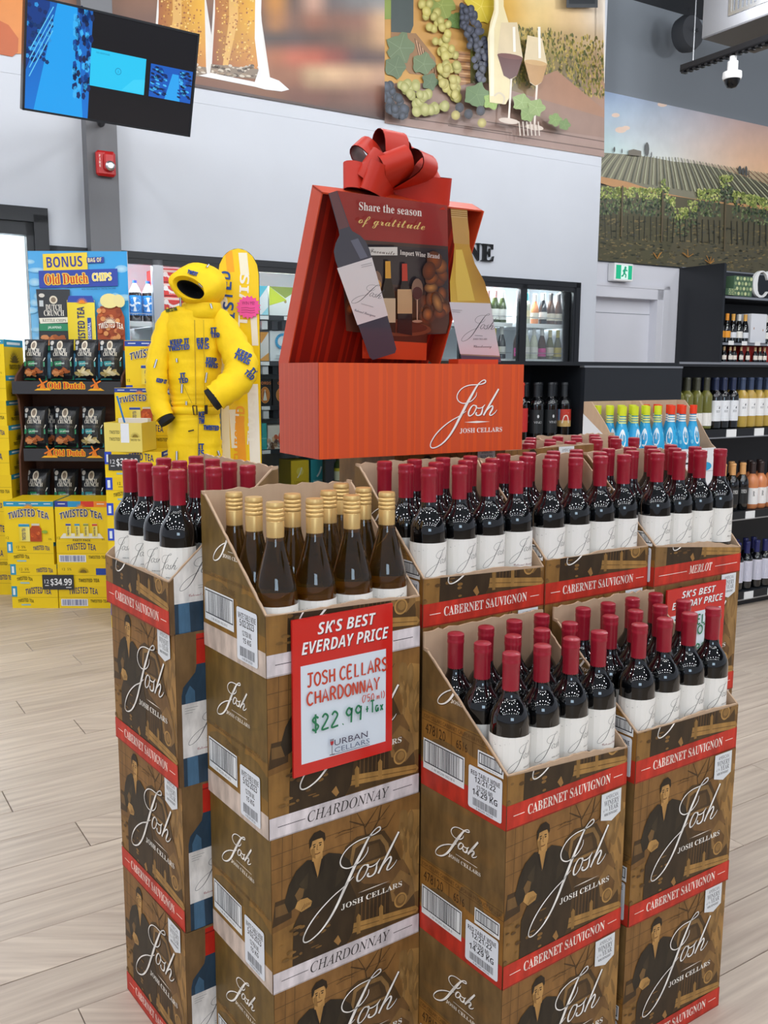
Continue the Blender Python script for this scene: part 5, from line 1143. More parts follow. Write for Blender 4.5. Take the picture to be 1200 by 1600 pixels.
def cab_cut(a):
    a.poly(ol, '#474a58'); a.poly(tilt([(0, -6), (0, 6), (.22, 8), (.22, -8)]), '#6d4a50'); a.poly(tilt([(.3, 4), (.3, 16), (.42, 22), (.42, 10)]), '#6a6f82')
    a.poly(tilt([(.43, -29), (.43, 28), (.78, 25), (.78, -25)]), '#e9e4e6')
    q = Art(); logo(q, -19, -17, .056, .05, '#4c4c54', .7); q.text('Cabernet Sauvignon', 6, -28, 3.8, '#77707a', 'scr', w=34); q.line([(-4, -14), (16, -14)], .6, '#99959c')
    a.paste(q, 572, 462, 1, -1, .28)
    for k in range(2): a.line(tilt([(.46+k*.012, 25), (.455+k*.012, 8)]), .6, '#9a969c')
cutout('red_bottle_cutout', ol, cab_cut, lidpx(.075))
vmap = lidpx(.115)
ol2 = [(705, 326), (729, 328), (733, 362), (734, 385), (742, 412), (757, 440), (766, 470), (770, 500), (779, 548), (783, 566), (722, 566), (716, 530), (704, 470), (703, 440), (708, 410), (710, 385), (709, 360)]
def chard_cut(a):
    cs = [lin(c) for c in ('#b98d4a', '#b98d4a', '#d4a84e', '#c99a3c', '#b98a35', '#b08030', '#c8963a', '#d8c49a', '#d8c49a', '#6a6676', '#6a6676', '#e9d9b0', '#e3bb4c', '#dcb440', '#d4a43a', '#c99a3c', '#d4a84e')]
    a.poly(ol2, cs); a.poly([(712, 390), (722, 390), (735, 440), (742, 470), (715, 470), (712, 440)], '#ecc95a')
    a.poly([(704, 326), (730, 328), (733, 382), (709, 380)], '#c99c58'); a.poly([(704, 326), (730, 328), (730, 340), (705, 338)], '#a97c3c')
    for k in range(4): a.line([(705, 329+k*3), (730, 331+k*3)], 1, '#e0bc80')
    a.poly([(702, 472), (766, 474), (781, 556), (719, 553)], '#e4e0e8'); a.poly([(720, 555), (782, 558), (783, 566), (722, 566)], '#5d5a6e')
    q = Art(); logo(q, 0, 0, .066, .058, '#55555f', .7); a.paste(q, 721, 533, 1, -1, .06)
    a.line([(742, 524), (754, 525)], .7, '#8a8690'); q = Art(); q.text('JOSH CELLARS', 0, 0, 2.4, '#77737c', 'sb', w=22); a.paste(q, 750, 531, 1, -1); q = Art(); q.text('Chardonnay', 0, 0, 4, '#6a6670', 'scr', w=28); a.paste(q, 754, 543, 1, -1)
    for k in range(2): a.line([(706, 484+k*3), (722-k*3, 485+k*3)], .6, '#9a969c')
cutout('white_bottle_cutout', ol2, chard_cut, vmap)
M().box(.40, .05, GH, .52, .09, GH+.012).build('bottle_foot', 'orange_card', gt)
# bow of ribbon loops on the lid edge
bo = hb+lt*1.02+GU*.20-lin_*.01; bt = thing('ribbon_bow', 'big shiny red ribbon bow on top of the gift box lid', 'bow', bo, GY)
def loop(dirv, wid, Lg, fat, tw, name='bow_loop'):
    d = Vector(dirv).normalized(); n = Vector((0, -1, 0)); n = (n-d*n.dot(d)).normalized(); s = d.cross(n)
    n, s = n*cos(tw)+s*sin(tw), s*cos(tw)-n*sin(tw)
    K = 22; P = []
    for k in range(K+1):
        t = k/K*2*pi; r = (1-cos(t))/2; P.append(d*(Lg*r**.8)+n*(fat*sin(t)*(.35+.65*r)))
    V = []; F = []; I = []
    for lay in (0, 1):
        for k, p in enumerate(P):
            q = P[min(k+1, K)]-P[max(k-1, 0)]; nn = q.cross(s).normalized()*(-.0012 if lay else .0012); w = wid/2*(.45+.55*min(1, p.length/(Lg*.6)))
            V += [p+s*w+nn, p-s*w+nn]
    o = 2*(K+1)
    m = M()
    for k in range(K): F.append((2*k, 2*k+1, 2*k+3, 2*k+2))
    m.mi = 1; m.add(V[:o], F)
    m.mi = 0; m.add(V[o:], F)
    return m.build(name, ['ribbon_red', 'ribbon_dark'], bt, smooth=60)
for dv, w, Lg, fat, tw in (((-1, -.1, .12), .058, .13, .024, .2), ((-.85, -.35, .42), .066, .105, .034, -.35), ((-.62, .15, .72), .056, .125, .026, .5), ((-.02, .1, 1), .068, .125, .03, .15), ((.62, .15, .72), .056, .12, .028, -.5), ((1, -.05, .42), .056, .12, .026, -.3), ((.35, -.6, .5), .07, .105, .036, .8), ((-.35, -.6, .5), .068, .10, .034, -.3), ((1, -.3, -.02), .066, .13, .03, .25), ((-.75, -.45, .1), .06, .11, .028, -.3), ((.3, .2, .8), .056, .11, .028, 1.1)):
    loop(dv, w, Lg, fat, tw)
m = M(); slab(m, lambda u, t, n: (u, n, t), -.11, .13, -.006, .02, -.004, 0); m.build('bow_base', 'ribbon_red', bt)

# ------------------------------------------------------------------ iced-tea cases at the left
YEL, NAVY = '#f2d012', '#1d2a6b'
def arch(k, w): return lambda x, y: (x, y*(1.0+.25*(1-(2*x/w)**2))+k*(1-(2*x/w)**2))
def sun(a, cx, cy, r, c='#f08a1e'):
    for k in range(11):
        t = pi*(k+.5)/11; a.poly([(cx+r*.75*cos(t-.09), cy+r*.75*sin(t-.09)), (cx+r*1.25*cos(t), cy+r*1.25*sin(t)), (cx+r*.75*cos(t+.09), cy+r*.75*sin(t+.09))], c)
    a.poly([(cx+r*.7*cos(pi*k/12), cy+r*.7*sin(pi*k/12)) for k in range(13)], c)
def tea_can(a, x, y, w, h, band='#2c4aa8'):
    a.rect(x, y, x+w, y+h, '#e9cf2a', right='#f4e88a', nx=3); a.rect(x, y+h*.86, x+w, y+h, band); a.rect(x+w*.06, y+h, x+w*.94, y+h*1.03, '#c9ccd0'); a.text('TWISTED TEA', x+w*.62, y+h*.42, w*.3, NAVY, 'sans', w=h*.7, rot=pi/2) if h > .05 else a.rect(x+w*.3, y+h*.15, x+w*.6, y+h*.75, NAVY)
def tea_glass(a, x, y, w, h):
    a.poly([(x, y), (x+w, y), (x+w, y+h*.7), (x+w*.8, y+h*.88), (x+w*.2, y+h*.88), (x, y+h*.7)], '#b5481c'); a.rect(x+w*.15, y+h*.88, x+w*.85, y+h, '#d8d2c0')
    for _ in range(12): a.ell(x+w*R.uniform(.15, .85), y+h*R.uniform(.1, .75), w*.14, w*.13, R.choice(['#d8682c', '#a63c16', '#e0854a', '#c4501e']), 7, R.random())
def tea_tall(a, w, h, band='#2447a6', party=False):
    a.rect(0, 0, w, h, YEL)
    if party:
        for k, c in enumerate(('#2b3f9c', '#2a93c8', '#d83a28', '#ef8a22')): a.rect(w*k/4, h*.86, w*(k+1)/4, h, c)
    else: a.rect(0, h*.87, w, h*.99, band)
    for k in range(4): a.rect(w*(.06+k*.25), h*.925, w*(.2+k*.25), h*.945, '#e8edf4') if k not in (1, 2) or not party else None
    sun(a, w*.5, h*.82, h*.11, '#f0a01e'); a.text('HARD ICED TEA', w*.5, h*.79, h*.032, '#5a4a14', 'sans', w=w*.4)
    W2 = w*.82; a.text('TWISTED TEA', w*.5, h*.56, h*.135, NAVY, 'sans', w=W2, warp=arch(h*.07, W2), outline='#f6f1d4', ow=h*.008)
    if party:
        a.poly([(w*.08, h*.1), (w*.92, h*.1), (w*.85, h*.22), (w*.15, h*.22)], '#ece9d8')
        for k in range(4): tea_can(a, w*(.2+k*.17), h*.15, w*.1, h*.3, ('#2b3f9c', '#2a93c8', '#8a9a3c', '#d83a28')[k])
        a.text('PARTY PACK', w*.5, h*.03, h*.045, '#2a2a2a', 'sans', w=w*.34)
    else: tea_can(a, w*.29, h*.02, w*.22, h*.42, band); tea_glass(a, w*.52, h*.02, w*.23, h*.44); a.ell(w*.82, h*.26, w*.06, w*.035, '#8fae3a', 12)
    a.text('12', w*.06, h*.08, h*.06, '#4a4210', 'rm'); a.text('5%', w*.92, h*.06, h*.045, '#4a4210', 'rm')
def tea_flat(a, w, h, v=0, band='#2a93b8'):
    a.rect(0, 0, w, h, YEL, top='#ecc810'); a.rect(0, h*.485, w, h*.5, '#b89c10')
    if v in (0, 2): a.rect(0, h*.52, w*.12, h, band); a.rect(w*.03, h*.6, w*.08, h*.9, '#e4eef2')
    if v == 0:
        a.text('12  5%', w*.3, h*.72, h*.11, '#4a4210', 'rm'); a.line([(w*.22, h*.64), (w*.42, h*.64)], h*.02, '#4a4210'); a.text('TWISTED TEA', w*.74, h*.62, h*.15, NAVY, 'sans', w=w*.36, warp=arch(h*.03, w*.36)); a.text('TWISTED TEA', w*.3, h*.24, h*.12, '#4a4210', 'sans', w=w*.34, warp=arch(h*.05, w*.34)); a.rect(w*.2, h*.12, w*.4, h*.19, '#9ac0c0')
    elif v == 1:
        a.text('TWISTED TEA', w*.48, h*.62, h*.22, NAVY, 'sans', w=w*.56, warp=arch(h*.05, w*.56)); a.rect(w*.04, h*.1, w*.56, h*.42, '#e6e8ee'); b = Art(); barcode(b, w*.07, h*.13, w*.53, h*.39, 9, '#3a4a8a'); a.paste(b, 0, 0); a.text('TWISTED TEA', w*.78, h*.26, h*.12, '#4a4210', 'sans', w=w*.34)
    elif v == 2:
        a.text('TWISTED TEA', w*.58, h*.62, h*.22, NAVY, 'sans', w=w*.56, warp=arch(h*.05, w*.56)); a.text('TWISTED TEA', w*.3, h*.24, h*.12, '#4a4210', 'sans', w=w*.34, warp=arch(h*.05, w*.34)); a.rect(w*.2, h*.12, w*.4, h*.19, '#9ac0c0')
    else:
        a.text('12  5%', w*.18, h*.72, h*.11, '#4a4210', 'rm'); a.rect(w*.74, h*.52, w, h*.82, '#2447a6'); sun(a, w*.5, h*.62, h*.22, '#7a6418'); a.text('TWISTED TEA', w*.6, h*.2, h*.14, '#4a4210', 'sans', w=w*.4)
def tea_side(a, w, h, band='#2a93b8'):
    a.rect(0, 0, w, h, '#e6c310'); a.rect(0, h*.8, w, h, band); a.rect(w*.15, h*.86, w*.85, h*.93, '#e4eef2'); sun(a, w*.5, h*.36, h*.3, '#6b5a1a'); a.text('TWISTED TEA', w*.5, h*.18, h*.12, '#4a4210', 'sans', w=w*.6)
_tc = {}
def tea_case(label, x, Y, z, w, h, d, v, group, band='#2a93b8', rz=0, side=True):
    t = thing('drinks_case', label, 'case', (x, Y, z), rz, group); k = (round(w, 3), round(h, 3), d, v, band)
    if k not in _tc:
        a = Art(); (tea_tall(a, w, h, band, v == 'party') if v in ('tall', 'party') else tea_flat(a, w, h, v, band)); b = Art(); tea_side(b, d, h, band)
        _tc[k] = (M().box(0, 0, 0, w, d, h-.002).mesh('carton', colmat('#e8c60f', .42), bevel=.004), a.mesh('front_print', fmap, INK, .00025), b.mesh('side_print', rmap(w), INK, .00025))
    for n, me in zip(('carton', 'front_print', 'side_print'), _tc[k]): link(n, me, t)
    return t
FZ = lambda px, py, Y: front(px, py, Y)
# pair of columns in front of the snack stand
Y0 = 5.42; xL, xM, xR = FZ(11, 850, Y0)[0], FZ(87.5, 850, Y0)[0], FZ(170, 850, Y0)[0]; hF = FZ(50, 847, Y0)[1]/3; zt = FZ(50, 783, Y0)[1]-3*hF
g = 'yellow iced tea cases in the front pair of columns'
for k, (nm, v) in enumerate((('lowest', 2), ('second', 0), ('third', 0))): tea_case('flat yellow tea case, %s, left column before the snack stand' % nm, xL+(.012 if k < 2 else 0), Y0, hF*k, xM-xL-.016, hF, .29, v, g)
for k, (nm, v) in enumerate((('lowest', 1), ('second', 3), ('third', 1))): tea_case('flat yellow tea case, %s, right column before the snack stand' % nm, xM, Y0+.005, hF*k, xR-xM-.004, hF, .29, v, g)
tea_case('upright yellow iced tea case with teal band before the snack stand', xL-.008, Y0, 3*hF, xM-xL+.002, zt, .29, 'tall', g)
tea_case('upright yellow party pack case with four-colour band before the snack stand', xM+.002, Y0+.005, 3*hF, xR-xM-.006, zt, .29, 'party', g)
def price_card(label, px0, py0, px1, py1, Y, txt):
    x0, z1 = front(px0, py0, Y); x1, z0 = front(px1, py1, Y); t = thing('price_card', label, 'sign', (x0, Y, z0)); w, h = x1-x0, z1-z0
    M().box(0, -.003, 0, w, 0, h).build('card', 'black_plastic', t); a = Art(); a.rect(0, 0, w, h, '#33353a'); a.text('12', w*.14, h*.42, h*.26, '#e8eaee', 'rm'); a.rect(w*.08, h*.25, w*.2, h*.3, '#e8eaee'); a.text(txt, w*.6, h*.3, h*.42, '#f2f4f6', 'sans', w=w*.68); a.rect(w*.75, h*.12, w*.92, h*.17, '#e8eaee'); a.build('card_print', lambda x, y, z: (x, -.0034-z, y), t, INK, .0002)
price_card('black price card reading 34.99 on the front pair of columns', 66, 898, 116, 921, Y0-.003, '$34.99')
# stack at the very left edge
Y1 = 5.75; xr = FZ(12, 650, Y1)[0]; zf = FZ(12, 587, Y1)[1]; n = 9; g = 'yellow iced tea cases at the left edge'
for k in range(n): tea_case('flat yellow iced tea case, %s from the floor in the left edge column' % ORD[k], xr-.3-(.006 if k % 2 else 0), Y1, zf/n*k, .3, zf/n, .3, (0, 1, 2)[k % 3], g)
tea_case('upright yellow iced tea case on top of the left edge column', xr-.3, Y1, zf, .3, FZ(12, 530, Y1)[1]-zf, .3, 'tall', g)
# right of the snack stand: three stepped columns
Y2 = 5.0; xa, xb = FZ(163, 700, Y2)[0], FZ(252, 700, Y2)[0]; z2 = FZ(190, 706, Y2)[1]; n = 7; g = 'yellow iced tea cases in the stepped columns'; BL = '#2447c0'
for k in range(n): tea_case('flat yellow blue-cornered tea case, %s from floor, nearest stepped column' % ORD[k], xa, Y2, z2/n*k, xb-xa, z2/n, .29, (2, 0, 2, 0)[k % 4], g, BL)
price_card('black price card on the nearest stepped column behind the wine bottles', 169, 710, 219, 735, Y2-.003, '$33.99')
t = thing('open_carton', 'small open yellow carton of papers on the nearest stepped column', 'carton', (xa, Y2+.01, z2), radians(-8)); w, h, d = .215, .158, .2
m = M(); m.box(0, 0, 0, w, .003, h); m.box(0, d-.003, 0, w, d, h); m.box(0, 0, 0, .003, d, h); m.box(w-.003, 0, 0, w, d, h); m.box(0, 0, 0, w, d, .003); m.build('carton', colmat('#e9cd3a', .5), t)
a = Art(); a.rect(0, 0, w, h, '#e6d26a'); a.text('TWISTED TEA', w*.34, h*.62, h*.1, '#3a3414', 'sans', w=w*.4); a.text('TWISTED TEA', w*.34, h*.38, h*.1, '#3a3414', 'sans', w=w*.42); sun(a, w*.82, h*.5, h*.16, '#8a7420'); a.text('TWISTED TEA', w*.82, h*.38, h*.07, '#6a5a20', 'sans', w=w*.26); a.rect(w*.44, h*.32, w*.66, h*.98, '#e8ecf2'); a.build('front_print', fmap, t, INK)
M().box(.03, .12, .005, .2, .17, h+.018).build('paper_slips', 'paper', t)
tag(M().tube([(xa+.13, Y2+.075, z2+.012), (xa+.06, Y2+.07, z2+.30)], .005, 8).build('pen', colmat('#1f7ad0', .3)), 'blue pen standing in the open yellow carton', 'pen')
Y3 = 5.32; xa, xb = FZ(180, 640, Y3)[0], FZ(258, 640, Y3)[0]; z3 = FZ(215, 661, Y3)[1]
for k in range(8): tea_case('flat yellow tea case, %s from floor, middle stepped column' % ORD[k], xa+(.04 if k > 5 else 0), Y3, z3/8*k, xb-xa+.02, z3/8, .29, (0, 1)[k % 2], g, '#2a2420')
tea_case('upright yellow iced tea case with blue band on the middle stepped column', xa, Y3, z3, xb-xa, FZ(215, 606, Y3)[1]-z3, .29, 'tall', g, '#2447a6')
Y4 = 5.64; xa, xb = FZ(197, 600, Y4)[0], FZ(282, 600, Y4)[0]; z4 = FZ(230, 602, Y4)[1]
for k in range(9): tea_case('flat yellow tea case, %s from floor, rear stepped column' % ORD[k], xa, Y4, z4/9*k, xb-xa, z4/9, .29, (0, 2)[k % 2], g, BL)
tea_case('upright yellow iced tea case with blue band on the rear stepped column', xa, Y4, z4, xb-xa, FZ(230, 532, Y4)[1]-z4, .29, 'tall', g, '#2447a6')

# ------------------------------------------------------------------ snack stand
YS = 5.74; sl, sr = FZ(19, 600, YS)[0], FZ(189, 600, YS)[0]; zt1 = FZ(100, 603, YS)[1]; zt2 = FZ(100, 708, YS)[1]; zt3 = zt2-(zt1-zt2)
st = thing('snack_stand', 'brown cardboard snack stand with a sky-blue header card', 'display stand', (0, 0, 0))
m = M()
for z in (zt1, zt2, zt3): m.box(sl, YS, z-.012, sr, YS+.3, z)
m.build('tray', 'brown_card', st) if False else None
for k, z in enumerate((zt1, zt2, zt3)):
    ins = (0, .05, .07)[k]
    M().box(sl+ins, YS, z-.045, sr-ins, YS+.3, z-.03).build('tray', 'brown_card', st)
    M().box(sl+ins, YS-.006, z-.05, sr-ins, YS, z+.028).build('tray_lip', colmat('#34353a', .5), st)
    w = sr-sl-2*ins; a = Art(); a.text('Old Dutch', w*.5, .0, .036, '#c8281a', 'sb', w=w*.34, outline='#f2b81e', ow=.005)
    for cx in (w*.28, w*.77):
        a.poly([(cx-.05, -.012), (cx-.03, .0), (cx+.03, .004), (cx+.055, -.012)], '#f0b01e'); a.poly([(cx-.015, 0), (cx+.02, 0), (cx+.012, .03), (cx-.006, .03)], '#e8891e')
        for q in (.5, .5+pi/2, .5+pi, .5+1.5*pi): a.line([(cx+.002, .03), (cx+.002+.036*cos(q), .03+.036*sin(q))], .009, '#e8791a')
    a.build('lip_print', lambda x, y, zz: (sl+ins+x, YS-.0066-zz, z-.016+y), st, INK, .0003)
sp = [(0, 0), (.3, 0), (.3, zt1+.18), (.27, zt1+.18), (.05, zt1+.06), (0, zt1-.03), (.07, zt1-.08), (.1, zt2+.1), (.04, zt2-.02)]
for x0, x1 in ((sl, sl+.012), (sr-.012, sr)): M().prism(sp[::-1], lambda p, q: (x0, YS+p, q), lambda p, q: (x1, YS+p, q)).build('side_panel', 'brown_card', st)
M().box(sl, YS+.29, 0, sr, YS+.3, zt1+.25).build('back_panel', 'brown_card', st)
hx0, hz1 = FZ(43, 392, YS+.28); hx1, hz0 = FZ(204, 548, YS+.28); hw, hh = hx1-hx0, hz1-hz0+.18
M().box(hx0, YS+.28, hz0-.18, hx1, YS+.288, hz1).build('header_card', 'white_plastic', st)
a = Art(); a.rect(0, 0, hw, hh, '#8fc9ea', top='#4aa6e4', nx=4, ny=3, right='#2a9ee0')
for _ in range(26): a.ell(R.choice((R.uniform(0, hw*.2), R.uniform(0, hw))), R.uniform(hh*.25, hh*.95), R.uniform(.02, .06), R.uniform(.012, .03), '#b8dcf0', 12, edge='#7cc0e8')
V = lambda py: (548-py)/156*(hh-.18)+.18
U = lambda px: (px-43)/161*hw
def quad(x0, y0, x1, y1, sk, c): a.poly([(U(x0), V(y1)), (U(x1), V(y1-sk)), (U(x1), V(y0-sk)), (U(x0), V(y0))], c)
quad(68, 397, 140, 424, 3, '#f2d43a'); quad(139, 402, 167, 411, 1, '#2c3f9c'); quad(60, 423, 188, 450, 4, '#2b46a8')
def ht(t, cx, by, h, w, c, s, oc=None, ow=0, rot=.04): a.text(t, U(cx), V(by), h/156*(hh-.18), c, s, w=w/161*hw, rot=rot, outline=oc, ow=ow)
ht('BONUS', 103, 417, 15, 58, '#2f3a98', 'sans'); ht('BAG OF', 152, 409, 6, 22, '#f6e9a8', 'sans'); ht('Old Dutch', 105, 443, 15, 70, '#c8351a', 'sb', '#f6d24a', .006); ht('CHIPS', 163, 438, 11, 31, '#f6dc5a', 'sans', '#f7f2d8', .003); ht('WITH THE PURCHASE OF TWISTED TEA CASES', 157, 452, 2.6, 56, '#1c3c6a', 'rm')
def bagfront(a, x0, y0, w, h, green='#2f8a62', dark='#33363b', chips='#c9743a'):
    a.poly([(x0, y0), (x0+w, y0), (x0+w*.96, y0+h*.5), (x0+w, y0+h), (x0, y0+h), (x0+w*.04, y0+h*.5)], dark)
    a.rect(x0+w*.03, y0, x0+w*.97, y0+h*.1, green, nx=2); a.ell(x0+w*.5, y0+h*.83, w*.12, w*.12, '#e3d9c4', 14); a.ell(x0+w*.5, y0+h*.83, w*.075, w*.075, '#8a7a68', 12); a.text('DUTCH', x0+w*.5, y0+h*.665, h*.085, '#f1ede2', 'sb', w=w*.48); a.text('CRUNCH', x0+w*.5, y0+h*.57, h*.085, '#f1ede2', 'sb', w=w*.6)
    a.ell(x0+w*.16, y0+h*.9, w*.09, w*.06, '#d8d4cc', 10); a.rect(x0+w*.08, y0+h*.72, x0+w*.2, y0+h*.82, '#c4ccd0')
    a.poly([(x0+w*.08, y0+h*.44), (x0+w*.92, y0+h*.46), (x0+w*.97, y0+h*.55), (x0+w*.05, y0+h*.53)], '#ebe7d8'); a.text('KETTLE CHIPS', x0+w*.5, y0+h*.47, h*.045, '#6d6a5e', 'sb', w=w*.7)
    a.rect(x0+w*.05, y0+h*.32, x0+w*.95, y0+h*.44, green, nx=2); a.text('JALAPENO', x0+w*.5, y0+h*.36, h*.035, '#dff0e4', 'sans', w=w*.4)
    for _ in range(16): a.ell(x0+w*R.uniform(.15, .8), y0+h*R.uniform(.1, .25), w*.12, h*.035, R.choice([chips, '#d8905a' if chips != '#d9c890' else '#efe2b8', '#a85a2c' if chips != '#d9c890' else '#b8a468']), 9, R.uniform(-.6, .6))
bagfront(a, U(55), V(548), U(110)-U(55), V(452)-V(548))
x, y = U(105), V(548); w = U(150)-U(105); hq = V(462)-V(548); a.rect(x, y, x+w, y+hq*.92, '#ecd024', right='#f4e04a', nx=4); a.poly([(x, y+hq*.88), (x+w, y+hq*.88), (x+w*.92, y+hq), (x+w*.08, y+hq)], '#2c4aa8'); sun(a, x+w*.55, y+hq*.86, w*.18); a.text('TWISTED TEA', x+w*.62, y+hq*.42, w*.24, NAVY, 'sans', w=hq*.76, rot=pi/2); a.rect(x+w*.72, y, x+w*.86, y+hq*.6, '#2447a6'); a.text('ORIGINAL', x+w*.83, y+hq*.3, w*.09, '#e8ecf4', 'sans', w=hq*.44, rot=pi/2)
x, y = U(153), V(548); w = U(198)-U(153); a.poly([(x, y), (x+w, y), (x+w, V(495)), (x+w*.85, V(478)), (x+w*.15, V(478)), (x, V(495))], '#a8491e')
for _ in range(40): a.ell(x+w*R.uniform(.1, .9), y+R.uniform(.01, V(485)-y), w*.09, w*.09, R.choice(['#c4602a', '#8c3614', '#d8824a', '#9c441c', '#e09a5a']), 8, R.random())
a.ell(x+w*.5, V(470), w*.34, w*.26, '#efe29a', 18); a.ell(x+w*.85, V(470), w*.2, w*.24, '#ecdf9c', 14, .5); a.text('TWISTED TEA', x+w*.52, V(515), w*.17, '#f4ece0', 'sans', w=w*.9, warp=arch(.012, w*.9)); sun(a, x+w*.5, V(505), w*.2, '#e8d8c0')
a.clip([(0, 0), (hw, 0), (hw, hh), (0, hh)]); a.build('header_print', lambda p, q, z: (hx0+p, YS+.2796-z, hz0-.18+q), st, INK, .0003)
# crisp bags
def bag_mesh(green, chips):
    w, h, d = .165, .275, .05; nx, ny = 12, 14; V = []; F = []
    def depth(u, v): return d*(max(0, (1-abs(2*u-1)**2.2)*(1-abs(2*v-1)**3.2)))**.6
    def px(u, v): return (u-.5)*w*(1-.07*sin(pi*v))
    m = M()
    for sgn in (1, -1):
        vs = [(px(i/nx, j/ny), -sgn*(depth(i/nx, j/ny)+.0012+.004*sin(9*i/nx+5*j/ny)*depth(i/nx, j/ny)/d), h*j/ny) for j in range(ny+1) for i in range(nx+1)]
        m.add(vs, [(j*(nx+1)+i, j*(nx+1)+i+1, (j+1)*(nx+1)+i+1, (j+1)*(nx+1)+i) for j in range(ny) for i in range(nx)])
    body = m.mesh('bag_body', colmat('#24272b', .3), smooth=80)
    a = Art(); bagfront(a, 0, 0, 1, 1, green, '#2a2d32', chips)
    def f(x, y, z): u = min(1, max(0, x)); v = min(1, max(0, y)); return (px(u, v), -(depth(u, v)+.0022+z+.004*sin(9*u+5*v)*depth(u, v)/d), h*v)
    # finer base sheet so the print follows the bulge
    b = Art(); b.rect(0, 0, 1, 1, '#2a2d32', nx=10, ny=10); vs, fs, cs = b.E[0]
    out = []
    for E in a.E:
        out.append(E)
    c = Art(); c.E = [b.E[0]]+out[1:]
    for i, (vs, fs, cs) in enumerate(c.E):       # split long pieces
        if len(fs) == 2 and i: pass
    return body, c.mesh('bag_print', f, INKBAG, .0006)
BAGS = {'green': bag_mesh('#2f8a62', '#c9743a'), 'teal': bag_mesh('#3f9aa0', '#d9c890')}
def bag(kind, px, py, Y, label, rz, tx=0, sc=1.0):
    x, z = front(px, py, Y); t = thing('crisp_bag', label, 'snack bag', (x, Y, z), rz, 'crisp bags on the snack stand'); t.rotation_euler = (radians(-8), tx, rz); t.scale = (sc, sc, sc)
    for n, me in zip(('bag_body', 'bag_print'), BAGS[kind]): link(n, me, t)
for k, (px, kd, rz, tx) in enumerate(((56, 'green', -.1, .03), (98, 'green', .1, -.04), (135, 'teal', -.1, .02), (175, 'teal', .1, -.02))): bag(kd, px, 594, YS+.12, 'dark %s-banded crisp bag, %s from the left on the top tray' % (kd, ORD[k]), rz*.4, tx*.5, .93)
for k, (px, kd, rz, tx) in enumerate(((57, 'green', 0, 0), (104, 'green', .05, .02), (146, 'teal', -.1, 0))): bag(kd, px, 699, YS+.09, 'dark %s-banded crisp bag, %s from the left on the middle tray' % (kd, ORD[k]), rz, tx, .94)
bag('green', 80, 699, YS+.2, 'dark crisp bag tucked behind on the middle tray', .1, -.05, .97)
for k, (px, kd) in enumerate(((60, 'green'), (104, 'green'), (146, 'teal'))): bag(kd, px, 797, YS+.14, 'dark %s-banded crisp bag, %s from the left on the bottom tray' % (kd, ORD[k]), (-.05, .06, 0)[k], 0, .97)

# ------------------------------------------------------------------ snowboard and snowsuit
YB = 5.12
for k in range(4): tea_case('flat yellow iced tea case under the snowsuit, %s from the floor' % ORD[k], FZ(262, 700, 5.0)[0], 4.93, .125*k, .56, .125, .4, 1, 'cases under the snowsuit', BL)
sb = thing('snowboard', 'tall yellow and white snowboard standing behind the snowsuit sleeve', 'snowboard', (0, 0, 0))
bx0, bzT = FZ(339.5, 388, YB); bx1, _ = FZ(404, 388, YB); bw = bx1-bx0; zb = .502; N = 16
top = [(bx0+bw/2+bw/2*cos(pi*k/N), bzT-bw*.62+bw*.62*sin(pi*k/N)) for k in range(N+1)]; bot = [(bx0+bw/2-bw/2*cos(pi*k/N), zb+bw*.5-bw*.5*sin(pi*k/N)) for k in range(N+1)]
M().prism(top+bot, lambda x, z: (x, YB, z), lambda x, z: (x, YB+.012, z)).build('deck', 'dark_edge', sb)
a = Art(); a.poly(top+bot, '#f2cb18'); L_ = lambda px, py: FZ(px, py, YB)
def bp(px, py, t, h, w, c, rot): x, z = L_(px, py); a.text(t, x, z, h*YB/FPX, c, 'sans', w=w*YB/FPX, rot=rot)
for px0, px1, y0, y1, c in ((343, 352, 440, 760, '#efe9d2'), (376, 386, 395, 430, '#efe9d2'), (392, 403, 600, 760, '#efeade'), (355, 363, 392, 425, '#f0a81e'), (362, 373, 640, 700, '#efe9d8'), (372, 381, 650, 720, '#f0a020'), (394, 400, 470, 540, '#ece7d8')):
    (p, q), (r, s) = L_(px0, y1), L_(px1, y0); a.poly([(p, q), (r+.01, q), (r, s), (p-.01, s)], c)
bp(388, 470, 'TWIS', 13, 80, '#f0ebe0', pi/2-.06); bp(354, 520, 'TWISTED', 12, 110, '#efe9d6', pi/2-.06); bp(381, 680, 'TWISTED', 13, 90, '#f0a01e', pi/2-.06); bp(399, 650, 'TWIST', 10, 90, '#f2eee2', pi/2-.06)
bp(372, 489, 'T TWISTED', 14, 142, '#1f4488', pi/2+.07) if False else None
for k, ch in enumerate('TWISTED'): bp(370+k*-1.6+0, 527-k*16, ch, 15, 12, '#1f4a94', pi/2-.1)
bp(372.5, 546, 'T', 15, 12, '#1f4a94', pi/2-.1); bp(377, 568, 'IT', 15, 12, '#1f4a94', pi/2-.1)
cl = [(x, z) for x, z in top+bot]; cx = bx0+bw/2; a.clip([(cx+(x-cx)*.985, z) for x, z in [top[k] for k in range(0, N+1, 2)]+[bot[k] for k in range(0, N+1, 2)]]); a.build('deck_print', lambda x, z, k: (x, YB-.0006-k, z), sb, INKGLOSS, .0003)
x, z = FZ(388, 480, YB-.02); t = thing('pink_star_card', 'pink starburst card with handwriting taped to the snowboard', 'card', (x, YB-.014, z)); P = [((.055+.013*(k % 2))*cos(2*pi*k/34)*1.0, (.052+.012*(k % 2))*sin(2*pi*k/34)) for k in range(34)]
M().prism(P, lambda p, q: (p, 0, q), lambda p, q: (p, .003, q)).build('card', colmat('#e8509c', .5), t); a = Art(); a.text('WIN ME!', 0, .014, .017, '#8a1a50', 'rm', w=.07)
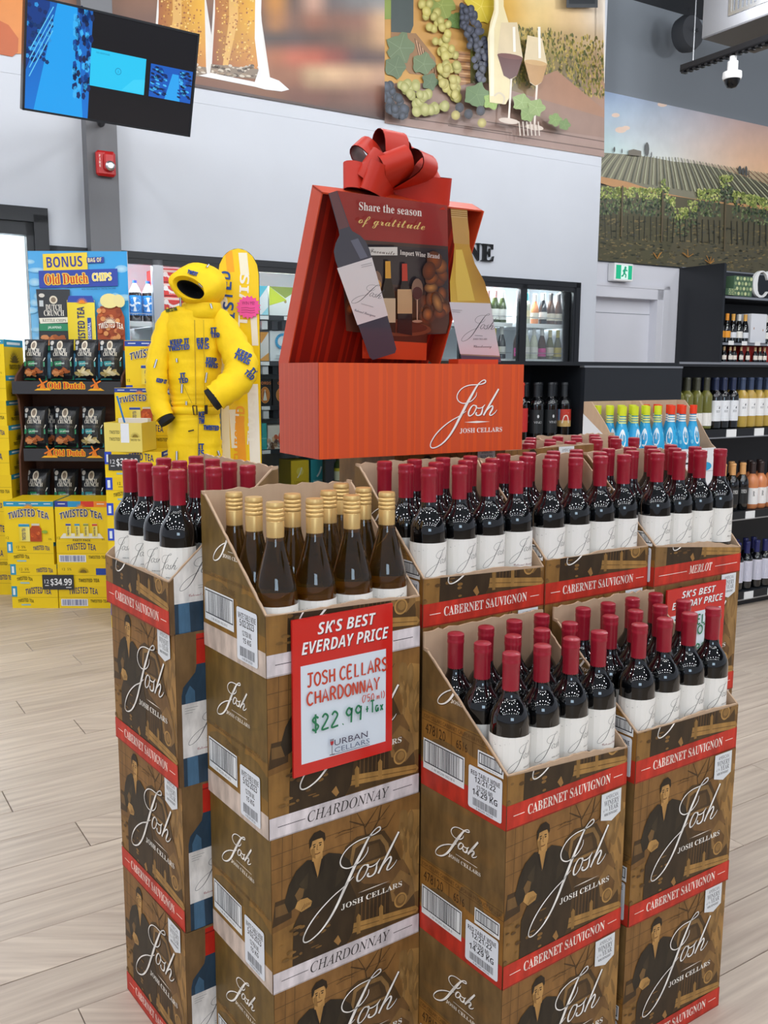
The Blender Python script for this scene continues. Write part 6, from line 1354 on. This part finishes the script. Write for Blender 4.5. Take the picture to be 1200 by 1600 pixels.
for k in range(3): a.line([(-.04, -.004-k*.012), (-.01, -.002-k*.012), (.01, -.006-k*.012), (.035, -.003-k*.012)], .003, '#a02860', 3)
a.build('card_print', lambda p, q, z: (p, -.0006-z, q), t, INK)
YT = 4.98; su = thing('snowsuit', 'bright yellow hooded snowsuit with blue lettering standing beside the snowboard', 'snowsuit', (0, 0, 0))
SX = lambda px, py: front(px, py, YT)
def ring(px, py, rx, ry, n=36, wob=.0, ph=0, dy=0):
    x, z = SX(px, py); s = YT/FPX; return [Vector((x+rx*s*cos(2*pi*k/n)*(1+wob*sin(5*2*pi*k/n+ph)), YT+dy+ry*s*sin(2*pi*k/n)*(1+wob*sin(7*2*pi*k/n+ph)), z)) for k in range(n)]
SUIT = []
def suit_part(name, m, mt='yellow_cloth'): o = m.build(name, mt, su, smooth=70); SUIT.append(o); return o
def body(P, name, n=6, fold=.02):
    q = spline(P, n); m = M(); rg = []
    for i, (px, py, rx, ry) in enumerate(q):
        w = 1+fold*sin(py*.75)+fold*.6*sin(py*.31+1); rg.append([v+Vector((0, 0, .004*sin(3*2*pi*j/36+py*.2))) for j, v in enumerate(ring(px, py, rx*w, ry*w, wob=.012+.02*abs(sin(py*.05)), ph=py*.09))])
    m.loft(rg); return suit_part(name, m)
body([(315, 470, 19, 16), (312, 476, 28, 20), (307, 482, 37, 25), (304, 494, 42, 29), (303, 535, 43, 31), (303, 565, 42, 31), (304, 590, 40, 31), (304, 612, 38, 30), (305, 628, 37, 29), (306, 637, 34, 28)], 'jacket')
m = M(); m.loft([ring(306, 635, 36, 28.5), ring(306, 636, 37.5, 30.5), ring(306, 646, 37.5, 30.5), ring(306, 647, 36, 28.5)]); suit_part('belt', m)
body([(306, 645, 34, 28), (305, 660, 39, 30), (304, 690, 42, 31), (304, 720, 42, 31), (304, 745, 41, 30)], 'trousers', 6, .02)
for cx in (283, 325):
    m = M(); m.loft([ring(cx, 735, 21, 27, wob=.03), ring(cx, 770, 21, 25, wob=.05, ph=1), ring(cx, 810, 20, 24, wob=.05, ph=2), ring(cx, 836, 19, 23)]); suit_part('trouser_leg', m)
def sleeve(pts, name):
    P = []; Rr = []
    for px, py, r, dy in spline(pts, 5): x, z = SX(px, py); P.append((x, YT+dy, z)); Rr.append((r*YT/FPX*(1+.06*sin(len(P)*2.1)), r*YT/FPX*.85))
    m = M(); m.tube(P, Rr, 20, up=(0, 1, 0)); suit_part(name, m); return P[-1], P[-2]
sleeve([(274, 490, 15, 0), (263, 508, 18, .0), (254, 540, 17.5, -.02), (249, 572, 17, -.05), (249, 602, 16.5, -.06), (254, 630, 15.5, -.07), (264, 651, 14, -.09)], 'sleeve')
sleeve([(333, 490, 15, 0), (350, 510, 20, -.02), (369, 545, 24, -.05), (381, 570, 25, -.09), (378, 592, 24, -.14), (362, 608, 22, -.19), (347, 620, 20, -.21)], 'sleeve')
for (px, py, r, dy, ax) in ((269, 658, 12.5, -.095, (.6, -.1, -.8)), (341, 624, 17, -.215, (-.8, -.2, -.55))):
    x, z = SX(px, py); q = Vector(ax).to_track_quat('Z', 'Y').to_matrix().to_4x4(); k = YT/FPX; M().lathe([(r*k, -.03), (r*k*1.05, 0), (r*k*.8, .004), (.001, -.01)], 18, mx=Matrix.Translation((x, YT+dy, z)) @ q).build('cuff', 'dark_cloth', su, smooth=60)
# hood: open shell with a dark mouth
hx, hz = SX(312, 452); k = YT/FPX; HT = radians(26)
def hring(px, py, rx, rz, y, n=30, tilt=HT, wv=0):
    x, z = SX(px, py); o = []
    for j in range(n):
        t = 2*pi*j/n; u = rx*k*cos(t)*(1+wv*sin(4*t)); v = rz*k*sin(t)*(1+wv*sin(3*t+1)); o.append(Vector((x+u*cos(tilt)+v*sin(tilt), YT+y, z-u*sin(tilt)+v*cos(tilt))))
    return o
m = M(); m.loft([hring(304, 455, 22, 11, -.10), hring(303, 453, 25, 15, -.135), hring(302, 450, 30, 20, -.13, wv=.03), hring(307, 448, 34, 27, -.085, wv=.03, tilt=HT*.7), hring(312, 446, 36, 33, -.03, wv=.02, tilt=HT*.3), hring(314, 446, 37, 34, .04, wv=.02, tilt=0), hring(316, 449, 31, 30, .10, tilt=0), hring(316, 452, 14, 15, .135, tilt=0), hring(316, 452, 1, 1, .14, tilt=0)], cap=False); suit_part('hood', m)
m = M(); m.loft([hring(304, 455, 22, 11, -.101), hring(305, 456, 19, 9, -.03), hring(306, 456, 10, 5, .02), hring(306, 456, .5, .5, .03)], cap=False); m.build('hood_lining', 'dark_cloth', su, smooth=60)
m = M(); m.loft([ring(316, 474, 29, 22, wob=.02, dy=-.02), ring(316, 484, 30, 25, wob=.03, dy=-.02), ring(315, 496, 28, 24, wob=.03, dy=-.02), ring(315, 500, 24, 20, dy=-.02)]); suit_part('collar', m)
from mathutils.bvhtree import BVHTree
vs = []; fs = []
for o in SUIT:
    b = len(vs); vs += [v.co.copy() for v in o.data.vertices]; fs += [tuple(b+i for i in p.vertices) for p in o.data.polygons]
bvh = BVHTree.FromPolygons(vs, fs)
def on_suit(px, py, z):
    h = bvh.ray_cast(EYE, ray(px, py).normalized())
    if h[0] is None: return on_plane(px, py, (0, YT, 0), Vector((0, 1, 0)))
    return h[0]-ray(px, py).normalized()*(.006+z)
def suit_text(lines, cx, cy, h, w, rot=0, c='#1d4390'):
    h *= 1.35
    a = Art()
    for i, (t, ww, dx) in enumerate(lines):
        q = Art(); q.text(t, dx, -i*h*1.22, h, c, 'sans', w=ww*w, outline=c, ow=.35); a.paste(q, cx, cy, 1, -1, -rot) if False else [a.E.append(([(cx+x*cos(rot)+y*sin(rot), cy-(y*cos(rot)-x*sin(rot))) for x, y in e[0]], e[1], e[2])) for e in q.E]
    return a
for nm, a in (('chest_lettering', suit_text([('KEEP IT', .9, 2), ('TWISTED', 1, 0)], 279, 538, 5.5, 33, -.1)), ('chest_lettering', suit_text([('EEP', .7, 0), ('WIS', .7, 0)], 317, 536, 5.5, 27, -.05)), ('chest_lettering', suit_text([('IT', .4, 0), ('TED', .6, 2)], 334, 519, 5, 22, -.05)),
              ('sleeve_lettering', suit_text([('KEEP', .8, -2), ('TWIS', .9, -2)], 382, 557, 5.5, 30, .45)), ('sleeve_lettering', suit_text([('IT', .4, 0), ('TED', .7, -1)], 394, 583, 5.5, 24, .75)), ('jacket_lettering', suit_text([('KEEP', .8, 0), ('TWIS', 1, 1)], 330, 566, 5, 20, .1)), ('jacket_lettering', suit_text([('IT', .5, 0), ('TED', .9, 0)], 286, 590, 5, 16, -.1)), ('sleeve_lettering', suit_text([('KEEP IT', 1, 0)], 252, 598, 4, 16, .2)), ('trouser_lettering', suit_text([('TWISTED', 1, 0)], 330, 672, 5, 24, .05)), ('trouser_lettering', suit_text([('KE', 1, 0), ('TW', 1, 0)], 315, 652, 6, 9, 0)), ('trouser_lettering', suit_text([('IT', 1, 0), ('IS', 1, 0)], 314, 702, 6, 9, 0)), ('hood_lettering', suit_text([('TWIST', 1, 0)], 300, 429, 4, 16, .3)), ('shoulder_patch', suit_text([('TWISTED TEA', 1, 0)], 268, 486, 3, 18, -.2, '#4a5a20'))):
    a.build(nm, on_suit, su, INKCLOTH, .0004)
a = Art()
for px, py, h_, r_ in ((282, 472, 14, .05), (322, 590, 16, -.15), (284, 607, 14, -.05), (243, 568, 14, -.3), (276, 563, 6, .1), (291, 630, 6, 0), (342, 708, 8, .3), (276, 712, 14, 0), (330, 478, 8, .3), (298, 440, 8, .8), (313, 446, 8, .8), (325, 415, 6, -.6)):
    for w_, c in ((3.2, '#1c2f66'), (1.6, '#dfe4ee')): a.line([(px-sin(r_)*h_/2, py-cos(r_)*h_/2), (px+sin(r_)*h_/2, py+cos(r_)*h_/2)], w_, c)
a.line([(304, 500), (305, 560), (306, 632)], 1.6, '#b8940c', 6); a.line([(318, 500), (319, 560), (320, 632)], 1.2, '#c8a410', 6); a.line([(286, 600), (296, 622), (300, 630)], 1, '#b8940c', 4); a.line([(322, 604), (328, 624), (330, 634)], 1, '#b8940c', 4)
a.line([(301, 634), (303, 648), (308, 648), (307, 634), (301, 634)], 2, '#2a2018'); a.line([(322, 633), (322, 647)], 5, '#2a2018'); a.line([(294, 674), (303, 672)], 2.2, '#241c14'); a.line([(310, 650), (309, 730)], 1.4, '#b8940c', 5)
a.build('trims', on_suit, su, INKCLOTH, .0004)

# ------------------------------------------------------------------ black gondola shelving at the right
GP0 = Vector((2.126, 5.497, 0)); gon = lambda s, b, z: GP0+WU*s-WN*b+Vector((0, 0, z))
gd = thing('gondola_shelf', 'long black wine shelving unit at the right with a black end panel', 'shelving', GP0, WYAW)
S0, SA, SB, S1 = -2.0, -1.29, -.565, 1.7
m = M(); m.box(S0, .40, 0, S1, .44, 1.475); m.build('back_panel', 'black_shelf', gd)
M().box(S0, .02, 0, S1, .42, .075).build('plinth', 'black_metal', gd)
M().box(S0, -.005, 1.462, S1, .44, 1.482).build('top_cap', 'black_metal', gd); M().box(SB, -.008, 1.476, S1, -.004, 1.488).build('top_edge', 'alu', gd)
M().box(SA, -.03, .0, SB, .0, 1.452).build('end_panel', 'black_shelf', gd); M().box(SA, .0, 0, SA+.02, .42, 1.46).build('upright', 'black_metal', gd); M().box(SB-.02, .0, 0, SB, .42, 1.46).build('upright', 'black_metal', gd)
M().box(SA-.01, -.034, 1.452, SB, .0, 1.462).build('end_trim', 'alu', gd)
tagm = M().box(0, -.004, 0, .085, 0, .045).mesh('price_tag', 'shelf_label')
for x0, x1, zs in ((S0, SA, (.09, .59, 1.075)), (SB, S1, (.09, .597, 1.10))):
    for z in zs:
        sh = M().box(x0, .0, z-.03, x1, .40, z).build('shelf', 'black_shelf', gd); M().box(x0, -.012, z-.045, x1, 0, z+.002).build('price_rail', 'black_metal', sh); M().box(x0, -.014, z-.052, x1, -.008, z-.044).build('rail_edge', 'alu', sh)
        k = x0+.1
        while k < x1-.1: o = link('price_tag', tagm, sh); o.location = (k, -.0125, z-.046); k += R.uniform(.2, .33)
def txtdeco(t, col, y, h, ww, sty='sb'): return lambda a, w, hh: a.text(t, 0, hh*y, hh*h, col, sty, w=w*ww)
def duck(a, w, h): a.text('DECOY', 0, h*.42, h*.11, '#70757c', 'sb', w=w*.42); a.poly([(-w*.18, h*.72), (-w*.02, h*.74), (w*.14, h*.7), (w*.18, h*.76), (w*.2, h*.6), (w*.08, h*.6)], '#4a5058'); a.line([(-w*.25, h*.25), (w*.25, h*.25)], h*.01, '#9aa0a4')
mat('wine_pale', '#b99a45', .07, coat=.4)
for key, p, g, cp, lab in (('palebig', PB, 'olive_glass', '#4a4a3c', simple_label(.037, .02, .075, '#efece6', 1.6)), ('duckdark', PB, 'bottle_black', '#2a3350', simple_label(.037, .045, .12, '#e9ebee', 1.5, duck)), ('duckpale', PB, 'wine_pale', '#3c4a66', simple_label(.037, .07, .105, '#eeeeee', 1.5, duck)),
        ('goldblack', PB, 'bottle_black', '#d9a750', simple_label(.037, .03, .085, '#f0eee8', 1.3)), ('corkblack', PR, 'bottle_black', '#e2a86a', simple_label(.04, .04, .1, '#1c1d1e', 1.5, lambda a, w, h: (a.text('1924', 0, h*.66, h*.2, '#d9d9d6', 'sb', w=w*.6), [a.line([(-w*.3, h*(.5-.1*k)), (w*.3, h*(.5-.1*k))], h*.015, '#8a6a4a') for k in range(3)]))), ('rosewhite', PR, 'rose_wine', '#3a2c2a', simple_label(.04, .03, .1, '#f2f0ee', 1.5, txtdeco('R', '#2a2a2a', .5, .3, .2))),
        ('redcapdark', PB, 'bottle_black', '#b8221f', simple_label(.037, .05, .1, '#2c2d30', 1.5, lambda a, w, h: (a.rect(-w*.2, h*.5, w*.25, h*.56, '#8f9296'), a.rect(-w*.1, h*.2, w*.1, h*.34, '#9a2a26')))), ('navycap', PB, 'bottle_black', '#2c2f66', simple_label(.037, .05, .13, '#dcdbe8', 1.5, lambda a, w, h: [a.line([(-w*.4+k*w*.16, h*.05), (-w*.3+k*w*.16, h*.9)], w*.02, '#8a88b0', 0) for k in range(5)])),
        ('redlabel', PB, 'bottle_black', '#d8412a', simple_label(.037, .05, .12, '#c22a28', 1.4, lambda a, w, h: (a.rect(-w*.3, h*.25, w*.2, h*.45, '#f0e6e0'),))), ('blacklabel', PB, 'bottle_black', '#23262b', simple_label(.037, .04, .12, '#1d2124', 1.4, lambda a, w, h: (a.ell(0, h*.72, w*.1, h*.07, '#c9ccce', 12), a.text('VINO', 0, h*.42, h*.1, '#b9bcbe', 'rm')))), ('picture', PB, 'bottle_black', '#2c2f33', simple_label(.037, .07, .09, '#c23a2c', 1.5, lambda a, w, h: (a.rect(-w, 0, w, h*.36, '#c9a86a', nx=10), a.rect(-w, h*.36, -w*.5, h, '#6a93b8', nx=4), a.line([(-w*.3, h*.2), (-w*.1, h*.6), (w*.2, h*.6), (w*.35, h*.2)], w*.1, '#efe4d8', 4), a.line([(-w*.2, h*.65), (w*.3, h*.8)], w*.08, '#f2ece4'))))):
    r = p[1][0]; bottle_kind(key, p, g, colmat(cp, .4), p[-1][1]*.76, r*.46, lab, 18)
COLN.update({'palebig': 'olive white-labelled', 'duckdark': 'dark bird-labelled', 'duckpale': 'pale gold bird-labelled', 'goldblack': 'gold-capped black', 'corkblack': 'black tan-topped', 'rosewhite': 'rose white-labelled', 'redcapdark': 'red-capped dark-labelled', 'navycap': 'navy-capped', 'redlabel': 'red-capped red-labelled', 'blacklabel': 'black-capped dark-labelled', 'picture': 'picture-labelled'})
def gondola_row(keys, s0, z, where, group, step=.079, rows=2, b0=.05):
    for j in range(rows):
        for i, k in enumerate(keys): put_bottle(k, 'wine_bottle', gon(s0+step*i+R.uniform(-.006, .006), b0+.085*j, z), WYAW-.35+R.uniform(-.2, .2), '%s bottle, %s from the left, %s row, %s' % (COLN[k], ORD[i], ('front', 'second')[j], where), group)
gondola_row(['palebig']*4+['duckdark']*3+['duckpale']*5, -.5, 1.101, 'top shelf of the right unit', 'bottles on the top right shelf')
gondola_row(['goldblack']*2+['goldblack', 'goldblack']+['corkblack']*3+['rosewhite']*3, -.42, .598, 'middle shelf of the right unit', 'bottles on the middle right shelf', .088)
gondola_row(['redcapdark']*6+['navycap']*4, -.42, .091, 'bottom shelf of the right unit', 'bottles on the bottom right shelf', .088)
gondola_row(['blacklabel', 'redlabel', 'blacklabel', 'blacklabel', 'picture'], -1.737, 1.076, 'shelf beside the gift box', 'bottles on the shelf beside the gift box', .096, 2)

# ------------------------------------------------------------------ tall black unit on the far wall
fu_ = thing('champagne_shelf', 'tall black shelving with champagne near the vineyard print', 'shelving', wall(6.95, .26, 0), WYAW); L1 = 2.6
M().box(0, 0, 0, .03, .605, 2.575).build('side_panel', 'black_shelf', fu_); M().box(0, .56, 0, L1, .605, 2.575).build('back_panel', 'black_shelf', fu_); M().box(-.012, -.002, 0, -.0, .605, 2.58).build('edge_trim', 'black_metal', fu_); M().box(-.01, .57, 2.575, L1, .605, 2.59).build('top_edge', 'alu', fu_)
ZF = (2.247, 1.755, 1.55, 1.0, .5, .09)
for k, z in enumerate(ZF):
    sh = M().box(.03, .0, z-.03, L1, .56, z).build('shelf', 'black_shelf', fu_); M().box(.03, -.004, z-.03, L1, 0, z-.006).build('shelf_edge', 'alu', sh)
    if k in (1,):
        for q in range(8): o = link('price_tag', tagm, sh); o.location = (.12+q*.22, -.005, z-.03)
fw = lambda s, b, z: wall(6.95+s, .26-b, z)
for i, k in enumerate(('orangelab', 'orangelab', 'goldtop', 'dark', 'goldtop')): put_bottle(k, 'wine_bottle', fw(.085+i*.1, .08, ZF[1]), WYAW-.3, '%s champagne bottle, %s from the left on the far wall shelf' % (COLN[k], ORD[i]), 'champagne on the far wall shelf')
def a_white(a, w, h): a.rect(0, 0, w, h, '#e6e8ee'); a.ell(w*.2, h*.5, .008, .014, '#b58a6a', 8); a.ell(w*.8, h*.45, .008, .014, '#b58a6a', 8)
for i, s in enumerate((.56, .95)): pack('gift_carton', 'white tall gift carton, %s on the far champagne shelf' % ORD[i], a_white, 0, 0, 0, .26, .32, .2, '#e6e8ee', at=fw(s, .06, ZF[1]), group='white cartons on the far shelf')
put_bottle('dark', 'wine_bottle', fw(.88, .1, ZF[1]), WYAW, 'single dark bottle between the two white gift cartons', None)
def a_green(a, w, h):
    a.rect(0, 0, w, h, '#4f6b52')
    for i in range(5):
        for j in range(4): a.ell(w*(i+.5+.5*(j % 2))/5.5, h*(j+.5)/4, w*.07, h*.09, '#c9cf9a' if (i+j) % 2 else '#8fa478', 8)
pack('gift_carton', 'green patterned gift box on the top far shelf beside the letter', a_green, 0, 0, 0, .3, .21, .25, '#4f6b52', at=fw(.16, .0, ZF[0])); pack('gift_carton', 'flat green patterned box jutting out beside the taller green box', a_green, 0, 0, 0, .115, .07, .25, '#4f6b52', at=fw(.038, -.03, ZF[0]))
bottle_kind('mini', [(.02, 0), (.028, .005), (.028, .08), (.012, .12), (.011, .158)], 'bottle_black', colmat('#d9b98a', .4), .11, .013, simple_label(.028, .02, .045, '#efe6da'), 12); COLN['mini'] = 'small gold-topped'
for i, s in enumerate((.04, .14, .24, .31, .42, .53, .66, .74, .82, 1.1)): put_bottle('mini', 'wine_bottle', fw(s, .06, ZF[2]), WYAW, 'small gold-topped bottle, %s from the left on the far red-box shelf' % ORD[i], 'small bottles on the far shelf')
for i, s in enumerate((.5, .86)): pack('gift_carton', 'red gift box, %s behind the small gold-topped bottles' % ORD[i], lambda a, w, h: a.rect(0, 0, w, h, '#c8261c'), 0, 0, 0, .26, .17, .2, '#c8261c', at=fw(s, .12, ZF[2]), group='red boxes on the far shelf')
o = link('wall_sign', letters3d('C', 'sb', .27, .03), None); o.data.materials.clear(); o.data.materials.append(MATS['white_plastic']); o.rotation_euler = (pi/2, 0, WYAW); x0 = min(v.co.x for v in o.data.vertices)
o.location = fw(wsz(1178, 440, .26)[0]-6.95, .02, ZF[0]+.006)-WU*x0; tag(o, 'white serif letter C standing on the far black shelf', 'sign')

# ------------------------------------------------------------------ white cases of blue bottles behind the merlot
CY = radians(33); cu_ = Vector((cos(CY), sin(CY), 0)); C0 = Vector((1.035, 4.0, 0)); cW, cD, cH = .315, .24, .325; zc = .972
def a_cor(a, w, h):
    a.rect(0, 0, w, h, '#e9eaec'); a.text('CORRIQUITO', w*.42, h*.83, h*.055, '#5a5d62', 'rm', w=w*.46)
    q = Art(); q.rect(w*.2, h*.1, w*.62, h*.74, '#23262c'); q.rect(w*.235, h*.13, w*.585, h*.71, '#e9eaec'); a.paste(q, 0, 0); a.ell(w*.4, h*.45, w*.1, h*.2, '#d3d6da', 16); a.ell(w*.78, h*.42, w*.16, h*.2, '#2a9fd0', 18); a.ell(w*.78, h*.42, w*.1, h*.12, '#e4edf0', 16); a.ell(w*.78, h*.42, w*.05, h*.06, '#2a9fd0', 12)
def white_side(a, w, h): a.rect(0, 0, w, h, '#e4e5e8'); a.text('Producto', w*.5, h*.5, h*.04, '#6a6c70', 'rm'); a.line([(w*.2, h*.4), (w*.6, h*.38)], .002, '#9a9ca0')
for c in range(2):
    for k in range(3):
        t = thing('wine_case', 'closed white wine case in the %s column behind the merlot, %s from the floor' % (('left', 'right')[c], ORD[k]), 'case', C0+cu_*(cW+.004)*c+Vector((0, 0, zc/3*k)), CY, 'white wine cases behind the merlot')
        M().box(0, 0, 0, cW, cD, zc/3-.001).build('carton', colmat('#d9dadd', .5), t, bevel=.003); a = Art(); a_cor(a, cW, zc/3-.002); a.build('front_print', fmap, t, INK, .0003)
    t = thing('wine_case', 'cut-open white case of blue %s-capped bottles behind the merlot' % ('yellow', 'red')[c], 'case', C0+cu_*(cW+.004)*c+Vector((0, 0, zc)), CY)
    hf = .108; M().box(0, 0, 0, cW, cD, .004).build('base_panel', 'tan_card', t); M().box(0, 0, 0, cW, .004, hf).build('front_panel', 'tan_card', t); M().box(0, cD-.004, 0, cW, cD, cH).build('back_panel', 'tan_card', t)
    sp = [(0, 0), (cD, 0), (cD, cH), (cD*.8, cH), (cD*.42, cH*.7), (cD*.1, hf*1.15), (0, hf)]
    for x0, x1 in ((0, .004), (cW-.004, cW)): M().prism(sp, lambda y, z: (x0, y, z), lambda y, z: (x1, y, z)).build('side_panel', 'tan_card', t)
    a = Art(); a_cor(a, cW, cH); a.clip([(0, 0), (cW, 0), (cW, hf), (0, hf)]) if False else None; b = Art(); a2 = Art(); a2.rect(0, 0, cW, hf, '#e9eaec'); a2.text('CORRIQUITO', cW*.42, hf*.6, .02, '#5a5d62', 'rm', w=cW*.46); a2.rect(cW*.2, 0, cW*.62, hf*.42, '#23262c'); a2.rect(cW*.235, 0, cW*.585, hf*.34, '#e9eaec'); a2.ell(cW*.78, hf*.2, cW*.14, hf*.19, '#2a9fd0', 16); a2.build('front_print', fmap, t, INK, .0003)
    if c == 0: a = Art(); white_side(a, cD, cH); a.clip([(0, 0), (cD, 0), (cD, hf), (cD*.9, hf*1.15), (cD*.2, cH), (0, cH)]); a.build('side_print', lmap(cD), t, INK, .0003)
mat('blue_glass', '#1f9ad2', .2, coat=.4)
def blue_lab(a, w, h, red=False):
    a.rect(-w, 0, w, h, '#25a4d8', nx=14, ny=14); a.rect(-w, 0, w, h*.16, '#d9a868', nx=14)
    for _ in range(14): a.ell(R.uniform(-w, w), R.uniform(h*.2, h), w*.09, h*.05, R.choice(['#7ccbe6', '#1a86bc', '#49b6de']), 8, R.random())
    a.ell(-w*.05, h*.7, w*.24, h*.2, '#e6ecec', 16); a.line([(-w*.2, h*.66), (-w*.1, h*.78), (0, h*.64), (w*.08, h*.76)], w*.03, '#8a9aa0', 4)
    if red: a.ell(w*.3, h*.28, w*.14, h*.16, '#d8432c', 12); a.ell(w*.3, h*.28, w*.08, h*.09, '#f0e8dc', 10)
    else: a.ell(w*.32, h*.3, w*.16, h*.17, '#e9efe8', 14); a.ell(w*.32, h*.3, w*.1, h*.11, '#2a6a5a', 12); a.ell(w*.32, h*.3, w*.05, h*.05, '#0f2a2a', 10)
def blue_map(r, P_):
    def rad(z):
        for (r0, z0), (r1, z1) in zip(P_, P_[1:]):
            if z0 <= z <= z1: return r0+(r1-r0)*(z-z0)/(z1-z0)
        return P_[-1][0]
    return lambda x, y, z: ((rad(.02+y)+.0006+z)*sin(x/r), -(rad(.02+y)+.0006+z)*cos(x/r), .02+y)
for key, cc, rd in (('blueyellow', '#d2dc2a', False), ('bluered', '#e8401f', True)):
    r = .0362; a = Art(); blue_lab(a, r*1.9, .205, rd); P_ = prof_burgundy(.036, .30); parts = [('glass', lathe_mesh('bottle_glass', P_, 'blue_glass', 20)), ('label', a.mesh('label', blue_map(r, P_), INK, .00002)), ('capsule', lathe_mesh('bottle_capsule', [(.0165, .262), (.0168, .302), (.001, .303)], colmat(cc, .35), 18))]
    ringm = M()
    for k in range(3): ringm.lathe([(.0166, .228+k*.011), (.0168, .229+k*.011), (.0168, .234+k*.011), (.0166, .235+k*.011)], 16)
    parts.append(('neck_rings', ringm.mesh('neck_rings', colmat('#eef0e6' if rd else '#dfe48a', .4)))); KINDS[key] = parts
for c in range(2):
    for j in range(3):
        for i in range(4):
            if (c, j, i) in ((1, 0, 3), (1, 1, 3), (1, 2, 3), (1, 2, 2)): continue
            p = C0+cu_*((cW+.004)*c+.006+.0755*(i+.5))+Vector((-sin(CY), cos(CY), 0))*(.006+.0755*(j+.5))+Vector((0, 0, zc+.0045))
            put_bottle(('blueyellow', 'bluered')[c], 'wine_bottle', p, R.uniform(-.5, .6), 'blue %s-capped bottle, %s from the left in the %s row' % (('yellow', 'red')[c], ORD[i], ROWN[j]), 'blue bottles in the white cases')
# packs low in the cooler, seen under the gift box
zl = shelf_z(470, 765)
for i in (2, 3, 4): bay_shelf(ED[i]+.02, ED[i+1]-.02, zl, 'black_shelf')
def a_yel(a, w, h): a.rect(0, 0, w, h, '#e6c21e'); a.ell(w*.5, h*.62, w*.2, w*.2, '#f0d95a', 14); a.line([(w*.35, h*.4), (w*.5, h*.55), (w*.6, h*.75)], w*.06, '#f4ead0', 4); a.text('LEMON', w*.5, h*.2, h*.08, '#b08a10', 'sans')
def a_tea2(a, w, h): a.rect(0, 0, w, h, '#2f9aa4'); a.line([(w*.35, h*.4), (w*.5, h*.55), (w*.6, h*.75)], w*.09, '#e4eef0', 4); a.text('BAREFOOT', w*.5, h*.2, h*.08, '#bfe0e2', 'sans', w=w*.7)
pack('carton_pack', 'yellow boxed wine low in the cooler under the gift box', a_yel, px_s(450, 730), .14, zl, .17, .25, .25, '#d9b818'); pack('carton_pack', 'teal boxed wine low in the cooler under the gift box', a_tea2, px_s(450, 730)+.19, .14, zl, .17, .25, .25, '#2a8a94')
bottle_kind('yellowlab', PB, 'green_glass', colmat('#3a3d2a', .4), .22, .017, simple_label(.037, .05, .11, '#efe9c8', 1.5, lambda a, w, h: a.rect(-w, h*.75, w, h, '#d9c42a', nx=10)), 16)
COLN['yellowlab'] = 'green yellow-labelled'
for i in range(3): put_bottle('yellowlab', 'wine_bottle', wall(px_s(528, 735)+i*.11, -.2, zl), WYAW-.3, 'green yellow-labelled bottle low in the cooler, %s from the left' % ORD[i], 'low cooler bottles')
